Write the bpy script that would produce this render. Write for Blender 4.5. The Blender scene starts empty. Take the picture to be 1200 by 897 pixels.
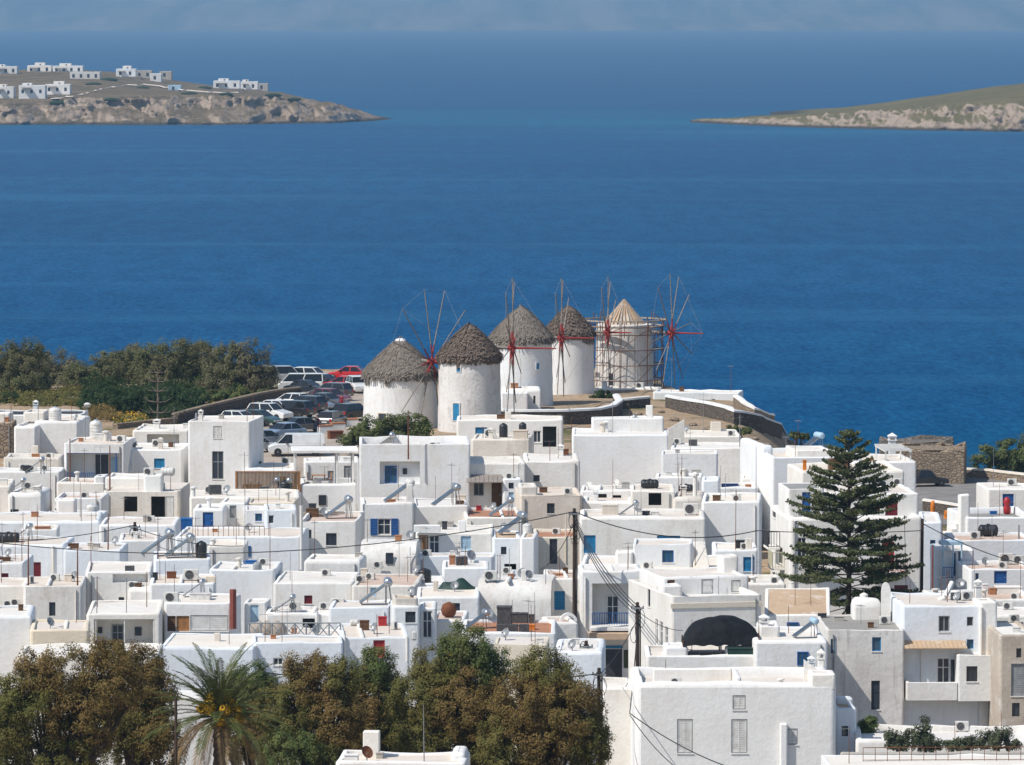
import bpy, math, random
import numpy as np
from mathutils import Vector, Matrix
random.seed(7); rng = np.random.default_rng(11)
R = math.radians
sc = bpy.context.scene
C = sc.collection
# ------------------------------------------------------------------ camera, sky, sun, exposure
F = 6667.0; PW, PH = 1200.0, 897.0; YH = 20.0; CZ = 55.0
PIT = math.atan((PH/2-YH)/F); CA, SA = math.cos(PIT), math.sin(PIT)
cd = bpy.data.cameras.new('camera'); cam = bpy.data.objects.new('camera', cd); C.objects.link(cam)
cd.sensor_width = 36.0; cd.lens = 36.0*F/PW; cd.clip_start = 1.0; cd.clip_end = 150000
cam.location = (0, 0, CZ); cam.rotation_euler = (math.pi/2-PIT, 0, 0); sc.camera = cam
SUN_EL, SUN_AZ = 50.0, 58.0          # azimuth: degrees to the left of the direction behind the camera
ts = Vector((-math.sin(R(SUN_AZ))*math.cos(R(SUN_EL)), -math.cos(R(SUN_AZ))*math.cos(R(SUN_EL)), math.sin(R(SUN_EL))))
w = bpy.data.worlds.new('World'); sc.world = w; w.use_nodes = True
nt = w.node_tree; nt.nodes.clear()
sky = nt.nodes.new('ShaderNodeTexSky'); sky.sky_type = 'NISHITA'; sky.sun_disc = False
sky.sun_elevation = R(SUN_EL); sky.sun_rotation = math.atan2(ts.x, ts.y); sky.altitude = 50
sky.air_density = 1.0; sky.dust_density = 0.6; sky.ozone_density = 1.5
bg = nt.nodes.new('ShaderNodeBackground'); bg.inputs[1].default_value = 0.108
wo = nt.nodes.new('ShaderNodeOutputWorld')
nt.links.new(sky.outputs[0], bg.inputs[0]); nt.links.new(bg.outputs[0], wo.inputs[0])
sl = bpy.data.lights.new('sun', 'SUN'); sl.energy = 4.1; sl.angle = R(0.5); sl.color = (1.0, 0.95, 0.875)
so = bpy.data.objects.new('sun', sl); C.objects.link(so)
so.rotation_euler = (-ts).to_track_quat('-Z', 'Y').to_euler()
sc.view_settings.view_transform = 'Standard'; sc.view_settings.look = 'None'
sc.view_settings.gamma = 1.0; sc.view_settings.exposure = 0.24; sc.view_settings.use_curve_mapping = False
sc.cycles.max_bounces = 6; sc.cycles.transparent_max_bounces = 12
sc.cycles.volume_bounces = 0
# ------------------------------------------------------------------ helpers
def ray(px, py):
    dx, dy = (px-PW/2)/F, (PH/2-py)/F
    return Vector((dx, CA+dy*SA, -SA+dy*CA))
def at(px, py, D):
    r = ray(px, py); t = D/r.y
    return Vector((r.x*t, D, CZ+r.z*t))
def onz(px, py, z):
    r = ray(px, py); t = (z-CZ)/r.z
    return Vector((r.x*t, r.y*t, z))
def mpp(D): return D/F*1.004
def ss(a, b, x):
    t = np.clip((x-a)/(b-a), 0, 1); return t*t*(3-2*t)
_perm = np.random.default_rng(3).random((256, 256))
def vnoise(x, y):
    x = np.asarray(x, float); y = np.asarray(y, float)
    xi = np.floor(x).astype(int); yi = np.floor(y).astype(int); fx = x-xi; fy = y-yi
    fx = fx*fx*(3-2*fx); fy = fy*fy*(3-2*fy)
    g = lambda a, b: _perm[a & 255, b & 255]
    return (g(xi, yi)*(1-fx)+g(xi+1, yi)*fx)*(1-fy)+(g(xi, yi+1)*(1-fx)+g(xi+1, yi+1)*fx)*fy
def fbm(x, y, o=4):
    s = 0; a = .5; x = np.asarray(x, float); y = np.asarray(y, float)
    for i in range(o):
        s = s+a*vnoise(x+17.3*i, y+9.1*i); a *= .5; x = x*2.03; y = y*2.03
    return s
def tag(o, label=None, cat=None, group=None, kind=None):
    if label: o['label'] = label
    if cat: o['category'] = cat
    if group: o['group'] = group
    if kind: o['kind'] = kind
    return o
def empty(name, loc=(0, 0, 0), rz=0.0, parent=None):
    o = bpy.data.objects.new(name, None); C.objects.link(o); o.location = loc; o.rotation_euler = (0, 0, rz)
    o.empty_display_size = .3
    if parent: o.parent = parent
    return o
def mesh_obj(name, me, mat, parent=None, loc=None):
    o = bpy.data.objects.new(name, me); C.objects.link(o)
    if mat is not None:
        me.materials.append(M[mat] if isinstance(mat, str) else mat)
    if parent: o.parent = parent
    if loc is not None: o.location = loc
    return o
class MB:
    def __init__(s): s.v = []; s.f = []
    def add(s, vs, fs):
        n = len(s.v); s.v.extend([tuple(p) for p in vs]); s.f.extend([tuple(i+n for i in f) for f in fs]); return s
    def box(s, x0, y0, z0, x1, y1, z1):
        return s.add([(x0,y0,z0),(x1,y0,z0),(x1,y1,z0),(x0,y1,z0),(x0,y0,z1),(x1,y0,z1),(x1,y1,z1),(x0,y1,z1)],
                     [(0,3,2,1),(4,5,6,7),(0,1,5,4),(1,2,6,5),(2,3,7,6),(3,0,4,7)])
    def cbox(s, x0, y0, z0, x1, y1, z1, c):
        """box with chamfered edges"""
        P = [(x0+c,y0,),(x1-c,y0),(x1,y0+c),(x1,y1-c),(x1-c,y1),(x0+c,y1),(x0,y1-c),(x0,y0+c)]
        Q = [(x0+c,y0+c),(x1-c,y0+c),(x1-c,y0+c),(x1-c,y1-c),(x1-c,y1-c),(x0+c,y1-c),(x0+c,y1-c),(x0+c,y0+c)]
        vs = [(a,b,z0) for a,b in P]+[(a,b,z1-c) for a,b in P]+[(a,b,z1) for a,b in Q]
        fs = [tuple(range(7,-1,-1))]
        for k in (0,8):
            for i in range(8):
                j = (i+1)%8; fs.append((k+i,k+j,k+8+j,k+8+i))
        fs.append((16,18,20,22)); return s.add(vs, fs)
    def tube(s, p0, p1, r0, r1=None, n=6, cap=True):
        p0 = Vector(p0); p1 = Vector(p1); r1 = r0 if r1 is None else r1
        d = (p1-p0)
        if d.length < 1e-6: return s
        d.normalize(); a = d.orthogonal().normalized(); b = d.cross(a)
        vs = []
        for p, r in ((p0, r0), (p1, r1)):
            for i in range(n):
                t = 2*math.pi*i/n; vs.append(p+a*(r*math.cos(t))+b*(r*math.sin(t)))
        fs = [(i, (i+1)%n, n+(i+1)%n, n+i) for i in range(n)]
        if cap: fs += [tuple(range(n-1,-1,-1)), tuple(range(n, 2*n))]
        return s.add(vs, fs)
    def path(s, pts, r, n=5):
        for i in range(len(pts)-1):
            r0 = r[i] if isinstance(r, (list, tuple)) else r; r1 = r[i+1] if isinstance(r, (list, tuple)) else r
            s.tube(pts[i], pts[i+1], r0, r1, n)
        return s
    def lathe(s, prof, n=16, c=(0, 0), axis='z', jit=0.0):
        """prof: list of (r, h)"""
        vs = []
        for r, h in prof:
            for i in range(n):
                t = 2*math.pi*i/n; x, y = r*math.cos(t), r*math.sin(t)
                if axis == 'z': vs.append((c[0]+x, c[1]+y, h))
                elif axis == 'x': vs.append((h, c[0]+x, c[1]+y))
                else: vs.append((c[0]+x, h, c[1]+y))
        fs = []
        for k in range(len(prof)-1):
            for i in range(n):
                j = (i+1)%n; f = (k*n+i, k*n+j, (k+1)*n+j, (k+1)*n+i)
                fs.append(f if axis != 'y' else f[::-1])
        if prof[0][0] > 1e-4: fs.append(tuple(range(n-1,-1,-1)))
        if prof[-1][0] > 1e-4: fs.append(tuple(range((len(prof)-1)*n, len(prof)*n)))
        return s.add(vs, fs)
    def quad(s, a, b, c, d): return s.add([a, b, c, d], [(0, 1, 2, 3)])
    def mesh(s, name, smooth=0):
        me = bpy.data.meshes.new(name); me.from_pydata([tuple(map(float, p)) for p in s.v], [], s.f)
        if smooth:
            me.polygons.foreach_set('use_smooth', [True]*len(me.polygons)); me.set_sharp_from_angle(angle=R(smooth))
        me.update(); return me
    def build(s, name, mat, parent=None, smooth=0, loc=None):
        return mesh_obj(name, s.mesh(name, smooth), mat, parent, loc)
def np_mesh(name, V, Q):
    me = bpy.data.meshes.new(name); V = np.asarray(V, np.float32); Q = np.asarray(Q, np.int32); k = Q.shape[1]
    me.vertices.add(len(V)); me.vertices.foreach_set('co', V.ravel())
    me.loops.add(Q.size); me.loops.foreach_set('vertex_index', Q.ravel())
    me.polygons.add(len(Q)); me.polygons.foreach_set('loop_start', np.arange(0, Q.size, k, dtype=np.int32))
    me.polygons.foreach_set('loop_total', np.full(len(Q), k, np.int32)); me.update(calc_edges=True); me.validate(); return me
def grid_mesh(name, X, Y, Z, smooth=True):
    n, m = X.shape; V = np.stack([X, Y, Z], -1).reshape(-1, 3)
    i = np.arange(n-1)[:, None]*m+np.arange(m-1)[None]; i = i.ravel()
    me = np_mesh(name, V, np.stack([i, i+1, i+m+1, i+m], -1))
    if smooth: me.polygons.foreach_set('use_smooth', [True]*len(me.polygons))
    return me
def copy_tree(o, parent=None):
    c = o.copy(); C.objects.link(c); c.parent = parent
    for ch in list(o.children): copy_tree(ch, c)
    return c
# ------------------------------------------------------------------ materials
M = {}
def nodes(name, rough=.85, spec=.2):
    m = bpy.data.materials.new(name); m.use_nodes = True; n = m.node_tree
    b = n.nodes['Principled BSDF']; b.inputs['Roughness'].default_value = rough
    b.inputs['Specular IOR Level'].default_value = spec
    M[name] = m; return m, n, b
def nnoise(n, scale, detail=4, vec=None, stretch=None, rough=.6):
    t = n.nodes.new('ShaderNodeTexNoise'); t.inputs['Scale'].default_value = scale; t.inputs['Detail'].default_value = detail
    t.inputs['Roughness'].default_value = rough
    if vec is None:
        g = n.nodes.new('ShaderNodeNewGeometry'); vec = g.outputs['Position']
    if stretch:
        mp = n.nodes.new('ShaderNodeMapping'); mp.inputs['Scale'].default_value = stretch
        n.links.new(vec, mp.inputs[0]); vec = mp.outputs[0]
    n.links.new(vec, t.inputs['Vector']); return t.outputs[0]
def nramp(n, fac, lo, hi):
    r = n.nodes.new('ShaderNodeMapRange'); r.inputs[1].default_value = lo; r.inputs[2].default_value = hi
    n.links.new(fac, r.inputs[0]); return r.outputs[0]
def nmix(n, fac, a, b):
    m = n.nodes.new('ShaderNodeMix'); m.data_type = 'RGBA'
    if isinstance(fac, float): m.inputs[0].default_value = fac
    else: n.links.new(fac, m.inputs[0])
    for k, c in ((6, a), (7, b)):
        if isinstance(c, tuple): m.inputs[k].default_value = (*c, 1)
        else: n.links.new(c, m.inputs[k])
    return m.outputs[2]
def nmath(n, op, a, b):
    m = n.nodes.new('ShaderNodeMath'); m.operation = op
    for k, c in ((0, a), (1, b)):
        if isinstance(c, (int, float)): m.inputs[k].default_value = c
        else: n.links.new(c, m.inputs[k])
    return m.outputs[0]
def nbump(n, b, h, dist=.02, strength=1.0):
    u = n.nodes.new('ShaderNodeBump'); u.inputs['Distance'].default_value = dist; u.inputs['Strength'].default_value = strength
    n.links.new(h, u.inputs['Height']); n.links.new(u.outputs[0], b.inputs['Normal'])
def simple(name, c, c2=None, scale=3.0, rough=.7, spec=.3, metal=0.0, bump=0.0, stretch=None):
    m, n, b = nodes(name, rough, spec); b.inputs['Metallic'].default_value = metal
    c2 = c2 or tuple(x*.8 for x in c)
    f = nramp(n, nnoise(n, scale, 4, stretch=stretch), .35, .65)
    n.links.new(nmix(n, f, c, c2), b.inputs['Base Color'])
    if bump: nbump(n, b, nnoise(n, scale*4, 3, stretch=stretch), bump)
    return m
def plaster(name, c, dirt, amt=.5, streak=.4, patch=None, pamt=.0, bump=.03):
    m, n, b = nodes(name, .88, .15)
    oi = n.nodes.new('ShaderNodeObjectInfo'); warm = tuple(x*k for x, k in zip(c, (.985, .945, .875))); cool = tuple(x*k for x, k in zip(c, (.95, .975, 1.0)))
    c0 = nmix(n, oi.outputs['Random'], warm, cool)
    big = nramp(n, nnoise(n, .35, 5), .42, .72)
    col = nmix(n, nmath(n, 'MULTIPLY', big, amt*.6), c0, dirt)
    low = nramp(n, nnoise(n, .9, 6, stretch=(1, 1, .5), rough=.75), .55, .66); col = nmix(n, nmath(n, 'MULTIPLY', low, amt*.45), col, dirt)
    st = nramp(n, nnoise(n, 2.2, 5, stretch=(1, 1, .10), rough=.7), .52, .72)
    col = nmix(n, nmath(n, 'MULTIPLY', st, streak), col, dirt)
    fine = nramp(n, nnoise(n, 5, 4), .5, .75)
    col = nmix(n, nmath(n, 'MULTIPLY', fine, amt*.35), col, dirt)
    if patch:
        pp = nramp(n, nnoise(n, .8, 6, rough=.7), .56, .62)
        col = nmix(n, nmath(n, 'MULTIPLY', pp, pamt), col, patch)
    n.links.new(col, b.inputs['Base Color'])
    nbump(n, b, nnoise(n, 3.5, 6, rough=.65), bump); return m
plaster('white', (.80, .795, .785), (.55, .49, .41), .65, .42, (.68, .63, .56), .30)
plaster('white_cool', (.765, .79, .82), (.55, .53, .49), .6, .42, (.68, .67, .65), .30)
plaster('white_fresh', (.82, .815, .80), (.62, .57, .51), .5, .30, (.72, .69, .65), .25)
plaster('stained', (.74, .71, .66), (.44, .38, .32), .8, .55, (.52, .44, .36), .35)
plaster('beige', (.68, .60, .51), (.48, .38, .30), .6, .4, (.74, .68, .60), .5)
plaster('cream', (.72, .65, .54), (.55, .46, .36), .5, .35)
plaster('grey_stained', (.73, .715, .70), (.34, .31, .28), .75, .8, (.46, .42, .38), .35)
plaster('dirty', (.52, .46, .39), (.26, .21, .17), .8, .7, (.62, .58, .52), .6)
plaster('mill_peel', (.76, .73, .70), (.46, .42, .38), .8, .55, (.40, .38, .37), .45, .05)
plaster('roof_tan', (.70, .63, .56), (.54, .45, .37), .8, 0, (.70, .65, .60), .5)
plaster('roof_white', (.76, .72, .665), (.58, .51, .44), .8, 0)
plaster('roof_pink', (.60, .47, .39), (.46, .33, .26), .8, 0, (.68, .58, .50), .5)
plaster('roof_grey', (.30, .30, .29), (.22, .21, .20), .8, 0, (.40, .39, .37), .4)
plaster('roof_rust', (.52, .38, .26), (.36, .24, .15), .9, 0, (.66, .60, .53), .6)
plaster('terracotta', (.42, .21, .13), (.30, .14, .09), .7, 0)
plaster('roof_dark', (.045, .047, .05), (.08, .08, .08), .6, 0)
plaster('concrete', (.42, .40, .37), (.28, .26, .24), .7, .3)
simple('blue', (.018, .105, .33), (.012, .075, .24), 2, .5, .4)
simple('blue_deep', (.012, .045, .16), (.008, .03, .11), 2, .5, .4)
simple('cyan_blue', (.02, .22, .42), (.016, .16, .34), 2, .5, .4)
simple('pale_blue', (.40, .55, .66), (.32, .46, .58), 2, .55)
simple('dark_red', (.16, .012, .018), (.11, .009, .014), 2, .5, .4)
simple('red', (.42, .022, .025), (.30, .018, .02), 2, .45, .4)
simple('mill_red', (.33, .036, .028), (.20, .024, .022), 3, .6)
simple('white_paint', (.74, .73, .70), (.60, .58, .54), 3, .5, .3)
simple('grey_paint', (.32, .33, .33), (.25, .26, .26), 3, .6)
simple('dark_frame', (.05, .05, .055), (.035, .035, .04), 3, .5)
simple('wood_grey', (.17, .145, .12), (.09, .075, .06), 6, .85, .1, 0, .01, (1, 1, .15))
simple('wood_spar', (.30, .265, .235), (.16, .14, .12), 6, .85, .1)
simple('wood_pale', (.42, .36, .30), (.30, .25, .20), 6, .85, .1)
simple('wood_brown', (.16, .085, .045), (.09, .05, .03), 5, .8, .1)
simple('pole_wood', (.085, .055, .040), (.045, .032, .026), 4, .9, .1, 0, .01, (1, 1, .1))
simple('wood_orange', (.40, .19, .07), (.28, .13, .05), 4, .7)
simple('metal_grey', (.30, .31, .32), (.20, .21, .22), 4, .45, .5, .3)
simple('steel', (.55, .56, .57), (.42, .43, .44), 3, .3, .5, .8)
simple('rust', (.22, .085, .04), (.12, .05, .03), 7, .85, .1)
simple('cable', (.018, .018, .02), (.03, .03, .03), 5, .7)
simple('rubber', (.02, .02, .022), (.035, .034, .033), 5, .8)
simple('tank_black', (.016, .017, .019), (.03, .03, .032), 2, .42, .4)
simple('tank_white', (.70, .69, .66), (.50, .48, .44), 2.5, .5, .3)
simple('ac_white', (.66, .65, .61), (.54, .52, .48), 3, .55, .3)
simple('ac_dark', (.05, .05, .05), (.10, .10, .10), 9, .6)
simple('panel_glass', (.035, .04, .05), (.06, .065, .075), 2, .12, .6)
simple('tarp_black', (.008, .0085, .010), (.016, .017, .020), 2, .75, .12, 0, .02)
simple('tarp_green', (.012, .035, .028), (.02, .05, .04), 2, .6)
simple('awning_tan', (.55, .40, .27), (.44, .32, .22), 2, .85)
simple('awning_brown', (.30, .26, .23), (.22, .19, .17), 3, .8)
simple('straw_mat', (.30, .19, .10), (.17, .10, .055), 14, .95, .05, 0, .02, (1, 1, .05))
simple('plastic_blue', (.012, .12, .36), (.01, .09, .28), 2, .4, .4)
simple('orange', (.72, .22, .02), (.60, .17, .015), 3, .6)
simple('terra_pot', (.42, .19, .09), (.32, .14, .07), 4, .8)
simple('yellow_flower', (.56, .32, .012), (.44, .28, .02), 2.0, .8)
simple('skin', (.45, .27, .19), (.42, .25, .18), 3, .6)
simple('cloth_red', (.25, .02, .025), (.18, .015, .02), 3, .9)
simple('cloth_dark', (.03, .03, .04), (.02, .02, .03), 3, .9)
simple('oxide_pipe', (.26, .075, .055), (.19, .055, .04), 3, .7)
simple('paint_cream', (.55, .52, .38), (.46, .43, .32), 3, .6)
def glass(name, c, rough=.08):
    m, n, b = nodes(name, rough, .6); b.inputs['Base Color'].default_value = (*c, 1); return m
glass('pane', (.035, .045, .06)); glass('pane_blue', (.03, .085, .14)); glass('car_glass', (.012, .014, .016), .05)
glass('lamp_white', (.7, .7, .68), .1); glass('tail_red', (.35, .01, .01), .2)
def carpaint(name, c):
    m, n, b = nodes(name, .28, .5); b.inputs['Base Color'].default_value = (*c, 1); b.inputs['Coat Weight'].default_value = .6
    f = nramp(n, nnoise(n, 1.5, 3), .4, .7); n.links.new(nmix(n, f, c, tuple(x*.82+.02 for x in c)), b.inputs['Base Color'])
for k, c in dict(car_white=(.74,.74,.72), car_black=(.012,.012,.014), car_grey=(.07,.072,.078), car_silver=(.36,.37,.38), car_green=(.012,.05,.042),
                 car_lblue=(.22,.31,.42), car_gblue=(.16,.19,.23), car_red=(.55,.012,.018), car_dred=(.17,.012,.018), car_navy=(.018,.024,.036)).items(): carpaint(k, c)
def stone(name, c, c2, joint, scale=2.2):
    m, n, b = nodes(name, .9, .1)
    g = n.nodes.new('ShaderNodeNewGeometry'); mp = n.nodes.new('ShaderNodeMapping'); mp.inputs['Scale'].default_value = (1, 1, 1.7)
    n.links.new(g.outputs['Position'], mp.inputs[0])
    v = n.nodes.new('ShaderNodeTexVoronoi'); v.inputs['Scale'].default_value = scale; n.links.new(mp.outputs[0], v.inputs['Vector'])
    e = n.nodes.new('ShaderNodeTexVoronoi'); e.feature = 'DISTANCE_TO_EDGE'; e.inputs['Scale'].default_value = scale; n.links.new(mp.outputs[0], e.inputs['Vector'])
    sep = n.nodes.new('ShaderNodeSeparateColor'); n.links.new(v.outputs['Color'], sep.inputs[0])
    col = nmix(n, sep.outputs[0], c, c2); col = nmix(n, nramp(n, e.outputs['Distance'], .08, .02), col, joint)
    n.links.new(nmix(n, nmath(n, 'MULTIPLY', nnoise(n, .6, 4), .5), col, tuple(x*.7 for x in c)), b.inputs['Base Color'])
    nbump(n, b, nramp(n, e.outputs['Distance'], 0, .15), .06); return m
stone('stone_dark', (.12, .10, .085), (.20, .17, .14), (.07, .06, .05))
stone('stone_tan', (.36, .28, .20), (.24, .19, .145), (.15, .115, .085))
stone('stone_grey', (.25, .225, .195), (.17, .15, .13), (.10, .085, .07))
# thatch
m, n, b = nodes('thatch', .95, .05)
f = nramp(n, nnoise(n, 7, 5, stretch=(1, 1, .25)), .3, .7); col = nmix(n, f, (.25, .215, .18), (.095, .08, .068))
gi = n.nodes.new('ShaderNodeNewGeometry'); n.links.new(nmix(n, nmath(n, 'MULTIPLY', gi.outputs['Random Per Island'], .5), col, (.33, .285, .235)), b.inputs['Base Color'])
m, n, b = nodes('thatch_brown', .95, .05)
f = nramp(n, nnoise(n, 6, 5, stretch=(1, 1, .4)), .3, .7); col = nmix(n, f, (.20, .15, .115), (.06, .047, .04))
gi = n.nodes.new('ShaderNodeNewGeometry'); n.links.new(nmix(n, nmath(n, 'MULTIPLY', gi.outputs['Random Per Island'], .4), col, (.27, .215, .17)), b.inputs['Base Color'])
# foliage
def leafmat(name, a, bcol, c3, nsc=.6, trans=.45):
    m, n, b = nodes(name, .7, .2)
    g = n.nodes.new('ShaderNodeNewGeometry')
    f = nramp(n, nnoise(n, nsc, 3), .38, .62); col = nmix(n, f, a, bcol)
    r = nramp(n, g.outputs['Random Per Island'], .55, 1.0)
    n.links.new(nmix(n, nmath(n, 'MULTIPLY', r, .8), col, c3), b.inputs['Base Color'])
    t = n.nodes.new('ShaderNodeBsdfTranslucent'); n.links.new(nmix(n, f, a, bcol), t.inputs[0])
    mx = n.nodes.new('ShaderNodeMixShader'); mx.inputs[0].default_value = trans
    out = n.nodes['Material Output']; n.links.new(b.outputs[0], mx.inputs[1]); n.links.new(t.outputs[0], mx.inputs[2]); n.links.new(mx.outputs[0], out.inputs[0])
leafmat('leaf_rust', (.20, .155, .048), (.245, .165, .058), (.32, .215, .082))
leafmat('leaf_olive', (.15, .155, .042), (.20, .175, .052), (.27, .22, .075))
leafmat('leaf_green', (0.103, 0.153, 0.047), (0.167, 0.192, 0.06), (0.241, 0.233, 0.086))
leafmat('leaf_grove', (.135, .150, .056), (.175, .165, .076), (.24, .215, .115), .3)
leafmat('leaf_grove_brown', (.20, .175, .098), (.15, .155, .066), (.27, .235, .15), .3)
leafmat('leaf_dark', (0.03, 0.062, 0.02), (0.052, 0.085, 0.026), (0.085, 0.105, 0.04), .5)
leafmat('leaf_tamarisk', (0.112, 0.143, 0.042), (0.15, 0.173, 0.06), (0.21, 0.217, 0.09), .8)
leafmat('leaf_pine', (0.07, 0.09, 0.038), (0.109, 0.123, 0.049), (0.167, 0.167, 0.072), .7, .1)
leafmat('leaf_palm', (.06, .09, .024), (.10, .115, .034), (.17, .155, .06), .8, .2)
leafmat('leaf_palm_dry', (0.264, 0.18, 0.084), (0.18, 0.12, 0.06), (0.336, 0.24, 0.132), .8, .2)
leafmat('leaf_dim', (0.105, 0.128, 0.068), (0.143, 0.158, 0.09), (0.18, 0.18, 0.12), .8)
simple('bark', (.10, .075, .055), (.05, .04, .03), 5, .95, .05, 0, .03)
simple('bark_pale', (.22, .18, .15), (.13, .105, .085), 5, .95, .05, 0, .03)
# ground: dry tan earth with scrub patches
m, n, b = nodes('earth', .95, .05)
f = nramp(n, nnoise(n, .25, 6), .4, .65); col = nmix(n, f, (.40, .28, .18), (.30, .23, .155))
col = nmix(n, nramp(n, nnoise(n, 1.3, 6, rough=.7), .5, .66), col, (.47, .38, .28))
col = nmix(n, nramp(n, nnoise(n, .11, 5), .56, .66), col, (.10, .105, .04)); n.links.new(col, b.inputs['Base Color']); nbump(n, b, nnoise(n, 1.5, 7, rough=.7), .25)
m, n, b = nodes('lot', .95, .1)
f = nramp(n, nnoise(n, .3, 6), .4, .65); col = nmix(n, f, (.40, .34, .28), (.30, .255, .21)); n.links.new(col, b.inputs['Base Color']); nbump(n, b, nnoise(n, 4, 5), .03)
simple('asphalt', (.26, .245, .23), (.19, .18, .17), .6, .9, .1)
simple('paving', (.36, .33, .30), (.27, .25, .22), .8, .9, .1)
# rocky spit: slope decides bare rock or scrub
def spitmat(name, scrub, scrub2):
    m, n, b = nodes(name, .95, .05)
    g = n.nodes.new('ShaderNodeNewGeometry'); sp = n.nodes.new('ShaderNodeSeparateXYZ'); n.links.new(g.outputs['Normal'], sp.inputs[0])
    sep = n.nodes.new('ShaderNodeSeparateXYZ'); n.links.new(g.outputs['Position'], sep.inputs[0])
    rock = nmix(n, nramp(n, nnoise(n, .05, 8, rough=.8), .32, .68), (.45, .325, .23), (.66, .53, .41))
    rock = nmix(n, nmath(n, 'MULTIPLY', nramp(n, nnoise(n, 1.0, 6, stretch=(.14, .14, .05), rough=.75), .52, .64), .75), rock, (.22, .17, .135))
    scr = nmix(n, nramp(n, nnoise(n, .045, 6, rough=.7), .4, .6), scrub, scrub2)
    scr = nmix(n, nramp(n, nnoise(n, .15, 5, rough=.7), .56, .68), scr, (.30, .235, .17))
    k = nmath(n, 'ADD', sp.outputs['Z'], nmath(n, 'MULTIPLY', nmath(n, 'SUBTRACT', nnoise(n, .07, 7, rough=.75), .5), .55))
    col = nmix(n, nramp(n, k, .78, .94), rock, scr)
    col = nmix(n, nramp(n, nmath(n, 'ADD', sep.outputs['Z'], nnoise(n, .1, 3)), 2.2, 1.2), col, (.10, .085, .07))
    n.links.new(col, b.inputs['Base Color']); nbump(n, b, nnoise(n, .10, 8, rough=.8), 5.0)
spitmat('spit_left', (.17, .135, .075), (.31, .225, .14))
spitmat('spit_right', (.26, .21, .095), (.185, .165, .07))
m, n, b = nodes('far_land', .95, .05)
f = nramp(n, nnoise(n, .0045, 6, stretch=(1, .07, .4), rough=.65), .40, .62); col = nmix(n, f, (.22, .18, .14), (.045, .043, .038)); f = nramp(n, nnoise(n, .0007, 3, stretch=(1, .12, .3)), .54, .66); n.links.new(nmix(n, nmath(n, 'MULTIPLY', f, .8), col, (.30, .24, .19)), b.inputs['Base Color'])  # hill relief painted as light and dark land colour, plus tan patches
# sea: deep blue body colour with wave light and shade painted in as ripples, wind patches and pale streaks, under a weak broad sky sheen
m, n, b = nodes('sea', .5, 0.0)
g = n.nodes.new('ShaderNodeNewGeometry'); sep = n.nodes.new('ShaderNodeSeparateXYZ'); n.links.new(g.outputs['Position'], sep.inputs[0])
DEEP, DARK, PALE = (.0018, .064, .172), (.0006, .029, .094), (.014, .126, .268)
rip = nramp(n, nnoise(n, 1.0, 5, stretch=(1.0, .2, 1), rough=.75), .40, .60)
rip2 = nramp(n, nnoise(n, 1.0, 5, stretch=(.14, .022, 1), rough=.75), .40, .60)
pat = nramp(n, nnoise(n, 1.0, 4, stretch=(.0035, .0045, 1), rough=.6), .36, .64)
stk = nramp(n, nnoise(n, 1.0, 5, stretch=(.0010, .009, 1), rough=.65), .54, .68)
col = nmix(n, rip, DARK, PALE); col = nmix(n, .32, col, nmix(n, rip2, DARK, PALE)); col = nmix(n, .40, col, DEEP)
col = nmix(n, nmath(n, 'MULTIPLY', pat, .30), col, (.0008, .036, .110)); col = nmix(n, nmath(n, 'MULTIPLY', stk, .42), col, (.026, .135, .25))
# shallow sand-bottom strait between the two headlands and along the near shore
yy = nmath(n, 'ADD', sep.outputs['Y'], nmath(n, 'MULTIPLY', nmath(n, 'SUBTRACT', nnoise(n, .006, 4, stretch=(.5, .5, 1)), .5), 1100))
band = nmath(n, 'MULTIPLY', nramp(n, yy, 2650, 2950), nramp(n, yy, 3500, 3050))
near = nramp(n, nmath(n, 'ADD', sep.outputs['Y'], nmath(n, 'MULTIPLY', nnoise(n, .03, 4), 60)), 820, 660)
col = nmix(n, nmath(n, 'MULTIPLY', band, .42), col, (.004, .13, .21)); col = nmix(n, nmath(n, 'MULTIPLY', near, .5), col, (.002, .085, .14))
n.links.new(col, b.inputs['Base Color'])
gl = n.nodes.new('ShaderNodeBsdfGlossy'); gl.inputs['Roughness'].default_value = .3; mx = n.nodes.new('ShaderNodeMixShader'); mx.inputs[0].default_value = .025
lw = n.nodes.new('ShaderNodeLayerWeight'); lw.inputs[0].default_value = .5; fr = n.nodes.new('ShaderNodeMapRange'); fr.inputs[1].default_value = .93; fr.inputs[2].default_value = .9985; fr.inputs[3].default_value = .012; fr.inputs[4].default_value = .16
n.links.new(lw.outputs['Facing'], fr.inputs[0]); n.links.new(fr.outputs[0], mx.inputs[0])
h1 = nmath(n, 'ADD', nnoise(n, .5, 4, rough=.65), nmath(n, 'MULTIPLY', nnoise(n, .09, 3), 3)); nbump(n, b, h1, .5, .7)
n.links.new(b.inputs['Normal'].links[0].from_socket, gl.inputs['Normal'])
out = n.nodes['Material Output']; n.links.new(b.outputs[0], mx.inputs[1]); n.links.new(gl.outputs[0], mx.inputs[2]); n.links.new(mx.outputs[0], out.inputs[0])
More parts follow.
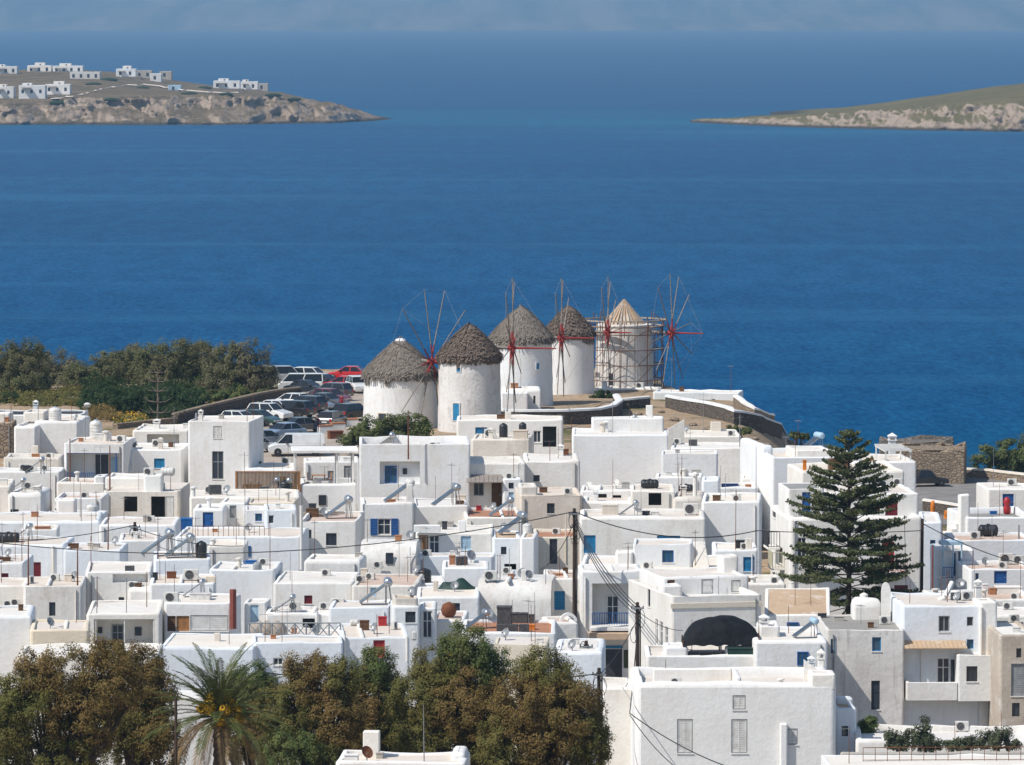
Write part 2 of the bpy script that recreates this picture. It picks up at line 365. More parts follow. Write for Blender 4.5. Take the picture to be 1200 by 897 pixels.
# ------------------------------------------------------------------ setting: ground, sea, spits, far island
def ground(x, y):
    x = np.asarray(x, float); y = np.asarray(y, float)*.5
    z = np.where(y < 150, 9+(150-np.maximum(y, 0))*.25, 9+.058*(y-150))
    z = np.minimum(z, 14.7); z = z+(16-z)*ss(244, 254, y)*1.0
    z = np.where(y < 150, 9+(150-np.maximum(y, 0))*.25, z)
    X = x/np.maximum(y, 60)*290
    low = 13.5-(X-26)*.62; low = np.clip(low, 6, 30)
    t = ss(21, 30, X)*ss(195, 262, y); z = z*(1-t)+np.minimum(z, low)*t
    t2 = ss(36, 42, X)*ss(150, 200, y); z = z*(1-t2)+np.minimum(z, 7.0)*t2
    ys = 316-20*ss(12, 18, X)-9*ss(18, 27, X)+19*ss(32, 38, X)+8*(fbm(x*.06, y*.0+3)-.5)
    z = z*(1-ss(0, 14, y-ys))-4*ss(0, 14, y-ys)
    return z
gx = np.concatenate([np.linspace(-600, -90, 18), np.linspace(-86, 86, 173), np.linspace(90, 600, 18)])
gy = np.concatenate([np.linspace(-150, 115, 16), np.linspace(118, 372, 170)])
gy = gy*2; X, Y = np.meshgrid(gx, gy); Z = ground(X, Y)
Z = Z+.35*(fbm(X*.25, Y*.25)-.5)*ss(500, 524, Y)
tag(mesh_obj('ground', grid_mesh('ground', X, Y, Z), 'earth'), kind='structure')
s = MB(); s.quad((-40000, 120, 0), (40000, 120, 0), (40000, 60000, 0), (-40000, 60000, 0)); tag(s.build('sea', 'sea'), kind='structure')
def spit(name, pts_shore, ridge, cols, mat, depth):
    """heightfield along x: shore distance, cliff height and plateau height per column"""
def prof(tab, x): return np.interp(x, [a for a, _ in tab], [b for _, b in tab])
# left spit: px -> (shore row, cliff-top row, skyline row)
def make_spit(name, mat, tab, nx, x0, x1, back, seed):
    px = np.linspace(x0, x1, nx); v = np.concatenate([np.linspace(0, .05, 30), np.linspace(.06, 1, 42)])
    shore = np.interp(px, [t[0] for t in tab], [t[1] for t in tab]); cl = np.interp(px, [t[0] for t in tab], [t[2] for t in tab]); sk = np.interp(px, [t[0] for t in tab], [t[3] for t in tab])
    Ds = CZ*F/(shore-YH); Dc = Ds+back*.05; zc = CZ-(cl-YH)/F*Dc; Dk = Ds+back; zk = CZ-(sk-YH)/F*Dk
    PX, V = np.meshgrid(px, v)
    D = Ds[None]-12+(back+12)*V
    X = (PX-600)/F*D; b = np.clip(V/.05, 0, 1)
    Z = -2.0+(zc[None]+2)*ss(0, 1, b)**.8
    u = np.clip((V-.05)/.95, 0, 1); Z = np.where(V > .05, zc[None]+(zk-zc)[None]*np.minimum(1, u*1.6), Z)
    Z = Z-30*ss(.86, 1, V)*np.maximum(zk[None], 4)/20
    amp = np.clip(zc, .5, 14)[None]
    rn = fbm(X*.045+seed, D*.045)-.47; rf = np.abs(fbm(X*.13+seed, D*.13)-.47)
    Z = Z+amp*(.75*rn-.6*rf)*(.10+.9*np.exp(-((V-.03)/.03)**2))*ss(0, .01, V)
    Z = Z+amp*.35*(fbm(X*.4+seed, D*.2)-.47)*np.exp(-((V-.03)/.03)**2)
    D = D+amp*1.8*(fbm(X*.05+5+seed, Z*.10)-.47)*np.exp(-((V-.025)/.035)**2)*2
    return tag(mesh_obj(name, grid_mesh(name, X, D, Z), mat), kind='structure'), (px, Ds, zc, zk, back)
LT = [(-60,146.5,118,80),(0,146,118,80),(60,146,117,79),(120,146,113,81),(160,146,112,86),(200,146,112,91),(260,146,112,99),(330,145,113,105),(385,144,120,118),(420,142.5,128,127),(440,141.5,134.5,134),(455,140.5,137.8,137.6),(472,139,139.3,139.3)]
spL, infL = make_spit('headland', 'spit_left', LT, 330, -60, 470, 840, 0)
RT = [(806,142.5,142.6,142.6),(812,143.5,139.5,139.5),(822,144,138,138),(840,145,138,133.5),(880,147,137,129),(930,148.5,134,127),(990,150,131,123),(1050,151.5,128,116),(1110,152.5,121,107),(1160,153.5,118,100),(1205,154,115,95),(1270,154.5,112,88)]
spR, infR = make_spit('headland', 'spit_right', RT, 300, 807, 1270, 520, 31)
# far island, 11-13 km away
px = np.linspace(-80, 1290, 260); v = np.linspace(0, 1, 40); PX, V = np.meshgrid(px, v)
D = 22300+V*7600; X = (PX-600)/F*D
H = 250+190*(fbm(px*.006+2, px*0+1.5, 5)-.35)
Z = H[None]*ss(0, 1, V)**.7*1.0+150*(fbm(X*.0022, D*.0011, 6)-.47)*ss(0, .2, V)-3*(1-ss(0, .03, V)); Z = np.where(V < .02, -3, Z)
tag(mesh_obj('far_island', grid_mesh('far_island', X, D, Z), 'far_land'), kind='structure')
# ------------------------------------------------------------------ house builder
ITEMS = []            # things whose label is completed at the end
HOUSES = []
class House:
    def __init__(s, short, x0, D, rot=0.0, yref=650, cat='house', name='house', zbase=None):
        D = D*2; rot = rot if abs(rot) > .01 or zbase is not None else random.uniform(-3.5, 3.5); s.th = R(rot); s.e1 = Vector((math.cos(s.th), math.sin(s.th), 0)); s.e2 = Vector((-math.sin(s.th), math.cos(s.th), 0))
        o = at(x0, yref, D); s.short = short
        gz = float(ground(o.x, o.y+2)); gz = min(gz, float(ground(o.x+6, o.y+2)))
        s.o = Vector((o.x, o.y, min(gz-.8, 14.5) if zbase is None else zbase)); s.D = D
        s.nfe = 0; s.root = empty(name, s.o, s.th); tag(s.root, short, cat); s.b = None; HOUSES.append(s)
    def loc(s, px, py, v=0.0):
        r = ray(px, py); c = Vector((0, 0, CZ))-s.o
        t = (v-c.dot(s.e2))/r.dot(s.e2); p = c+r*t
        return p.dot(s.e1), p.z
    def side(s, px, py, u):
        r = ray(px, py); c = Vector((0, 0, CZ))-s.o
        t = (u-c.dot(s.e1))/r.dot(s.e1); p = c+r*t
        return p.dot(s.e2), p.z
    def onroof(s, px, py, b=None):
        b = b or s.b; p = onz(px, py, s.o.z+b['zr'])-s.o
        u, v = p.dot(s.e1), p.dot(s.e2)
        return Vector((min(max(u, b['u0']+.3), b['u1']-.3), min(max(v, b['v0']+.35), b['v1']-.25), b['zr']))
    def wpos(s, l): return s.o+s.e1*l[0]+s.e2*l[1]+Vector((0, 0, l[2]))
    def block(s, x0, x1, yt, v=0.0, dep=8.0, z0=None, mat='white', roof='roof_tan', ph=.14, rr=.13, rc=.18, feats=(), lfeats=(), rfeats=(), name='wall', th=.12, rise=0.0, jit=.04):
        ua, z1 = s.loc(x0, yt, v); ub, z2 = s.loc(x1, yt, v); z1 = (z1+z2)/2
        if z0 is None: z0 = 0.0 if s.b is None else s.b['zr']-.05
        b = dict(u0=ua, u1=ub, v0=v, v1=v+dep, z0=z0, z1=z1, zr=z1-ph)
        first = s.b is None; s.b = b
        if first: s.main = b
        mb = MB(); wins = []; s.nfe += len(feats)
        def rects(fs, side):
            out = []
            for f in fs:
                k = f[0]
                if len(f) > 6: wins.append((side, f, None)); continue
                if side == 'F': a, c = s.loc(f[1], f[2], v), s.loc(f[3], f[4], v)
                else: a, c = s.side(f[1], f[2], ua if side == 'L' else ub), s.side(f[3], f[4], ua if side == 'L' else ub)
                lo, hi = (ua, ub) if side == 'F' else (v, v+dep)
                p0, p1 = sorted((a[0], c[0])); q0, q1 = sorted((a[1], c[1]))
                p0 = max(p0, lo+rc+.03); p1 = min(p1, hi-rc-.03); q1 = min(q1, z1-rr-.04); q0 = max(q0, z0+.03)
                if p1-p0 < .08 or q1-q0 < .08: continue
                rec = (p0, q0, p1, q1)
                if k in 'wd' and f[5] == 'B':
                    w3 = (p1-p0)*.26; rec = (p0+w3, q0, p1-w3, q1)
                out.append((rec, f)); wins.append((side, f, rec))
            return out
        H = {'F': rects(feats, 'F'), 'L': rects(lfeats, 'L'), 'R': rects(rfeats, 'R')}
        # footprint
        def foot(ins):
            r = max(rc-ins, .02); a0, a1, b0, b1 = ua+ins, ub-ins, v+ins, v+dep-ins; P = []
            nu = max(1, int((ub-ua)/1.1)); nv = max(1, int(dep/1.3))
            cs = [((a1-r, b0+r), -90), ((a1-r, b1-r), 0), ((a0+r, b1-r), 90), ((a0+r, b0+r), 180)]
            for k, (c, a) in enumerate(cs):
                for j in range(4):
                    t = R(a+30*j); P.append((c[0]+r*math.cos(t), c[1]+r*math.sin(t)))
                n2 = nv if k in (0, 2) else nu
                q0 = P[-1]; c2, a2 = cs[(k+1) % 4]; q1 = (c2[0]+r*math.cos(R(a2)), c2[1]+r*math.sin(R(a2)))
                for j in range(1, n2): P.append((q0[0]+(q1[0]-q0[0])*j/n2, q0[1]+(q1[1]-q0[1])*j/n2))
            return P
        lev = [(0, z0, 0), (0, z1-rr, 0), (rr*.13, z1-rr*.5, .5), (rr*.5, z1-rr*.13, 1), (rr, z1, 1), (rr+th, z1, 1), (rr+th+.04, z1-.05, 1), (rr+th+.04, z1-ph, 0)]
        fp = [foot(i) for i, _, _ in lev]; n_ = len(fp[0]); base = len(mb.v); V = []
        sx, sy = s.o.x, s.o.y
        for (i, z, jw), P in zip(lev, fp):
            for k, (a, c) in enumerate(P):
                j = jw*jit
                dz = 0 if not j else j*2.2*(float(vnoise((sx+a)*.8, (sy+c)*.8+z))-.5)*2
                dx = 0 if not j else j*1.2*(float(vnoise((sx+a)*1.1+40, (sy+c)*1.1))-.5)*2
                V.append((a, c+dx, z+dz+rise*(c-v)/dep*(z > z0+.01)))
        fs = []
        for L in range(len(lev)-1):
            for k in range(n_):
                k2 = (k+1) % n_
                if L == 0:
                    p, q = fp[0][k], fp[0][k2]
                    if abs(p[1]-v) < 1e-5 and abs(q[1]-v) < 1e-5: continue
                    if H['L'] and abs(p[0]-ua) < 1e-5 and abs(q[0]-ua) < 1e-5: continue
                    if H['R'] and abs(p[0]-ub) < 1e-5 and abs(q[0]-ub) < 1e-5: continue
                fs.append((L*n_+k, L*n_+k2, (L+1)*n_+k2, (L+1)*n_+k))
        mb.add(V, fs)
        for sd in 'FLR':
            if sd != 'F' and not H[sd]: continue
            lo, hi = (ua+rc, ub-rc) if sd == 'F' else (v+rc, v+dep-rc)
            us = sorted({lo, hi, *[x for r_, _ in H[sd] for x in (r_[0], r_[2])]}); zs = sorted({z0, z1-rr, *[x for r_, _ in H[sd] for x in (r_[1], r_[3])]})
            def P(a, z, d=0.0): return (a, v+d, z) if sd == 'F' else ((ua+d, a, z) if sd == 'L' else (ub-d, a, z))
            for i in range(len(us)-1):
                for j in range(len(zs)-1):
                    cu, cz = (us[i]+us[i+1])/2, (zs[j]+zs[j+1])/2
                    if any(r_[0] < cu < r_[2] and r_[1] < cz < r_[3] for r_, _ in H[sd]): continue
                    q = [P(us[i], zs[j]), P(us[i+1], zs[j]), P(us[i+1], zs[j+1]), P(us[i], zs[j+1])]
                    mb.quad(*(q if sd != 'L' else q[::-1]))
            for r_, f in H[sd]:
                d = f[5] if f[0] == 'p' else .16; a, b0, c, e = r_
                C4 = [(a, b0), (c, b0), (c, e), (a, e)]
                for k in range(4):
                    p, q = C4[k], C4[(k+1) % 4]; qd = [P(*p), P(*p, d), P(*q, d), P(*q)]
                    mb.quad(*(qd if sd != 'L' else qd[::-1]))
                if f[0] == 'p': mb.quad(P(a, b0, d), P(c, b0, d), P(c, e, d), P(a, e, d))
        s.wall = mb.build(name if not first else 'wall', mat, s.root, 40)
        rb = MB(); ins = foot(rr+th+.04); cx = ((ua+ub)/2, v+dep/2)
        rb.add([(a, c, z1-ph+rise*(c-v)/dep) for a, c in ins]+[(cx[0], cx[1], z1-ph+.03+rise*.5)], [(k, (k+1) % n_, n_) for k in range(n_)])
        s.roof = rb.build('roof', roof, s.root)
        for sd, f, rec in wins:
            if f[0] in 'op' and len(f) < 7: continue
            if rec is None:
                vo = f[6]; a, c = s.loc(f[1], f[2], v+vo), s.loc(f[3], f[4], v+vo); p0, p1 = sorted((a[0], c[0])); q0, q1 = sorted((a[1], c[1]))
                opening(s.root, (p0, q0, p1, q1), f[0], f[5], lambda a_, z_, d_, vv=v+vo-.1: (a_, vv+d_, z_), applied=True)
            elif sd == 'F': opening(s.root, rec, f[0], f[5], lambda a_, z_, d_: (a_, v+d_, z_))
            elif sd == 'L': opening(s.root, rec, f[0], f[5], lambda a_, z_, d_: (ua+d_, a_, z_))
            else: opening(s.root, rec, f[0], f[5], lambda a_, z_, d_: (ub-d_, a_, z_))
        return b
    def vault(s, x0, x1, yt, dep=6.0, rad=1.6, mat='white', feats=(), z0=0.0):
        """barrel-vaulted block, axis along the front; yt is the crown row"""
        v = 0.0; ua, z1 = s.loc(x0, yt, rad); ub, _ = s.loc(x1, yt, rad)
        b = dict(u0=ua, u1=ub, v0=v, v1=dep, z0=z0, z1=z1, zr=z1); s.b = b; s.main = b
        pr = [(0, z0), (0, z1-rad)]+[(rad-rad*math.cos(R(a)), z1-rad+rad*math.sin(R(a))) for a in range(10, 91, 10)]+[(dep-rad+rad*math.sin(R(a)), z1-rad+rad*math.cos(R(a))) for a in range(10, 91, 16)]+[(dep, z0)]
        mb = MB(); n_ = max(2, int((ub-ua)/1.0)); k = len(pr)
        for i in range(n_+1):
            u = ua+(ub-ua)*i/n_; mb.v += [(u+.0, a, z+.03*(float(vnoise(u+s.o.x, a*2+7))-.5)*(z > z0+1)) for a, z in pr]
        mb.f += [(i*k+j, (i+1)*k+j, (i+1)*k+j+1, i*k+j+1) for i in range(n_) for j in range(k-1)]
        mb.f += [tuple(range(k-1, -1, -1)), tuple(range(n_*k, n_*k+k))]
        s.wall = mb.build('wall', mat, s.root, 40)
        s.nfe += 1
        for f in feats:
            a, c = s.loc(f[1], f[2], 0), s.loc(f[3], f[4], 0); p0, p1 = sorted((a[0], c[0])); q0, q1 = sorted((a[1], c[1]))
            opening(s.root, (p0, q0, p1, q1), f[0], f[5], lambda a_, z_, d_: (a_, d_-.1, z_), applied=True)
        return b
    def fbox(s, name, x0, y0, x1, y1, v=0.0, d=.3, mat='white', ch=.03):
        """box part on the front: pixel rectangle at depth v, thickness d"""
        a, c = s.loc(x0, y0, v), s.loc(x1, y1, v); mb = MB(); u0, u1 = sorted((a[0], c[0])); z0, z1 = sorted((a[1], c[1]))
        mb.cbox(u0, v, z0, u1, v+d, z1, min(ch, (u1-u0)*.3, (z1-z0)*.3, d*.3)); return mb.build(name, mat, s.root)
    def pipe(s, x, y0, y1, r=.05, v=-.08, mat='white', name='drain_pipe'):
        a, c = s.loc(x, y0, v), s.loc(x, y1, v); mb = MB(); mb.tube((a[0], v, a[1]), (a[0], v, c[1]), r, n=7); return mb.build(name, mat, s.root, 40)
    def chimney(s, px, pyb, wpx, hpx, kind='box', mat='white', b=None):
        l = s.onroof(px, pyb, b); m_ = mpp(s.D+l.y); w_ = wpx*m_; h_ = hpx*m_; mb = MB(); x, y, z = l; z -= .02
        if kind == 'box':
            mb.cbox(x-w_/2, y-w_/2*.9, z, x+w_/2, y+w_/2*.9, z+h_, .03)
        elif kind == 'pipe':
            mb.lathe([(w_*.36, z), (w_*.36, z+h_*.82), (w_*.6, z+h_*.84), (w_*.6, z+h_*.93), (w_*.15, z+h_)], 10, (x, y))
        elif kind == 'cap':
            mb.cbox(x-w_/2*.8, y-w_/2*.8, z, x+w_/2*.8, y+w_/2*.8, z+h_*.62, .03); mb.box(x-w_/2, y-w_/2, z+h_*.62, x+w_/2, y+w_/2, z+h_*.67)
            for a in (-1, 1):
                for c in (-1, 1): mb.box(x+a*w_*.36-w_*.08, y+c*w_*.36-w_*.08, z+h_*.67, x+a*w_*.36+w_*.08, y+c*w_*.36+w_*.08, z+h_*.8)
            mb.box(x-w_/2, y-w_/2, z+h_*.8, x+w_/2, y+w_/2, z+h_*.85)
            t = len(mb.v); mb.v += [(x-w_/2*1.05, y-w_/2*1.05, z+h_*.85), (x+w_/2*1.05, y-w_/2*1.05, z+h_*.85), (x+w_/2*1.05, y+w_/2*1.05, z+h_*.85), (x-w_/2*1.05, y+w_/2*1.05, z+h_*.85), (x, y, z+h_)]
            mb.f += [(t, t+1, t+4), (t+1, t+2, t+4), (t+2, t+3, t+4), (t+3, t, t+4)]
        elif kind == 'arch':
            pr = [(-w_/2, z), (w_/2, z), (w_/2, z+h_*.75)]+[(w_/2*math.cos(R(a)), z+h_*.75+h_*.25*math.sin(R(a))) for a in range(22, 160, 22)]+[(-w_/2, z+h_*.75)]
            k = len(pr); mb.add([(x+a, y-.12, c) for a, c in pr]+[(x+a, y+.12, c) for a, c in pr], [tuple(range(k)), tuple(range(2*k-1, k-1, -1))]+[((i+1) % k, i, k+i, k+(i+1) % k) for i in range(k)])
        return mb.build('chimney', mat, s.root, 35)
WSTY = dict(g=('white_paint', 'pane'), k=('dark_frame', 'pane'), u=('blue', 'pane_blue'), U=('cyan_blue', 'pane_blue'), G=('grey_paint', 'pane'))
SSTY = dict(b='blue', c='cyan_blue', r='dark_red', R='red', w='white_paint', y='grey_paint', n='blue_deep', p='pale_blue', k='dark_frame', d='wood_brown', o='wood_orange')
def opening(root, rec, kind, sty, P, applied=False):
    """window or door standing in its reveal; P(u, z, depth) gives the local point"""
    a, b0, c, e = rec; fw = min(.07, (c-a)*.12); mb = MB()
    def bar(m_, u0, z0, u1, z1, d0, d1):
        p = [P(u, z, d) for d in (d0, d1) for u, z in ((u0, z0), (u1, z0), (u1, z1), (u0, z1))]
        m_.add(p, [(0, 1, 2, 3), (7, 6, 5, 4), (1, 0, 4, 5), (2, 1, 5, 6), (3, 2, 6, 7), (0, 3, 7, 4)])
    d0, d1 = (.03, .10) if applied else (.07, .15) if sty != 'w' else (.02, .10)
    nm = 'window' if kind == 'w' else 'door'
    fm = 'grey_paint' if sty == 'w' else WSTY[sty][0] if sty in WSTY else ('white_paint' if sty == 'B' else SSTY[sty])  # white shutters: grey frame colour stands in for the dark recess gap
    bar(mb, a, b0, a+fw, e, d0, d1); bar(mb, c-fw, b0, c, e, d0, d1); bar(mb, a+fw, e-fw, c-fw, e, d0, d1); bar(mb, a+fw, b0, c-fw, b0+fw, d0, d1)
    if sty in WSTY or sty == 'B':
        m_ = (a+c)/2
        if c-a > .55: bar(mb, m_-fw*.4, b0+fw, m_+fw*.4, e-fw, d0+.01, d1-.01)
        if e-b0 > 1.2: z_ = b0+(e-b0)*.62; bar(mb, a+fw, z_-fw*.35, c-fw, z_+fw*.35, d0+.012, d1-.012)
        o = mb.build(nm, fm, root)
        pb = MB(); bar(pb, a+fw*.5, b0+fw*.5, c-fw*.5, e-fw*.5, d1-.035, d1-.015); pb.build('pane', WSTY[sty][1] if sty in WSTY else 'pane', o)
        if sty == 'B':
            sw = (c-a)*.52
            for u0 in (a-sw-.02, c+.02):
                sb = MB(); shutter_geo(sb, bar, u0, b0, u0+sw, e, -.06, -.01); sb.build('shutter', 'blue', o)
    else:
        o = mb.build(nm, fm, root)
        if kind == 'w' or (c-a) > .95:
            m_ = (a+c)/2
            for u0, u1 in ((a+fw, m_-.008), (m_+.008, c-fw)):
                sb = MB(); shutter_geo(sb, bar, u0, b0+fw, u1, e-fw, d0+.01, d1-.02); sb.build('shutter' if kind == 'w' else 'leaf', SSTY[sty], o)
        else:
            sb = MB(); bar(sb, a+fw, b0+fw, c-fw, e-fw, d0+.025, d1-.01)
            for z_ in (.08, .52):
                bar(sb, a+fw+(c-a)*.12, b0+(e-b0)*z_+.08, c-fw-(c-a)*.12, b0+(e-b0)*(z_+.36), d0+.01, d0+.03)
            sb.build('leaf', SSTY[sty], o)
            hb = MB(); bar(hb, c-fw-.1, b0+(e-b0)*.45, c-fw-.05, b0+(e-b0)*.52, d0-.03, d0+.01); hb.build('handle', 'steel', o)
    if kind == 'w' and not applied and c-a > .5:
        sb = MB(); bar(sb, a-.04, b0-.05, c+.04, b0-.003, -.05, .06); sb.build('sill', 'white', o)
    return o
def shutter_geo(sb, bar, u0, z0, u1, z1, d0, d1):
    f = min(.05, (u1-u0)*.18)
    bar(sb, u0, z0, u0+f, z1, d0, d1); bar(sb, u1-f, z0, u1, z1, d0, d1); bar(sb, u0+f, z0, u1-f, z0+f, d0, d1); bar(sb, u0+f, z1-f, u1-f, z1, d0, d1)
    n_ = max(3, int((z1-z0)/.13)); h = (z1-z0-2*f)/n_
    for i in range(n_): bar(sb, u0+f, z0+f+i*h, u1-f, z0+f+(i+.88)*h, d0+.012, d1-.005)
def railing(root, p0, p1, z, h, mat, n_, name='railing', cross=False, r=.022):
    """railing on an Empty-free part: rails as one bar each, every baluster a sub-part"""
    p0 = Vector(p0); p1 = Vector(p1); mb = MB()
    mb.tube((p0.x, p0.y, z+h), (p1.x, p1.y, z+h), r*1.3, n=6)
    o = mb.build(name, mat, root); bm_ = None
    t = MB(); t.tube((p0.x, p0.y, z+.08), (p1.x, p1.y, z+.08), r, n=6); t.build('lower_rail', mat, o)
    for i in range(n_+1):
        p = p0.lerp(p1, i/n_)
        if bm_ is None:
            t = MB(); t.tube((0, 0, 0), (0, 0, h-.02), r*(1 if not cross else 1.6), n=5); bm_ = t.mesh('baluster'); bm_.materials.append(M[mat])
        k = bpy.data.objects.new('baluster', bm_); C.objects.link(k); k.parent = o; k.location = (p.x, p.y, z)
        if cross and i < n_:
            q = p0.lerp(p1, (i+1)/n_)
            for za, zb in ((.1, h-.05), (h-.05, .1)):
                t = MB(); t.tube((p.x, p.y, z+za), (q.x, q.y, z+zb), r, n=5); t.build('brace', mat, o)
    return o
# ------------------------------------------------------------------ rooftop things (each its own thing)
def item(name, cat, desc, h, loc, rz=0.0, group=None, prep='atop the'):
    p = h.wpos(loc) if isinstance(h, House) else Vector(loc)
    o = empty(name, p, rz); o['category'] = cat
    if group: o['group'] = group
    ITEMS.append((o, desc, (prep, h.short) if isinstance(h, House) else None, p)); return o
def ac(h, px, py, wpx=13, rz=None, mat='ac_white', b=None, loc=None):
    l = loc or h.onroof(px, py, b); k = min(max(wpx*mpp(h.D+l[1])/.85, .75), 1.6)
    rz = random.uniform(-.25, .25) if rz is None else rz
    o = item('air_conditioner', 'air conditioner', {'ac_white': 'boxy white air conditioner', 'ac_dark': 'small dark air conditioner'}[mat], h, l, rz+h.th, 'air conditioners on the roofs')
    mb = MB(); mb.cbox(-.42*k, -.15*k, .06*k, .42*k, .15*k, .66*k, .03*k); mb.build('casing', mat, o)
    g = MB(); g.lathe([(.24*k, -.155*k), (.24*k, -.175*k), (.20*k, -.18*k), (.19*k, -.165*k), (.06*k, -.165*k), (.05*k, -.18*k), (0, -.18*k)], 18, (-.1*k, .36*k), 'y'); g.build('fan_grille', 'ac_dark', o)
    for x in (-.3, .3):
        f = MB(); f.box((x-.04)*k, -.17*k, -.02, (x+.04)*k, .17*k, .06*k); f.build('foot', 'dark_frame', o)
    p = MB(); p.path([(.42*k, .05*k, .2*k), (.5*k, .05*k, .18*k), (.52*k, .1*k, .0)], .02*k, 5); p.build('hose', 'white_paint', o); return o
def vtank(h, px, py, wpx, hpx, mat='tank_black', b=None):
    l = h.onroof(px, py, b); m_ = mpp(h.D+l.y); r = wpx*m_/2; hh = hpx*m_
    o = item('water_tank', 'water tank', 'upright black plastic water tank' if mat == 'tank_black' else 'upright pale water tank', h, l, 0, 'water tanks on the roofs')
    pr = [(r*.94, -.02), (r, .06)]
    for i in range(1, 5): pr += [(r, hh*.17*i-.03), (r*.965, hh*.17*i), (r, hh*.17*i+.03)]
    pr += [(r, hh*.76), (r*.85, hh*.88), (r*.5, hh*.95), (r*.3, hh*.96)]
    mb = MB(); mb.lathe(pr, 20); mb.build('body', mat, o, 50)
    c = MB(); c.lathe([(r*.32, hh*.955), (r*.32, hh), (r*.1, hh*1.01)], 14); c.build('lid', mat if mat != 'tank_white' else 'pale_blue', o, 40); return o
def htank(h, px, py, wpx, hpx, mat='tank_black', b=None, rz=0.0):
    l = h.onroof(px, py, b); m_ = mpp(h.D+l.y); L = wpx*m_; r = hpx*m_/2
    o = item('water_tank', 'water tank', 'lying black cylindrical water tank' if mat == 'tank_black' else 'lying pale cylindrical water tank', h, l, h.th+rz, 'water tanks on the roofs')
    pr = [(0, -L/2), (r*.6, -L/2+.02), (r*.92, -L/2+.1), (r, -L/2+.2)]
    for i in (-1, 0, 1): pr += [(r, i*L*.22-.06), (r*.95, i*L*.22-.02), (r*.95, i*L*.22+.02), (r, i*L*.22+.06)]
    pr += [(r, L/2-.2), (r*.92, L/2-.1), (r*.6, L/2-.02), (0, L/2)]
    mb = MB(); mb.lathe(pr, 18, (0, r*1.02), 'x'); mb.build('body', mat, o, 50)
    c = MB(); c.lathe([(r*.3, r*1.95), (r*.3, r*2.14), (r*.1, r*2.16)], 12); c.build('lid', mat, o, 40)
    for x in (-.3, .3):
        f = MB(); f.box(x*L-.06, -r*.8, -.02, x*L+.06, r*.8, r*.2); f.build('cradle', 'concrete', o)
    return o
def solar(h, px, py, wpx=28, rz=0.0, b=None, tank='steel'):
    """flat collector sloping down to the left with its cylindrical tank at the top right end"""
    l = h.onroof(px, py, b); m_ = mpp(h.D+l.y); k = min(max(wpx*m_/2.1, .7), 1.25)
    o = item('solar_water_heater', 'solar heater', 'tilted solar water heater', h, l, rz+h.th, 'solar water heaters on the roofs')
    a = R(35); ca, sa = math.cos(a), math.sin(a)
    def T(x, y, z): return ((-1.0+x*ca-z*sa)*k, y*k, (.12+x*sa+z*ca)*k)
    mb = MB()
    for z0, z1, y in ((0, .09, .52),):
        p = [T(x, yy, z) for z in (z0, z1) for x, yy in ((0, -y), (1.95, -y), (1.95, y), (0, y))]
        mb.add(p, [(3, 2, 1, 0), (4, 5, 6, 7), (0, 1, 5, 4), (1, 2, 6, 5), (2, 3, 7, 6), (3, 0, 4, 7)])
    c = mb.build('collector', 'metal_grey', o)
    g = MB(); p = [T(x, yy, .096) for x, yy in ((.05, -.47), (1.9, -.47), (1.9, .47), (.05, .47))]; g.quad(*p); g.build('glass_cover', 'panel_glass', c)
    r = .27*k; t = MB(); y0, y1 = -.7*k, .7*k
    t.lathe([(0, y0), (r*.5, y0+.01), (r*.9, y0+.07*k), (r, y0+.15*k), (r, y1-.15*k), (r*.9, y1-.07*k), (r*.5, y1-.01), (0, y1)], 16, (.72*k, 1.42*k), 'y'); t.build('tank', tank, o, 50)
    for y in (-.45, .45):
        
        for pa, pb in (((.6*k, y*k, -.02), (.6*k, y*k, 1.2*k)), ((.95*k, y*k, -.02), (.8*k, y*k, 1.2*k)), ((-.9*k, y*k, -.02), (-.9*k, y*k, .2*k))):
            f = MB(); f.tube(pa, pb, .03*k, n=5); f.build('leg', 'metal_grey', o)
    q = MB(); q.path([T(1.95, -.4, .05), (.7*k, -.5*k, 1.2*k)], .02*k); q.build('hose', 'cable', o); return o
def dish(h, px, py, dpx=10, rz=-.6, b=None, hp=None, mat='metal_grey'):
    l = h.onroof(px, py, b); m_ = mpp(h.D+l.y); r = max(dpx*m_/2, .28); hh = (hp*m_ if hp else r*1.4)
    o = item('satellite_dish', 'satellite dish', 'grey round satellite dish', h, l, rz, 'satellite dishes on the roofs')
    mb = MB(); mb.tube((0, 0, -.02), (0, 0, hh), .03, n=6); mb.build('mast', 'metal_grey', o)
    d = MB(); pr = [(r*t, -.05-.28*r*(1-t*t)+.28*r) for t in (0, .3, .55, .78, 1)]; n_ = 18; vs = []
    tl = R(28)
    for rr_, y in pr:
        for i in range(n_):
            t = 2*math.pi*i/n_; x, yy, z = rr_*math.cos(t), -y-.02, rr_*1.06*math.sin(t)
            vs.append((x, yy*math.cos(tl)-z*math.sin(tl)*-1*.0+z*math.sin(tl), hh+r*.1-yy*math.sin(tl)*1+z*math.cos(tl)))
    d.add(vs, [(k*n_+i, k*n_+(i+1) % n_, (k+1)*n_+(i+1) % n_, (k+1)*n_+i) for k in range(4) for i in range(n_)]); d.build('reflector', mat, o, 60)
    a = MB(); a.tube((0, -.05, hh-r*.7), (0, -r*1.0, hh+r*.25), .018, n=5); a.box(-.05, -r*1.08, hh+r*.2, .05, -r*.95, hh+r*.36); a.build('feed_arm', 'dark_frame', o); return o
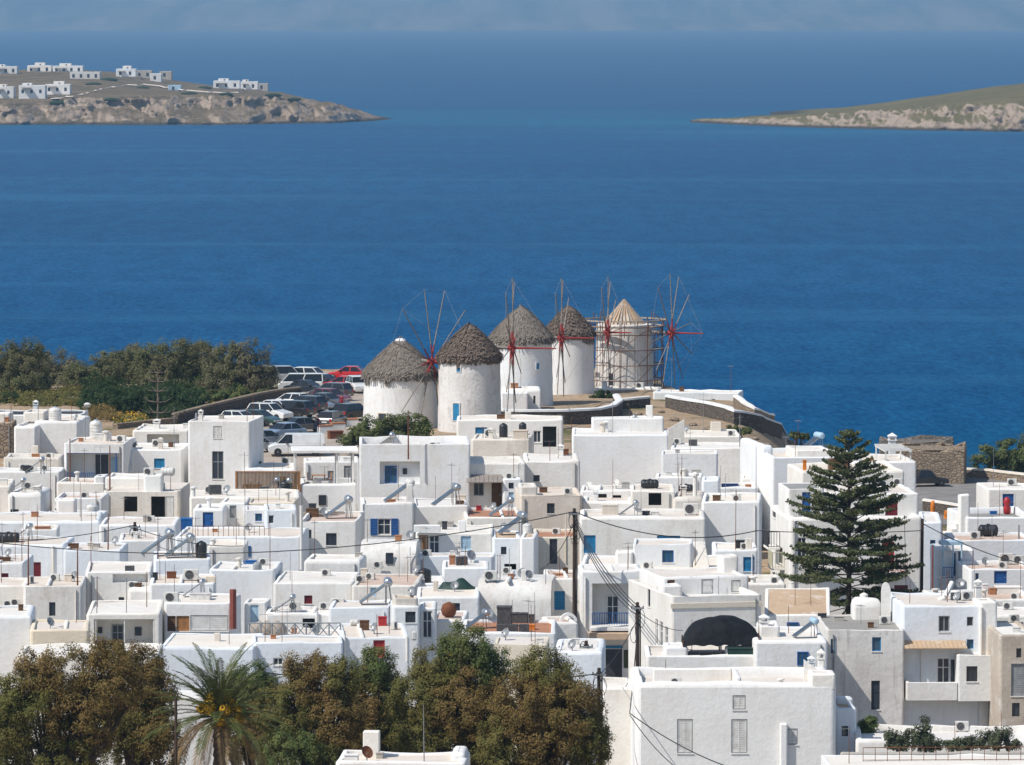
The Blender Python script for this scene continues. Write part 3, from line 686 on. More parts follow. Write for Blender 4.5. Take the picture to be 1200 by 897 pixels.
def antenna(h, px, py, pyt, b=None, n_=4, mat='rust', rz=None, r=.03):
    l = h.onroof(px, py, b); hh = max((py-pyt)*mpp(h.D+l.y), .6)
    o = item('antenna', 'antenna', 'thin rusty antenna mast' if mat == 'rust' else 'thin grey antenna mast', h, l, random.uniform(0, 3) if rz is None else rz, 'thin antenna masts on the roofs')
    mb = MB(); mb.tube((0, 0, -.03), (.02, 0, hh), r, r*.6, n=6); mb.build('mast', mat, o)
    if n_:
        z = hh*.93; bm_ = MB(); bm_.tube((-.35, 0, z), (.45, 0, z), .012, n=4); bo = bm_.build('boom', 'metal_grey', o)
        t = MB(); t.tube((0, -.25, 0), (0, .25, 0), .009, n=4); me = t.mesh('element'); me.materials.append(M['metal_grey'])
        for i in range(n_):
            e = bpy.data.objects.new('element', me); C.objects.link(e); e.parent = bo; e.location = (-.33+.75*i/max(1, n_-1), 0, z)
    return o
def crate(h, px, py, wpx, hpx, mat='wood_brown', name='storage_box', desc=None, cat='box', b=None, dk=.7, rz=0.0):
    l = h.onroof(px, py, b); m_ = mpp(h.D+l.y); w_ = wpx*m_; hh = hpx*m_; d = w_*dk
    o = item(name, cat, desc or (mat.replace('_', ' ')+' box'), h, l, rz+h.th)
    mb = MB(); mb.cbox(-w_/2, -d/2, -.02, w_/2, d/2, hh*.9, .02); mb.build('body', mat, o)
    c = MB(); c.cbox(-w_/2-.03, -d/2-.03, hh*.9, w_/2+.03, d/2+.03, hh, .02); c.build('lid', mat, o); return o
# ------------------------------------------------------------------ the town, back rows first
def HB(short, x0, x1, yt, D, dep=8.0, rot=0.0, zbase=None, **kw):
    h = House(short, x0, D, rot, yt, zbase=zbase); h.block(x0, x1, yt, dep=dep, **kw); return h
def front_rail(h, x0, x1, ytop, ybot, v, mat, n_, **kw):
    a, c = h.loc(x0, ybot, v), h.loc(x1, ytop, v); return railing(h.root, (a[0], v, 0), (c[0], v, 0), a[1], c[1]-a[1], mat, n_, **kw)
# ---- left back
h = HB('low shoreside house with dark flat roof', -14, 96, 486, 262, 6.5, mat='white_cool', roof='roof_dark')
h = HB('low white shed before the dark-roofed house', -14, 11, 485, 257, 3, roof='roof_white', mat='white')
h = HB('low stone wall house at left edge', -14, 16, 496, 252, 4, mat='stone_tan', roof='roof_tan')
h = HB('cubic white house with dome-topped tank on roof', 40, 91, 494, 246, 7, rot=-5, roof='roof_tan', ph=.2, rr=.2)
h.block(16, 41.5, 500, v=-2.4, dep=6, z0=0, roof='roof_white', rr=.2); hb = h.main
h.b = hb; h.block(27, 52, 483, v=3, dep=3, mat='stained', roof='roof_tan'); vtank(h, 64.5, 494, 15, 17, 'tank_white', hb)
antenna(h, 18, 498, 472, hb, 3, 'metal_grey')
h = HB('low tan terrace with two air conditioners', 4, 70, 537, 239, 5, mat='stained', roof='roof_white', ph=.3)
h = HB('long low white wall house with lattice panel', -12, 70, 553, 234, 4.4, roof='roof_white', mat='white_cool')
ac(h, 38, 552, 7, 0); ac(h, 53, 552, 7, 0)
crate(h, 18, 565, 8, 9, 'dark_frame', 'barbecue', 'dark rooftop barbecue box', 'barbecue'); solar(h, 27, 566, 24)
h = HB('white house with blue-posted roofed porch', 75, 146, 520, 236, 8, roof='roof_tan', ph=.16, rr=.06,
       feats=[('p', 77, 531, 143, 566, 2.4), ('d', 112, 533, 127, 556, 'k', 2.4), ('w', 130, 536, 138, 553, 'p', 2.4)])
hb = h.main
for x in (77, 136): h.fbox('post', x-.8, 531, x+.8, 566, .05, .1, 'blue')
h.fbox('beam', 77, 530, 137, 532, .02, .12, 'blue')
front_rail(h, 77, 111, 554.5, 565.5, .1, 'blue', 16)
crate(h, 121, 517, 18, 9, 'tank_white', 'water_tank', 'boxy white water tank', 'water tank', hb); vtank(h, 123, 508, 15, 22, 'tank_white', hb)
antenna(h, 100, 516, 474, hb, 3, 'metal_grey')
h = HB('low white terrace below the blue railing', 66, 123, 566, 229, 5, mat='white', roof='roof_pink', ph=.2); antenna(h, 66.5, 578, 524, None, 0, 'rust', r=.06)
h.b = h.main; h.block(110, 123, 558, v=.1, dep=2.4, z0=h.main['z0'], roof='roof_white')
h = HB('white two-step house with sunken roof terrace', 155, 221, 504, 246, 7, roof='roof_white', feats=[('p', 172, 509, 210, 524, 1.2)], rr=.18)
ac(h, 206, 523, 7, 0, b=dict(h.main, zr=h.main['z0']+.5, v0=.1, v1=1.0)) if False else None
h = HB('white house with outside stair and cyan shutters', 146, 214, 527, 238, 7, roof='roof_white', mat='white_fresh', feats=[('w', 180.5, 537.5, 193, 549, 'c')])
for i in range(6): h.fbox('step', 147, 551-i*3.8, 156, 560, -1.9+i*.32, .34, 'white')
h = HB('tall white house with upper and lower shuttered windows', 220, 293, 494, 237, 7, rot=-7, roof='roof_white', ph=.1, rr=.06,
       feats=[('w', 250, 499.5, 260, 514, 'w'), ('w', 248.5, 529, 262, 562, 'G')])
antenna(h, 230, 493, 484, None, 0, 'metal_grey', r=.14); antenna(h, 272, 540, 520, None, 0, 'rust')
h = HB('stained white house with dark open doorway', 121, 209, 576, 222, 9, mat='stained', roof='roof_tan', rr=.06, ph=.1,
       feats=[('o', 145.5, 582, 161, 600), ('o', 177, 582, 193.5, 613), ('w', 193.8, 582, 204, 613, 'w')])
hb = h.main; h.block(123, 171, 560, v=4.2, dep=4.5, mat='white', roof='roof_white'); b2 = h.b
h.b = hb; h.block(168, 190, 557, v=.9, dep=1.4, mat='white_cool', roof='roof_tan'); b3 = h.b
htank(h, 199, 556, 17, 10, 'tank_white', b3 | dict(u1=b3['u1']+3)); ac(h, 176, 556, 12, 0, b=b3); antenna(h, 123, 575, 522, hb, 0, 'rust', r=.07); antenna(h, 200, 575, 556, hb, 0)
# ---- bamboo terrace and pergola house, mid left back
h = HB('white house behind the bamboo screen', 286, 349, 549, 236, 6, roof='roof_white', mat='white', rr=.25); ac(h, 335, 542, 11, 0)
h = HB('white flat terrace house with bamboo screen', 276, 352, 579, 226, 8, roof='roof_tan', mat='white')
a0 = h.loc(277, 579, 2.0); sc_w = h.loc(351, 579, 2.0)[0]-a0[0]; zt = h.loc(300, 553, 2.0)[1]; zb_ = h.main['zr']
o = item('bamboo_screen', 'screen', 'brown bamboo screen in orange wood frame', h, Vector((a0[0], 2.0, zb_)))
t = MB(); t.tube((0, 0, .05), (0, 0, zt-zb_-.05), .05, n=5); me = t.mesh('cane'); me.materials.append(M['straw_mat'])
for i in range(int(sc_w/.11)):
    e = bpy.data.objects.new('cane', me); C.objects.link(e); e.parent = o; e.location = (.1+i*.11, random.uniform(-.015, .015), 0)
for x in (0, sc_w): t = MB(); t.box(x-.08, -.1, -.02, x+.08, .1, zt-zb_+.05); t.build('post', 'wood_orange', o)
t = MB(); t.box(.09, -.07, zt-zb_-.06, sc_w-.09, .07, zt-zb_+.04); t.build('rail', 'wood_orange', o)
solar(h, 316, 580, 26); solar(h, 330, 581, 26); vtank(h, 334, 582, 16, 18, 'tank_black'); ac(h, 308, 584, 13, mat='ac_dark'); ac(h, 331, 584, 13, mat='ac_dark')
crate(h, 296, 577, 22, 9, 'tank_black', 'storage_box', 'long black storage chest')
h = HB('small white house with pergola dining terrace', 356, 421, 541, 238, 5, mat='white', roof='roof_white', feats=[('d', 403, 546, 411, 563, 'y'), ('w', 384, 552, 391, 563, 'y')])
h = HB('low white parapet house under the pergola', 352, 418, 567, 227, 6, mat='white_cool', roof='roof_white', ph=.5, rr=.2)
p0 = h.loc(342, 531, 0); p1 = h.loc(420, 531, 0)
o = item('pergola', 'pergola', 'flat white pergola roof on white posts', h, Vector((p0[0], 0, h.main['zr'])), h.th)
wp = p1[0]-p0[0]; zp = p0[1]-h.main['zr']
t = MB(); t.cbox(0, -.1, zp, wp, 4.2, zp+.22, .04); t.build('canopy', 'white', o)
for x in (.3, wp*.68, wp*.92):
    for y in (.25, 3.9): t = MB(); t.cbox(x-.09, y-.09, -.4, x+.09, y+.09, zp, .02); t.build('post', 'white_paint', o)
def table_set(h, px, py, desc, b=None):
    l = h.onroof(px, py, b); o = item('dining_table', 'table', desc, h, l)
    t = MB(); t.cbox(-.6, -.4, .70, .6, .4, .75, .015); t.build('tabletop', 'wood_orange', o)
    for x in (-.5, .5):
        for y in (-.32, .32): q = MB(); q.tube((x, y, -.02), (x, y, .7), .03, n=5); q.build('leg', 'wood_brown', o)
def chair(h, px, py, mat, desc, rz=0., b=None):
    l = h.onroof(px, py, b); o = item('chair', 'chair', desc, h, l, rz)
    t = MB(); t.cbox(-.22, -.22, .42, .22, .22, .47, .012); t.build('seat', mat, o); t = MB(); t.cbox(-.22, .18, .48, .22, .22, .95, .012); t.build('backrest', mat, o)
    for x in (-.19, .19):
        for y in (-.19, .19): q = MB(); q.tube((x, y, -.02), (x, y, .42), .02, n=5); q.build('leg', mat, o)
table_set(h, 372, 562, 'wooden dining table under the pergola'); chair(h, 362, 561, 'wood_brown', 'brown chair under the pergola', 1.5); chair(h, 384, 562, 'terra_pot', 'reddish chair under the pergola', -1.4)
# ---- mid back
h = HB('long white house below the thatched mills', 535, 660, 492, 250, 6, roof='roof_white', mat='white_fresh', rr=.15,
       feats=[('o', 636, 500, 652, 524), ('w', 625, 505, 634, 519, 'g'), ('w', 557, 501, 571, 513, 'c')])
h = HB('large white house with inset blue window', 421, 551, 521, 226, 9, rot=1.5, roof='roof_tan', ph=1.1, rr=.07, th=.16,
       feats=[('p', 445, 541, 492, 567.5, .55), ('w', 451, 546, 465, 566, 'u', .55), ('w', 472, 549, 477, 556, 'k', .55)])
hb = h.main; solar(h, 450, 517, 26, b=hb); ac(h, 507, 519, 12, 0, b=hb); crate(h, 524, 520, 20, 4, 'plastic_blue', 'bench', 'low blue bench', 'bench', hb); antenna(h, 481, 562, 505, hb | dict(v0=-.8, v1=-.6), 4, 'rust', r=.07)
crate(h, 487, 520, 8, 8, 'white', 'vent_box', 'small white vent box', 'box', hb)
h = HB('stained white house with two black tanks', 552, 621, 515, 238, 7, mat='stained', roof='roof_white', ph=.12)
vtank(h, 590, 513, 10, 17); vtank(h, 612.5, 510, 9, 15); ac(h, 574, 513, 13, 0); crate(h, 610, 516, 17, 12, 'beige', 'storage_box', 'stained beige roof box', 'box'); antenna(h, 566, 514, 500, None, 0)
h = HB('white house with wide flat white roof', 615, 680, 540, 229, 8, mat='white', roof='roof_white', rr=.18, feats=[('w', 625, 557, 632.5, 564.5, 'k')])
crate(h, 659, 530, 12, 7, 'rust', 'storage_box', 'small rusty box', 'box'); antenna(h, 649, 556, 530, None, 3)
h = HB('white house with brown porch awning', 549, 616, 543, 226.5, 7, mat='white', roof='roof_white', rr=.15,
       feats=[('w', 555, 566, 567, 581, 'G'), ('d', 576, 566, 588, 594, 'd')])
h.b = h.main; h.block(589, 611, 561, v=-1.3, dep=1.3, z0=0, mat='white_cool', roof='roof_white', feats=[('w', 596, 566, 602, 573, 'k'), ('w', 596, 577, 602, 583, 'p')]); ac(h, 596, 559, 9, 0)
a0 = h.loc(547, 566, -1.6); a1 = h.loc(589, 566, -1.6); zz = h.loc(560, 557, 0)[1]
t = MB(); nsl = 8
for i in range(nsl):
    u0 = a0[0]+(a1[0]-a0[0])*i/nsl; u1 = a0[0]+(a1[0]-a0[0])*(i+.9)/nsl
    t = MB(); t.add([(u0, -1.6, a0[1]), (u1, -1.6, a0[1]), (u1, -.02, zz), (u0, -.02, zz), (u0, -1.6, a0[1]+.05), (u1, -1.6, a0[1]+.05), (u1, -.02, zz+.05), (u0, -.02, zz+.05)], [(3,2,1,0),(4,5,6,7),(0,1,5,4),(1,2,6,5),(2,3,7,6),(3,0,4,7)]); t.build('awning_slat', 'awning_brown', h.root)
antenna(h, 597, 552, 521, None, 3, 'rust')
h = HB('big blank white house with tall roof chimney', 670, 783, 510, 241, 8, mat='white_fresh', roof='roof_white', ph=.12, rr=.12)
hb = h.main; h.chimney(707, 507, 10, 13, 'pipe', 'beige'); h.chimney(760, 497, 8, 29, 'box'); solar(h, 736, 503, 22, b=hb); vtank(h, 730, 503, 14, 9, b=hb); ac(h, 752, 503, 17, 0, b=hb); dish(h, 713, 500, 10, b=hb); dish(h, 759, 500, 8, hp=16, b=hb)
h.b = hb; h.block(693, 778, 490, v=5.4, dep=2.4, z0=hb['zr'], roof='roof_white', mat='white')
h = HB('white house with slanting roof wedge', 783, 869, 511, 248, 8, mat='white_fresh', roof='roof_white')
t = MB(); u0, z0 = h.loc(783, 524, -1.2); u1, z1 = h.loc(802, 492, -1.2); _, zl = h.loc(783, 503, -1.2)
t.add([(u0, -1.2, z0-1), (u1, -1.2, z0-1), (u1, -1.2, z1), (u0, -1.2, zl), (u0, -.9, z0-1), (u1, -.9, z0-1), (u1, -.9, z1), (u0, -.9, zl)], [(0,1,2,3),(7,6,5,4),(0,4,5,1),(1,5,6,2),(2,6,7,3),(3,7,4,0)]); t.build('wedge_wall', 'white', h.root)
h.chimney(837, 503, 12, 11, 'box', 'stained')
h = HB('plain white house with thin lower ledge', 786, 871, 525, 240, 6, mat='white', roof='roof_white'); ac(h, 794, 521, 9, 0); ac(h, 812, 523, 10, 0, 'ac_dark'); antenna(h, 871, 560, 520, None, 2, 'metal_grey', r=.05)
h = HB('boxy white annex with pale flat lid', 775, 841, 532, 232, 4.5, mat='white_cool', roof='roof_white', rr=.04)
h = HB('narrow white block with a blue door behind', 868, 887, 560, 226, 5, mat='white', roof='roof_white', feats=[('d', 874, 539, 879, 556, 'c')])
# ---- second row left
h = HB('small vaulted white house with tiny window', 9, 49, 577, 218, 6, roof='roof_white', rr=.4, feats=[('w', 12, 597, 22, 606, 'k')]); solar(h, 20, 578, 22); h.chimney(47, 577, 6, 9, 'pipe')
h = HB('white house with roof lattice at far left', -14, 12, 570, 221, 7, roof='roof_white'); crate(h, 4, 569, 10, 8, 'white', 'vent_box', 'white vent box', 'box')
h = HB('low cube house with round white tank', 64, 120, 583, 219, 4.5, mat='white', roof='roof_pink', ph=.25)
h = HB('low white yard wall by the round tank', 52, 121, 603, 212, 4, roof='roof_pink', mat='white_cool', ph=.2)
h.b = h.main; h.block(66, 88, 586, v=1.6, dep=1.5, mat='white', roof='roof_white'); vtank(h, 108, 606, 14, 15, 'tank_white', h.main); antenna(h, 50, 604, 535, h.main, 2, 'rust'); crate(h, 63, 606, 9, 5, 'wood_orange', 'storage_box', 'small wooden box', 'box', h.main); crate(h, 78, 607, 8, 4, 'terra_pot', 'planter', 'low clay planter', 'planter', h.main)
h = HB('long bluish white wall house with black tank', -14, 117, 611, 207, 8, mat='white_cool', roof='roof_tan', rr=.2); hb = h.main
antenna(h, 86, 640, 608, None, 2, 'metal_grey'); antenna(h, 128, 612, 575, None, 3, 'metal_grey')
h = HB('low white parapet below the dark doorway', 116, 206, 615, 206, 7, mat='white', roof='roof_tan', rr=.16)
h = HB('white roof block beside the lying tank', 25, 68, 620, 202, 4, mat='white', roof='roof_tan', ph=.1); crate(h, 50, 621, 18, 4, 'terracotta', 'planter', 'low terracotta trough', 'planter')
# cluster around the blue door
h = HB('white terrace house above the bright door', 222, 351, 582, 219, 7, mat='white', roof='roof_white', rr=.15); ac(h, 252, 580, 15, .2, 'ac_dark'); ac(h, 246, 579, 12, -.2); dish(h, 266, 581, 10); h.chimney(226, 588, 6, 14, 'pipe'); antenna(h, 287, 582, 530, None, 2, 'rust')
h = HB('white house with shuttered grey window', 258, 288, 589, 214, 5, mat='white', roof='roof_white', feats=[('w', 269, 592.5, 277, 607, 'y')])
h = HB('small white house with bright blue door', 226, 262, 597, 212, 5, mat='white_fresh', roof='roof_white', feats=[('d', 237.5, 600.5, 250, 619.5, 'b')], rr=.15)
crate(h, 216, 624, 19, 17, 'plastic_blue', 'storage_box', 'large blue plastic chest', 'box', dict(u0=-4, u1=2, v0=-2.5, v1=0, zr=h.loc(216, 624, -1)[1]))
h = HB('beige roof block with air conditioners', 289, 346, 589, 215, 4, mat='cream', roof='roof_tan')
h = HB('white house with small blue window', 286, 311, 597, 212, 4, mat='white', roof='roof_white', feats=[('w', 299, 602, 307, 611, 'u')])
h = HB('white house with tiny grey window', 310, 348, 597, 210, 5, mat='white_cool', roof='roof_white', feats=[('w', 314.5, 604, 321, 614, 'g')])
h = HB('long white retaining house with steel railing', 205, 352, 629, 202, 8, mat='white_cool', roof='roof_tan', rr=.12)
hb = h.main; a = h.loc(226, 628, .3); c = h.loc(310, 628, .3); railing(h.root, (a[0], .3, 0), (c[0], .3, 0), hb['zr'], .85, 'rust', 14, r=.02)
crate(h, 252, 624, 6, 4, 'terra_pot', 'planter', 'small clay planter', 'planter'); h.pipe(353, 593, 668, .12); vtank(h, 353, 612, 6, 8) if False else None
h = HB('white house with rubble on terracotta roof', 351, 418, 611, 206, 9, mat='white', roof='roof_pink', ph=.35, rr=.06, feats=[('w', 358, 621, 365, 631.5, 'k'), ('w', 382, 625, 394.5, 639.5, 'k')])
hb = h.main; solar(h, 397, 608, 34, .2); crate(h, 366, 606, 14, 10, 'wood_brown'); crate(h, 352.5, 600, 8, 14, 'dark_frame', 'storage_box', 'dark metal cupboard', 'cupboard', dk=1)
for i in range(7):
    l = h.onroof(360+i*7, 592+random.uniform(0, 5)); o = item('timber_plank', 'plank', 'loose weathered timber plank', h, l+Vector((0, 0, .1+.03*i)), random.uniform(-.7, .7), 'loose planks on the rubble roof')
    t = MB(); t.box(-1.0, -.08, -.03, 1.0, .08, .03); t.build('board', 'wood_pale', o)
h = HB('low white ledge house beside the drain pipes', 356, 423, 657, 196, 5, mat='white', roof='roof_white', rr=.25)
h = HB('white house with open blue shutters', 424, 485, 590, 211, 6, mat='white', roof='roof_white', rr=.12, feats=[('w', 434, 608, 466.5, 627, 'B')])
hb = h.main; solar(h, 468, 590, 36, .15, tank='tank_white'); h.chimney(483, 592, 7, 24, 'box'); h.pipe(420, 540, 610, .06, -.2)
h = HB('plain white house with solar heater', 485, 549, 593, 213, 7, mat='white', roof='roof_white', rr=.12); solar(h, 523, 594, 34, .2); crate(h, 540, 588, 12, 8, 'beige', 'storage_box', 'square stained roof box', 'box')
h = HB('beige house with small dark window', 609, 682, 581, 215, 8, mat='beige', roof='roof_tan', feats=[('w', 641, 590, 650, 602, 'k')], rr=.05)
hb = h.main; h.block(609, 630, 570, v=.2, dep=3, mat='stained', roof='roof_tan')
h = HB('low white house with red-edged terrace', 545, 612, 606, 211, 8, mat='white', roof='terracotta', ph=.2); solar(h, 588, 606, 30, .1); dish(h, 578, 600, 9); crate(h, 560, 596, 6, 6, 'red', 'planter', 'small red planter', 'planter')
h = HB('cream house with tall dark window', 624, 676, 629, 206, 6, mat='cream', roof='terracotta', ph=.2, feats=[('w', 644, 631, 653, 661, 'k')]); h.pipe(663, 600, 660, .05, -.05, 'cream')
h = HB('white house with glazed sunroom', 487, 577, 625, 204, 7, mat='white', roof='roof_white', rr=.1, feats=[('w', 491, 627, 502, 649, 'o'), ('w', 503, 627, 515, 649, 'g'), ('w', 540, 628.5, 552, 645, 'p')])
hb = h.main; crate(h, 523, 615, 18, 6, 'concrete', 'storage_box', 'grey concrete box', 'box'); crate(h, 521, 621, 6, 10, 'dark_frame', 'storage_box', 'small dark metal box', 'box')
t = h.fbox('awning', 485, 616, 516, 624, -.7, .6, 'white')
h = HB('low white wall under the glazed sunroom', 488, 578, 652, 200.5, 3, mat='white_cool', roof='roof_white', rr=.06)
h = HB('pale blue white house with leaning solar panel', 577, 610, 630, 203.5, 6, mat='white_cool', roof='roof_rust', feats=[('w', 587, 641, 593.5, 650, 'k'), ('o', 591, 661, 605, 668)]); solar(h, 601, 627, 34, .25); dish(h, 590, 622, 9)
h = HB('tall narrow whitewashed wall house', 609, 627, 630, 202, 5, mat='white_cool', roof='roof_rust'); vtank(h, 617, 616, 11, 12, 'tank_white')
h = House('small vaulted cream house with one window', 424, 199.5, 0, 640); h.vault(424, 489, 634, 5, 1.7, 'stained', [('w', 452, 648, 461, 661, 'k')]); ac(h, 443, 666, 9, 0, b=h.b | dict(zr=h.loc(443, 667, -1)[1], v0=-1.4, v1=-.2, u0=h.b['u0'])); crate(h, 475, 628, 8, 6, 'concrete', 'vent_box', 'grey concrete vent box', 'box') if False else None
# right of centre, middle
h = HB('white roof block with two dark vents', 682, 742, 587, 217, 6, mat='white', roof='roof_tan', feats=[('o', 701, 579.5, 711, 586)], rr=.25)
h = HB('white house with two small dark openings', 680, 742, 575, 219, 5, mat='white', roof='roof_white', feats=[('o', 701, 579, 711, 586), ('o', 718, 580.5, 728, 586)]); dish(h, 690, 575, 8, mat='ac_white'); dish(h, 722, 573, 9, mat='ac_white'); crate(h, 733, 573, 9, 8, 'concrete', 'vent_box', 'grey vent box', 'box')
h = HB('white house with large dark window', 739, 791, 575, 215, 6, mat='white', roof='roof_tan', feats=[('o', 760, 578, 775, 592.5)]); htank(h, 761.5, 573, 21, 11); 
h = HB('stained white house with round roof hump', 789, 824, 583, 214.5, 6, mat='stained', roof='roof_tan', rr=.3); htank(h, 804, 577, 17, 10); h.chimney(814.5, 582, 7, 29, 'pipe'); antenna(h, 793, 604, 553, None, 2)
h = HB('low white wall behind the two lying tanks', 768, 823, 559, 224, 4, mat='white', roof='roof_white'); crate(h, 816, 556, 11, 6, 'concrete', 'vent_box', 'flat grey vent box', 'box')
h = HB('grey-shaded white cube beside the pipe chimney', 822, 843, 563, 218.5, 4, mat='white_cool', roof='roof_white')
h = HB('low white terrace with dark trough', 841, 887, 571, 222, 5, mat='white', roof='roof_tan', ph=.5, rr=.16); crate(h, 853, 564, 19, 6, 'blue_deep', 'planter', 'long dark blue trough', 'planter'); crate(h, 876, 566, 9, 5, 'terra_pot', 'planter', 'clay planter', 'planter')
h = HB('plain tall white house beside the street', 822, 891, 588, 209, 8, mat='white_fresh', roof='roof_white', ph=.25); antenna(h, 863, 590, 574, None, 2); antenna(h, 886, 590, 520, None, 0, 'metal_grey')
h = HB('wide white house with blue shuttered window', 679, 827, 606, 206, 7, rot=-1, mat='white', roof='roof_tan', rr=.22, ph=.3, feats=[('w', 684, 627.5, 698, 648.5, 'c'), ('w', 770, 628, 797, 633, 'c')])
hb = h.main; crate(h, 715, 603, 19, 12, 'stained', 'storage_box', 'rust-streaked beige box', 'box'); dish(h, 746, 600, 10, -.9, hp=8); crate(h, 757, 604, 9, 5, 'dark_frame', 'storage_box', 'small black box', 'box'); ac(h, 810, 604, 18, 0); solar(h, 737, 605, 18)
h = HB('low white terrace before the blue-shuttered wall', 679, 846, 667, 192, 10, mat='white', roof='roof_white', ph=.2, rr=.15)
hb = h.main; h.block(742, 811, 638, v=3.2, dep=4, mat='white_cool', roof='roof_tan', rr=.05, feats=[('w', 776, 645, 789.5, 659.5, 'u')], lfeats=[]); h.b = hb
h.block(721, 742, 647, v=3.0, dep=2, mat='white', roof='roof_white'); h.b = hb
t = MB(); u0, z0 = h.loc(812, 660, 3.2); u1, z1 = h.loc(831, 636, 3.2); t.add([(u0, 3.2, hb['zr']), (u1, 3.2, hb['zr']), (u1-.3, 3.9, z1), (u0, 3.9, z1), (u0, 4.3, hb['zr']), (u1, 4.3, hb['zr'])], [(0,1,2,3),(3,2,5,4),(0,3,4),(1,5,2)]); t.build('stair_hood', 'white', h.root)
# ---- third row left
h = HB('bluish white house with dark red door', -14, 75, 639, 198, 7, mat='white_cool', roof='roof_tan', feats=[('d', 30.5, 659, 48, 677, 'r')], rr=.14)
htank(h, 10, 636, 26, 12); solar(h, 27, 633, 24); h.pipe(62, 640, 678, .09); antenna(h, 27, 640, 600, None, 3)
h = HB('plain bluish white house with pipe mast', 74, 142, 645, 196, 6, mat='white_cool', roof='roof_tan'); crate(h, 86, 643, 12, 6, 'wood_brown'); crate(h, 110, 642, 14, 5, 'concrete', 'vent_box', 'low concrete vent', 'box'); antenna(h, 107, 668, 623, None, 0, 'rust', r=.05); dish(h, 135, 640, 9)
h = HB('small white wall house behind the wooden pole', 139, 186, 633, 199.5, 6, mat='white_cool', roof='roof_tan')
h = HB('white house with black egg-shaped tank', 180, 247, 656, 194, 7, mat='white_cool', roof='roof_tan', rr=.1); vtank(h, 236, 654, 13, 20); solar(h, 181, 652, 40, .1); solar(h, 211, 654, 36, .1); antenna(h, 174, 668, 615, None, 3)
h = HB('small white cube beside the black tank', 243, 287, 640, 198, 5, mat='white', roof='roof_white', rr=.12); h.chimney(247, 640, 6, 9, 'pipe')
h = HB('low white parapet house with blue sign', 245, 322, 668, 191, 6, mat='white_cool', roof='roof_white', rr=.1); antenna(h, 287, 662, 570, None, 2, 'metal_grey'); crate(h, 301, 653, 15, 4, 'plastic_blue', 'bench', 'low blue bench', 'bench'); antenna(h, 303, 684, 629, None, 2, 'rust')
h.b = h.main; h.block(296, 305, 660, v=.4, dep=1.2, mat='grey_paint', roof='roof_grey')
h = HB('small white house with dark red window', -14, 28, 660, 190.5, 6, mat='white', roof='roof_tan', feats=[('w', 1.5, 672, 10, 684, 'r')]); dish(h, 10, 655, 9); crate(h, 5, 658, 14, 5, 'wood_brown'); antenna(h, 26, 660, 622, None, 2)
h = HB('white house with wide flat roof and red hoses', 320, 413, 683, 189, 8, mat='white', roof='roof_white', ph=.1, feats=[('w', 356.5, 698, 366, 708, 'r')])
vtank(h, 316, 687, 17, 13, 'tank_white') if False else None
h = HB('low stained house with pink roof edge', 412, 487, 686, 188.5, 8, mat='stained', roof='roof_pink', feats=[('w', 434, 687.5, 441, 699, 'p')]); ac(h, 419, 683, 10, .3); ac(h, 434, 680, 8, -.3); crate(h, 427, 679, 8, 13, 'beige', 'storage_box', 'tall beige box', 'box'); dish(h, 489, 674, 10)
h = HB('white cube with round black tank', 480, 524, 684, 191, 5, mat='white', roof='roof_white', ph=.3); vtank(h, 497, 683, 17, 17); crate(h, 496, 691, 5, 10, 'concrete', 'vent_box', 'slim grey vent', 'box')
h = HB('white cube with roof air conditioner', 518, 573, 665, 196, 5, mat='white', roof='roof_white'); ac(h, 541, 663, 14, .2, 'ac_dark'); dish(h, 552, 660, 12, .6); crate(h, 530, 662, 7, 11, 'terra_pot', 'planter', 'tall clay pot', 'planter'); antenna(h, 545, 664, 640, None, 2)
h = HB('white house with dark green tarp', 488, 562, 700, 184, 7, mat='white', roof='roof_white', feats=[('w', 529, 707, 539, 719, 'k')], rr=.12)
l = h.onroof(536, 687); o = item('tarpaulin', 'tarpaulin', 'crumpled dark green tarpaulin', h, l); t = MB(); t.lathe([(1.35, -.02), (1.2, .12), (.95, .35), (.5, .55), (.12, .62)], 14); t.v = [(x*1.0, y*.55, z*(1+.3*math.sin(5*x))) for x, y, z in t.v]; t.build('cover', 'tarp_green', o, 30)
h = House('broad barrel-vaulted white house', 561, 186, 0, 690); h.vault(561, 647, 680, 7, 1.5, 'stained'); ac(h, 575, 681, 16, 0); dish(h, 612, 680, 11, -.3); dish(h, 620, 681, 9, .5); antenna(h, 586, 680, 650, None, 0); antenna(h, 635, 722, 685, h.b | dict(v0=-.6, v1=-.5), 0, 'metal_grey')
h = HB('narrow white house with blue shutters', 642, 682, 678, 188, 6, mat='white', roof='roof_pink', feats=[('w', 647, 693, 662, 715, 'c')]); crate(h, 655, 675, 14, 3, 'terracotta', 'planter', 'low red clay trough', 'planter')
# ---- balcony house and its neighbours
h = HB('white house with blue balcony railing', 680, 753, 669, 187, 4.5, mat='white', roof='roof_white', ph=.12, rr=.15,
       feats=[('p', 694, 684, 747, 733, 1.7), ('d', 711, 698, 725, 732, 'g', 1.7)])
z = h.loc(700, 734, 0)[1]; ua, _ = h.loc(692, 734, -.8); ub, _ = h.loc(747, 734, -.8)
t = MB(); t.cbox(ua, -.9, z-.22, ub, -.003, z, .03); t.build('balcony_slab', 'white', h.root)
front_rail(h, 694, 746, 718.5, 732.5, -.8, 'blue', 18)
t = MB(); t.cbox(ua-.1, -1.3, z-.75, ub+.1, -.05, z-.32, .05); t.build('awning', 'awning_tan', h.root)
h.fbox('shop_sign', 704, 757, 730, 760, -.1, .08, 'cyan_blue'); h.pipe(686, 677, 735, .07)
h.fbox('dark_shop_panel', 706, 761, 729, 805, -.02, .04, 'dark_frame')  # flat dark panel standing in for the shaded shop interior
h.fbox('window_poster', 731, 762, 744, 783, -.06, .05, 'leaf_dim')
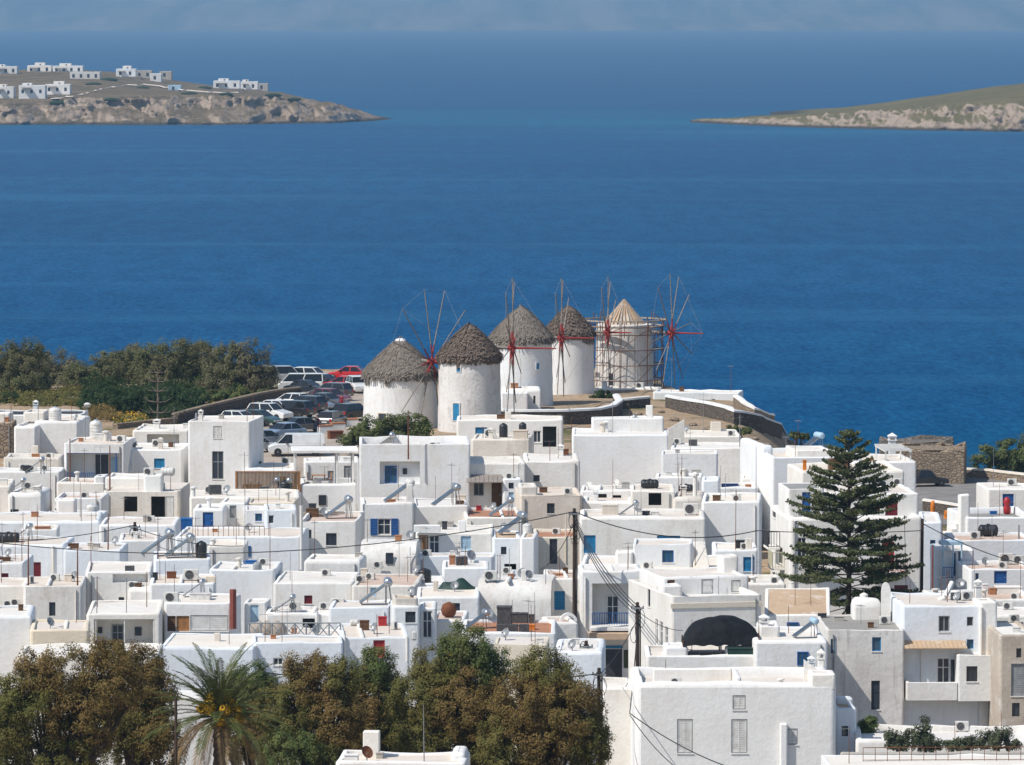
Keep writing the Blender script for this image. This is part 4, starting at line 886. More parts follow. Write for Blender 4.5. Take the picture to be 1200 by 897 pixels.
h = HB('tall white corner house with long street side', 786.5, 893, 698, 176, 11, rot=13, mat='white', roof='roof_white', ph=.4, rr=.05, th=.14,
       lfeats=[('w', 759, 685, 762, 712, 'k'), ('w', 768, 725, 771, 756, 'g'), ('w', 773, 728, 777, 760, 'g'), ('w', 779, 734, 783, 764, 'g')])
hb = h.main; t = h.fbox('cornice', 786, 707.5, 893, 711, -.06, .06, 'cream')
h.block(776, 878, 676, v=4.5, dep=6, z0=hb['zr'], mat='white', roof='roof_tan', ph=.1, rr=.12, feats=[('d', 822, 679, 836, 696, 'w'), ('w', 857, 680, 868, 694, 'w'), ('w', 782, 678, 791, 684, 'd')]); b2 = h.b; h.b = hb
h.block(846, 866, 652, v=7.5, dep=1.3, z0=b2['zr'], mat='white', roof='terracotta'); h.b = hb
h.block(776, 800, 686, v=3.2, dep=1.2, z0=hb['zr'], mat='white', roof='roof_white'); h.b = hb
antenna(h, 842, 697, 675, hb, 0, 'metal_grey')
h = HB('white house with cyan shutter beside planter', 836, 888, 645, 197, 6, mat='white', roof='roof_white', feats=[('w', 871, 653, 884, 670, 'c')]); crate(h, 867, 643, 11, 10, 'tank_black', 'storage_box', 'small black cube box', 'box'); antenna(h, 862, 645, 575, None, 2, 'rust')
h = HB('low white street house with roof terrace', 866, 921, 684, 187, 6, mat='white', roof='roof_white', ph=.3)
# ---- fourth row left
h = HB('plain white wall house at left edge', -14, 29, 686, 185, 5, mat='white', roof='roof_tan'); ac(h, 10, 712, 8, .2, b=dict(h.main, zr=h.loc(10, 713, -1)[1], v0=-1.5, v1=-.5)); ac(h, 17, 712, 7, .2, b=dict(h.main, zr=h.loc(17, 711, -1)[1], v0=-1.2, v1=-.3))
h = HB('stained white house with narrow dark window', 27, 96, 687, 184, 7, mat='stained', roof='roof_tan', feats=[('w', 57.5, 706, 65, 722, 'k')], rr=.06); ac(h, 36, 684, 8, 1.2); crate(h, 80, 682, 9, 9, 'beige', 'storage_box', 'tan roof box', 'box'); dish(h, 87, 682, 8); antenna(h, 27, 688, 630, None, 0, 'rust', r=.06); antenna(h, 86, 716, 668, None, 0, 'rust', r=.06)
h = HB('low bluish white house behind the left trees', -14, 37, 721, 175, 6, mat='white_cool', roof='roof_white', rr=.25)
h = HB('low cream terrace with satellite dish', 35, 104, 738, 173, 6, mat='cream', roof='roof_tan'); dish(h, 59, 737, 9, .8)
h = HB('white house with sunken corner roof window', 100, 177, 670, 187.5, 7, mat='white', roof='roof_white', rr=.1, feats=[('p', 132, 673, 174, 683, .5), ('w', 139, 700, 145.5, 708, 'k')])
ac(h, 152, 672, 9, 0, 'ac_dark'); antenna(h, 106, 668, 628, None, 0)
h.b = h.main; h.block(150, 187, 690, v=-1.6, dep=1.6, z0=0, mat='white', roof='roof_white', rr=.25); ac(h, 161, 667, 7, 0); crate(h, 167, 668, 8, 7, 'wood_brown')
h = HB('white house with large roof air conditioner', 175, 252, 684, 185.5, 6, mat='white', roof='roof_tan', rr=.12); ac(h, 224, 681, 18, 0); crate(h, 201, 678, 11, 8, 'rust', 'storage_box', 'dark red metal box', 'box'); crate(h, 176, 680, 6, 9, 'tank_black'); h.chimney(262, 684, 12, 9, 'box', 'cream')
h = HB('white house with deep shaded porch', 101, 188, 719, 177, 8, mat='white', roof='roof_white', rr=.12, ph=.1, feats=[('p', 110, 726, 181, 757, 1.7), ('w', 158, 735, 166, 745, 'k', 1.7), ('d', 131, 732, 145, 757, 'G', 1.7), ('w', 115, 735, 120, 742, 'k', 1.7)])
for x in (112.5, 146, 180): h.fbox('post', x-.7, 726, x+.7, 757, .04, .1, 'white_paint')
antenna(h, 146, 726, 683, None, 0, 'metal_grey'); antenna(h, 112, 724, 680, None, 0, 'metal_grey'); antenna(h, 172, 712, 670, None, 0, 'rust')
h = HB('white house with terracotta shutters and roof clutter', 192, 271, 706, 179, 6, mat='white', roof='roof_white', rr=.15, ph=.1, feats=[('w', 194.5, 722, 206, 740, 'd'), ('w', 206.5, 722, 222, 740, 'o'), ('w', 223, 721, 268, 740, 'w')])
ac(h, 200, 708, 17, 0); crate(h, 235, 703, 24, 8, 'tank_white', 'solar_tank', 'boxy white solar tank', 'water tank'); solar(h, 228, 700, 22)
h.pipe(273, 691, 737, .22, -.2, 'oxide_pipe', 'flue_pipe')
h = HB('small white stair tower with pale blue door', 286, 312, 706, 182, 3, mat='white', roof='roof_white', feats=[('d', 293, 709, 303, 736, 'p')], rr=.06)
h = HB('low white house with dark doorway and vault', 310, 397, 718, 181, 4, mat='white', roof='roof_white', rr=.2, feats=[('o', 354.5, 725, 369, 741)]); ac(h, 345, 716, 14, 0); ac(h, 380, 715, 11, .2); ac(h, 399, 709, 16, 0); vtank(h, 322, 716, 7, 6, 'tank_white'); solar(h, 334, 718, 24); h.pipe(371.5, 717, 742, .1)
h = HB('long white wall with two downpipes', 385, 457, 712, 180.5, 5, mat='white_cool', roof='roof_tan', rr=.1); solar(h, 441, 709, 40, .1)
h = HB('white terrace strip with timber railing', 292, 402, 747, 172, 5, mat='white', roof='roof_tan', ph=.1)
a = h.loc(292, 748, .15); c = h.loc(399, 748, .15); railing(h.root, (a[0], .15, 0), (c[0], .15, 0), h.main['zr'], .95, 'grey_paint', 8, cross=True, r=.035)
for i, x in enumerate((302, 312, 325)):
    l = h.onroof(x, 745); o = item('sack', 'sack', 'bulging grey-brown sack', h, l, 0, 'sacks behind the timber railing'); t = MB(); t.lathe([(.3, -.02), (.5, .2), (.48, .5), (.3, .75), (.1, .85)], 10); t.v = [(x_*1.2, y_*.8, z_*(1+.1*math.sin(9*x_+i))) for x_, y_, z_ in t.v]; t.build('body', 'wood_pale', o, 60)
h = HB('small white tower house with two windows', 460, 492, 711, 177, 4, mat='white_cool', roof='roof_rust', feats=[('w', 475, 717, 487, 730, 'k')]); hb = h.main; h.block(461, 490, 702, v=.2, dep=2.5, mat='stained', roof='roof_rust', rr=.03); ac(h, 485, 749, 10, 1.57, b=dict(hb, zr=h.loc(485, 750, -.7)[1], v0=-1.4, v1=-.3)); dish(h, 481, 697, 8)
h = HB('white annex with half-glazed door', 491, 511, 712, 177.5, 4, mat='white', roof='roof_tan', feats=[('d', 495, 716, 506.5, 748, 'g')])
h = HB('flat white front house with bare roof', 186, 298, 759, 168, 8, rot=-2, mat='white_cool', roof='roof_white', rr=.16, ph=.06)
h = HB('long white front house above the trees', 296, 402, 753, 168.5, 4, mat='white_cool', roof='roof_white', rr=.08, feats=[('w', 320, 771, 332, 780, 'g'), ('w', 374, 769, 384, 778, 'g')]); h.pipe(299, 757, 790, .1)
h = HB('white front house with red shutters', 400, 480, 747, 170, 8, mat='white_cool', roof='roof_tan', rr=.12, feats=[('w', 437.5, 750.5, 451, 771, 'R')]); crate(h, 427, 739, 11, 12, 'wood_brown'); htank(h, 415, 733, 11, 8, 'tank_white'); ac(h, 462, 738, 8, 1.2); antenna(h, 442, 747, 720, None, 0); h.pipe(404, 746, 775, .08); h.pipe(477, 746, 775, .08); crate(h, 447, 730, 10, 11, 'red', 'notice_frame', 'red-framed white board', 'board')
h = HB('white terrace house with black roof machinery', 540, 651, 741, 171, 7, mat='white_cool', roof='terracotta', ph=.15)
for i, (x, y, w_, hh) in enumerate(((591, 735, 17, 25), (601, 728, 13, 12), (612, 726, 14, 12), (622, 727, 10, 10))): crate(h, x, y, w_, hh, 'ac_dark', 'kitchen_extractor', 'black kitchen extractor unit', 'extractor')
solar(h, 560, 737, 28, .3); crate(h, 620, 738, 14, 6, 'orange', 'gas_bottle_box', 'low orange box', 'box'); antenna(h, 600, 735, 703, None, 0, 'metal_grey'); dish(h, 577, 716, 9, hp=10)
for i in range(3): ac(h, 588+i*13, 741, 12, 0, 'ac_dark')
h = HB('low white roof house with rusty ball', 505, 545, 727, 179, 6, mat='white', roof='roof_pink', ph=.1)
l = h.onroof(526, 724); o = item('rusty_ball', 'ball', 'round rusty metal ball', h, l); t = MB(); t.lathe([(.1, -.02), (.4, .15), (.52, .5), (.4, .85), (.08, 1.0)], 14); t.build('body', 'rust', o, 60)
h = HB('flat beige shed above the trees', 579, 641, 756, 164, 4.5, mat='cream', roof='roof_tan', rr=.04, ph=.05)
h = HB('little white chapel block with arch on top', 645, 678, 730, 174, 4, rot=8, mat='white', roof='roof_pink', feats=[('w', 664, 751, 667, 759, 'k'), ('w', 670, 752, 674, 759, 'k')])
l = h.onroof(667, 728); t = MB(); N = 12; ro, ri = .55, .36
pts = [(ro*math.cos(math.pi*i/N), ro*math.sin(math.pi*i/N)) for i in range(N+1)]; pin = [(ri*math.cos(math.pi*i/N), ri*math.sin(math.pi*i/N)) for i in range(N+1)]
t.v = [(l.x+a, l.y+d, l.z-.03+c) for d in (-.12, .12) for P_ in (pts, pin) for a, c in P_]; K = N+1
for i in range(N): t.f += [(i, i+1, K+i+1, K+i), (2*K+i+1, 2*K+i, 3*K+i, 3*K+i+1), (i+1, i, 2*K+i, 2*K+i+1), (K+i, K+i+1, 3*K+i+1, 3*K+i)]
t.build('bell_arch', 'white', h.root)
h = HB('low white house beside the cable poles', 649, 707, 763, 165, 7, mat='white_cool', roof='roof_white', rr=.25, ph=.08); dish(h, 668, 775, 9)
h = HB('hidden white house behind the front trees', 20, 186, 768, 164, 6, mat='white', roof='roof_white', rr=.15)
h = HB('white garden wall house behind front trees', 180, 560, 815, 158, 3, mat='white', roof='roof_white')
h = HB('white wall house between poles and shop', 706, 746, 806, 161, 5, mat='white', roof='roof_white')
# ------------------------------------------------------------------ right-hand houses
h = HB('big white front house with pilaster', 744, 980, 800, 158, 8, rot=1, mat='white_fresh', roof='roof_tan', ph=.55, rr=.3, rc=.35, th=.15, jit=.04,
       feats=[('w', 793.5, 843, 812, 883, 'w'), ('w', 857, 843, 876, 883, 'w'), ('w', 858.5, 815, 874, 832, 'w'), ('w', 922.5, 854, 935, 873, 'w')])
hb = h.main; h.fbox('pilaster', 914, 848, 923, 940, -.35, .35, 'white_fresh', .08)
h.block(949, 979.5, 789, v=0.02, dep=2, z0=hb['z1']-.4, mat='white_fresh', roof='roof_white', rr=.15); h.b = hb
u0, _ = h.loc(765, 795, 4.2); u1, _ = h.loc(858, 795, 4.2); t = MB(); t.cbox(u0, 4.2, hb['zr'], u1, 4.5, hb['zr']+.85, .08); t.build('roof_wall', 'white', h.root)
t = MB(); t.cbox(u1, .5, hb['zr'], u1+.3, 4.5, hb['zr']+.8, .08); t.build('roof_wall', 'white', h.root)
h.chimney(967, 790, 9, 33, 'cap', 'white_fresh', hb | dict(v0=.6)); h.chimney(941, 773, 9, 21, 'cap', 'white_fresh', hb | dict(v1=9.5))
t = MB(); a = h.loc(940, 790, 3.5); c = h.loc(962, 768, 3.5); t.add([(a[0], 2, hb['zr']), (c[0], 2, hb['zr']), (c[0], 2, hb['zr']+.8), (a[0], 2, hb['zr']+1.6), (a[0], 2.3, hb['zr']), (c[0], 2.3, hb['zr']), (c[0], 2.3, hb['zr']+.8), (a[0], 2.3, hb['zr']+1.6)], [(0,1,2,3),(7,6,5,4),(3,2,6,7),(0,3,7,4),(1,5,6,2)]); t.build('roof_wall', 'white', h.root)
h = HB('white roof bar house under the black canopy', 757, 892, 768, 167.5, 6, mat='white', roof='roof_tan', ph=.2)
hb = h.main; h.block(778, 806, 757, v=1.0, dep=2.6, mat='white', roof='roof_white', rr=.2); h.b = hb; h.block(850, 888, 758, v=1.2, dep=1.2, mat='white', roof='roof_grey', rr=.2); h.b = hb
crate(h, 826, 772, 12, 7, 'tank_black', 'stove', 'black stove under the canopy', 'stove', hb); crate(h, 840, 772, 9, 7, 'tank_black', 'stove', 'black stove under the canopy', 'stove', hb); crate(h, 870, 775, 32, 12, 'tarp_green', 'counter', 'dark covered bar counter', 'counter', hb, .3)
# black tarp canopy: draped dome on posts
l0 = h.loc(800, 752, 1.0); l1 = h.loc(890, 752, 1.0); zc_ = h.loc(845, 722, 2.6)[1]; ze = h.loc(845, 752, 1.0)[1]
o = item('canopy', 'canopy', 'black tarpaulin canopy sagging over posts', h, Vector((l0[0], 1.0, hb['zr'])), h.th, prep='on the')
W_ = l1[0]-l0[0]; nx, ny = 25, 15; vs = []
for j in range(ny):
    for i in range(nx):
        a, c = i/(nx-1), j/(ny-1); e = (1-abs(2*a-1.04)**2.4)*(1-abs(2*c-1)**2.6); z = ze-hb['zr']-.15+(zc_-ze+.15)*max(e, 0)**.55
        z += .05*math.sin(a*13+c*5)*math.sin(c*7)+.015*math.sin(a*37+3*c); ed = min(a, 1-a, c, 1-c)
        if ed < .01: z -= .10+.04*math.sin(i*1.3+j)
        vs.append((a*W_, c*3.2, z))
t = MB(); t.add(vs, [(j*nx+i, j*nx+i+1, (j+1)*nx+i+1, (j+1)*nx+i) for j in range(ny-1) for i in range(nx-1)]); ob = t.build('tarpaulin', 'tarp_black', o, 60)
for x in (.05, W_*.5, W_*.93, W_-.05):
    for y in (.1, 3.1): t = MB(); t.tube((x, y, -.03), (x, y, ze-hb['zr']+.05), .045, n=6); t.build('post', 'wood_brown' if x < 1 else 'dark_frame', o)
h = HB('low white roof house with small solar heater', 884, 970, 751, 167, 8, mat='white', roof='roof_white', rr=.2, ph=.25); hb = h.main; solar(h, 944, 748, 30, .2, tank='pale_blue'); h.chimney(895.5, 745, 12, 26, 'cap', 'white'); ac(h, 917, 772, 14, 0, 'ac_white', dict(hb, zr=h.loc(917, 774, -1.5)[1], v0=-2, v1=-1)) if False else None
h.block(889, 914, 733, v=4, dep=2.5, mat='white', roof='roof_white', rr=.12); h.b = hb; antenna(h, 863, 772, 745, None, 3, 'rust')
h = HB('white house with rusty sloping vault roof', 896, 973, 721, 177, 6, mat='white', roof='roof_rust', rr=.08, ph=.02, rise=1.1)
h = HB('grey weathered house with dark tall window', 969, 1060, 739, 171, 9, mat='grey_stained', roof='roof_grey', ph=.06, rr=.04,
       feats=[('w', 1022, 747, 1032.5, 763.5, 'U'), ('w', 1021, 798, 1031, 832, 'k'), ('w', 973.5, 749, 978.5, 766, 'U')])
hb = h.main; h.block(1000, 1034, 703, v=6.5, dep=2.2, mat='white', roof='roof_white', rr=.5); h.b = hb; h.chimney(1012, 722, 8, 28, 'pipe', 'white'); ac(h, 1037, 732, 13, .2, b=hb); ac(h, 1040, 727, 13, .2, b=hb); h.chimney(1038, 728, 11, 46, 'arch'); crate(h, 983, 728, 12, 6, 'concrete', 'vent_box', 'grey concrete vent', 'box', hb); crate(h, 955, 724, 10, 5, 'dark_frame', 'storage_box', 'dark low box', 'box', hb)
h = HB('white three-storey house with shingled porch awning', 1057, 1156, 710, 171.5, 8, mat='white_cool', roof='roof_tan', rr=.12, ph=.15,
       feats=[('w', 1100, 722, 1113, 740.5, 'G'), ('w', 1133, 723, 1140.5, 734, 'G'), ('w', 1133, 749.5, 1141, 760.5, 'U'), ('d', 1098, 771, 1113, 801, 'g'), ('w', 1114, 773, 1122, 800, 'k')])
hb = h.main; h.block(1148, 1169, 706, v=-.35, dep=3, z0=0, mat='white', roof='roof_white', rr=.1); h.b = hb
h.block(1122, 1177, 768, v=-1.5, dep=1.5, z0=h.loc(1122, 822, -1.5)[1], mat='white_cool', roof='roof_tan', rr=.06, feats=[('w', 1132.5, 781, 1145.5, 799, 'k')]); h.b = hb
for x in (1163.5, 1168.5):
    a = h.loc(x, 786.5, -1.5); t = MB(); t.add([(a[0]-.09, -1.52, a[1]), (a[0]+.09, -1.52, a[1]), (a[0], -1.52, a[1]+.16), (a[0]-.09, -1.45, a[1]), (a[0]+.09, -1.45, a[1]), (a[0], -1.45, a[1]+.16)], [(0, 1, 2), (5, 4, 3), (0, 3, 4, 1), (1, 4, 5, 2), (2, 5, 3, 0)]); t.build('vent', 'dark_frame', h.root)
zA = h.loc(1080, 821, -1.5)[1]; zB = h.loc(1080, 800, -1.5)[1]; ua, _ = h.loc(1063, 810, -1.5); ub, _ = h.loc(1122, 810, -1.5)
t = MB(); t.cbox(ua, -1.5, zA, ub-.003, -1.32, zB, .03); t.box(ua, -1.32, zA, ub-.003, -.003, zA+.15); t.cbox(ua, -1.32, zA+.15, ua+.18, -.003, zB, .03); t.build('balcony', 'white', h.root)
ua, za = h.loc(1061, 761, -1.3); ub, _ = h.loc(1134, 761, -1.3); zt = h.loc(1061, 752, 0)[1]; nS = 14
for i in range(nS):
    u0 = ua+(ub-ua)*i/nS; u1 = ua+(ub-ua)*(i+.93)/nS; d = random.uniform(-.04, .04)
    t = MB(); t.add([(u0, -1.3+d, za), (u1, -1.3+d, za), (u1, -.02, zt), (u0, -.02, zt), (u0, -1.3+d, za+.06), (u1, -1.3+d, za+.06), (u1, -.02, zt+.06), (u0, -.02, zt+.06)], [(3,2,1,0),(4,5,6,7),(0,1,5,4),(1,2,6,5),(2,3,7,6),(3,0,4,7)]); t.build('awning_slat', 'roof_rust', h.root)
h.pipe(1080, 762, 800, .05, -.05); h.pipe(1150, 712, 765, .09, -.42)
dish(h, 1125, 702, 11, -.2, hp=18); ac(h, 1133, 704, 14, .3); ac(h, 1120, 704, 12, 0, 'ac_dark'); antenna(h, 1110, 706, 668, None, 0)
t = MB(); a = h.onroof(1102, 706); c = h.onroof(1118, 704); t.path([(a.x, a.y+1, a.z), (a.x+.4, a.y+1, a.z+.2), (c.x, c.y+1, c.z+1.0)], .16, 8); t.build('duct', 'white', h.root, 40); h.chimney(1153, 702, 9, 24, 'cap', 'white', dict(hb, u1=hb['u1']+.5))
h = HB('soot-stained house at right edge', 1171, 1215, 744, 169, 8, mat='dirty', roof='roof_white', ph=.1, feats=[('w', 1191, 760, 1197, 771, 'k'), ('w', 1185, 778, 1212, 816, 'y'), ('w', 1186, 824, 1195, 840, 'k')])
ac(h, 1196, 727, 10, .3); h.b = h.main; 
h = HB('narrow white annex with small window', 979, 1004, 830, 160, 5, mat='white_cool', roof='roof_rust', ph=.1, feats=[('w', 986.5, 851, 994, 863, 'k')]); h.b = h.main; h.block(981, 1000, 818, v=2.6, dep=1.5, mat='white_cool', roof='roof_rust', feats=[('o', 983, 836, 988, 842)])
h = HB('low white terrace with oleander bushes', 1003, 1215, 868, 158, 7, mat='white', roof='roof_white', ph=.35, rr=.18, jit=.05); hb = h.main; ac(h, 1126, 853, 16, 0, b=hb); TERR = h
h = HB('near white roof with rusty railing posts', 971, 1230, 897, 150, 4.5, mat='white', roof='roof_white', ph=.05, rr=.05)
a = h.loc(1015, 897, .4); c = h.loc(1215, 897, .4); railing(h.root, (a[0], 2.0, 0), (c[0], 2.0, 0), h.main['zr'], .75, 'rust', 14, r=.018)
h.b = h.main; h.block(985, 1230, 881, v=4.6, dep=.4, mat='concrete', roof='roof_white'); h.b = h.main
# ---- street row and big house behind the araucaria
h = HB('white street house with high bright side wall', 905, 1010, 535, 222, 9, rot=9, mat='white_fresh', roof='roof_tan', ph=.4, rr=.15, th=.2)
hb = h.main; solar(h, 926, 522, 30, .2, b=hb, tank='pale_blue'); h.block(932, 976, 527, v=3, dep=4, mat='white', roof='roof_white'); h.b = hb; antenna(h, 943, 545, 515, hb, 0)
h.block(893, 906, 523, v=3.5, dep=9, z0=0, mat='white', roof='roof_white', rr=.3); h.b = hb
h = HB('white house with brown-arched roof window', 939, 1060, 552, 214, 8, rot=5, mat='white', roof='roof_tan', ph=.2, rr=.2); hb = h.main
crate(h, 944, 562, 4, 16, 'orange', 'planter', 'tall orange planter', 'planter'); crate(h, 982, 552, 22, 14, 'wood_brown', 'arched_hatch', 'brown arched roof hatch', 'hatch', hb)
h = HB('white house with slatted pergola and capped chimney', 1000, 1074, 541, 222, 8, rot=4, mat='white', roof='roof_white', ph=.3, rr=.15); hb = h.main; h.chimney(1044, 531, 10, 25, 'cap', 'white', dict(hb, v1=12))
l0 = h.loc(1036, 540, 0.5); l1 = h.loc(1068, 540, .5)
o = item('slatted_pergola', 'pergola', 'white slatted pergola', h, Vector((l0[0], .3, hb['zr'])), h.th)
t = MB(); t.box(0, 0, 0, l1[0]-l0[0], .09, .12); me = t.mesh('slat'); me.materials.append(M['white_paint'])
for i in range(9):
    e = bpy.data.objects.new('slat', me); C.objects.link(e); e.parent = o; e.location = (0, i*.75-.2, 1.1)
for x in (.1, l1[0]-l0[0]-.1):
    t = MB(); t.box(x-.05, -.2, 1.0, x+.05, 6.0, 1.1); t.build('beam', 'white_paint', o)
    for y in (0, 5.6): t = MB(); t.box(x-.05, y-.05, -.03, x+.05, y+.05, 1.0); t.build('post', 'white_paint', o)
h = HB('big white house with dark red shutters', 925, 1081, 606, 197, 10, rot=5, mat='white', roof='roof_white', ph=.9, rr=.25, rc=.25, th=.2,
       feats=[('w', 934, 630, 945, 656, 'g'), ('d', 1034, 635, 1048, 664, 'R'), ('w', 935, 692, 950, 700, 'k'), ('w', 1048, 686, 1064, 698, 'r')], lfeats=[('w', 905, 590, 909, 608, 'k'), ('w', 898, 592, 901, 610, 'b'), ('w', 913, 640, 917, 662, 'k')])
hb = h.main
h.block(967, 1077, 578, v=2.0, dep=8, z0=hb['zr'], mat='white_fresh', roof='roof_tan', rr=.15, feats=[('w', 1037.5, 586.5, 1052, 604.5, 'r'), ('w', 1024.5, 588, 1031.5, 599, 'r'), ('w', 1004, 590, 1012, 602, 'k')]); b2 = h.b; h.b = hb
h.block(923, 966, 573, v=1.6, dep=5, z0=hb['zr'], mat='white', roof='roof_grey', rr=.04, ph=.03, feats=[('d', 940, 577, 950, 601, 'b'), ('w', 953, 578, 962, 592, 'k')]); b3 = h.b; h.b = hb
vtank(h, 1031, 576, 15, 13, b=b2); ac(h, 1054, 569, 11, 0, b=b2); ac(h, 973, 575, 9, 0, b=b2); ac(h, 1018, 575, 11, 0, b=b2); h.chimney(1031, 578, 8, 9, 'cap', 'white', b2)
for (x0, x1, y0, y1, mt) in ((1021, 1063, 658, 671, 'red'), (945, 975, 655, 667, 'white_paint')):
    z = h.loc(x0, y1, -.9)[1]; a = h.loc(x0, y1, -.9)[0]; c = h.loc(x1, y1, -.9)[0]
    t = MB(); t.cbox(a, -.95, z-.18, c, -.003, z, .02); t.build('balcony_slab', 'white', h.root); front_rail(h, x0, x1, y0, y1, -.88, mt, 12)
# cream and dark balconies along the street side
for (x, y0, y1, mt) in ((911, 641, 664, 'paint_cream'), (906, 614, 640, 'dark_frame')):
    vv, z = h.side(x+6, y1, hb['u0']); _, z2 = h.side(x+6, y0, hb['u0'])
    t = MB(); t.cbox(hb['u0']-.9, vv-1.2, z-.15, hb['u0']-.003, vv+1.2, z, .02); t.build('balcony_slab', 'white', h.root)
    railing(h.root, (hb['u0']-.85, vv-1.15, 0), (hb['u0']-.85, vv+1.15, 0), z, max(.8, min(1.1, z2-z)), mt, 9); railing(h.root, (hb['u0']-.85, vv-1.15, 0), (hb['u0']-.06, vv-1.15, 0), z, max(.8, min(1.1, z2-z)), mt, 4)
# ---- far right group
h = HB('white rooftop room with blue door at right edge', 1157, 1215, 573, 226, 6, rot=4, mat='white_fresh', roof='roof_white', feats=[('d', 1175, 579, 1188, 598, 'b')], rr=.12)
h = HB('white stepped house with red boat fender', 1132, 1215, 606, 216, 9, rot=5, mat='white_fresh', roof='roof_grey', ph=.5, rr=.15)
hb = h.main; h.block(1124, 1137, 580, v=.2, dep=.8, z0=0, mat='white_fresh', roof='roof_white', rr=.12); h.b = hb
l = h.onroof(1180, 603); o = item('red_fender', 'fender', 'upright red cylindrical boat fender', h, l); t = MB(); t.lathe([(.12, -.02), (.28, .1), (.3, .5), (.2, .75), (.3, .95), (.22, 1.25), (.08, 1.35)], 12); t.build('body', 'red', o, 60); crate(h, 1164, 603, 8, 4, 'plastic_blue', 'bench', 'small blue bench', 'bench', hb)
for i in range(5): h.fbox('step', 1105+i*5.2, 632-i*6, 1110.5+i*5.2, 690, .3+i*.02, 2.4, 'white_fresh')
h = HB('white house with lying black tank', 1122, 1215, 633, 206, 6, rot=5, mat='white_fresh', roof='roof_pink', ph=.2, rr=.1); htank(h, 1158, 629, 23, 14); hb = h.main; antenna(h, 1194, 632, 615, None, 0, 'metal_grey', r=.08)
h = HB('white house with blue-doored lower terrace', 1136, 1215, 667, 198, 6, rot=5, mat='white_fresh', roof='roof_pink', ph=.25, rr=.08, feats=[('d', 1165, 669.5, 1180, 684, 'b'), ('w', 1143, 672, 1147, 684, 'u')]); ac(h, 1170, 657, 17, .1, 'ac_white'); ac(h, 1192, 657, 14, .1); antenna(h, 1146, 700, 672, None, 0)
h = HB('white courtyard house with blue porch', 1103, 1142, 645, 201, 5, rot=5, mat='white_cool', roof='roof_white', feats=[('d', 1116, 648, 1120, 675, 'u'), ('w', 1123, 645, 1127, 668, 'u')], rr=.05)
for x in (1105, 1117, 1127): h.fbox('porch_post', x-.8, 638, x+.8, 678, -1.2, .12, 'pale_blue')
h.fbox('porch_beam', 1103, 635, 1129, 639, -1.25, 1.2, 'pale_blue'); front_rail(h, 1105, 1117, 665, 678, -1.2, 'plastic_blue', 6)
h = HB('low white house with clutter at right', 1130, 1215, 703, 187, 7, rot=3, mat='white', roof='roof_pink', ph=.3); crate(h, 1146, 690, 7, 12, 'white', 'vent_box', 'slim white vent', 'box'); crate(h, 1163, 697, 8, 8, 'terra_pot', 'planter', 'brown clay pot', 'planter'); crate(h, 1180, 695, 30, 9, 'white', 'bench', 'white masonry bench', 'bench')
h = HB('low white wall house beside the red-pole alley', 1091, 1134, 700, 183, 5, rot=3, mat='white', roof='roof_grey', ph=.2)
h = HB('white flat roof with black cable bundle', 1155, 1215, 722, 178, 6, mat='white', roof='roof_white', ph=.1)
h = HB('bluish white street house behind wooden pole', 1080, 1104, 612, 205, 9, mat='white_cool', roof='roof_white', feats=[('w', 1090, 633, 1096, 655, 'u')])
# near roof at the bottom of the picture
h = HB('near white flat roof with square chimney', 393, 545, 893, 124, 3.6, mat='white', roof='roof_tan', ph=.15, rr=.12); h.chimney(435.5, 888, 19, 32, 'box', 'white_fresh', h.main); antenna(h, 497, 893, 826, None, 0, 'metal_grey', r=.03); dish(h, 430, 893, 12, .6, mat='rust'); crate(h, 412, 893, 16, 9, 'white', 'vent_box', 'curved white vent', 'box')
h.b = h.main; h.block(528, 545.5, 882, v=1.6, dep=2.0, z0=h.main['zr'], mat='white', roof='roof_white', rr=.18); h.b = h.main
# ------------------------------------------------------------------ windmills
def gfull(x, y): return ground(x, y)+.35*(fbm(np.asarray(x)*.25, np.asarray(y)*.25)-.5)*ss(500, 524, np.asarray(y))
def ongnd(px, py, dmin=250, dmax=760):
    r = ray(px, py); ds = np.linspace(dmin, dmax, 1500); t = ds/r.y
    g_ = gfull(r.x*t, ds); z = CZ+r.z*t; k = np.argmax(z <= g_); k = k if z[k] <= g_[k] else len(ds)-1
    return Vector((r.x*t[k], ds[k], float(g_[k])))
def sheet(name, px0, px1, d0, d1, mat, dz, taper=None):
    u = np.linspace(0, 1, 60); D, U = np.meshgrid(np.linspace(d0, d1, 60), u, indexing='ij')
    X = ((px0+(px1-px0)*U)-600)/F*D; return tag(mesh_obj(name, grid_mesh(name, X, D, gfull(X, D)+dz), mat), kind='structure')
sheet('parking_lot', 262, 428, 494, 612, 'lot', .07)
sheet('road', 1076, 1230, 548, 604, 'asphalt', .07)
sheet('town_pavement', -40, 1240, 300, 420, 'paving', .05)
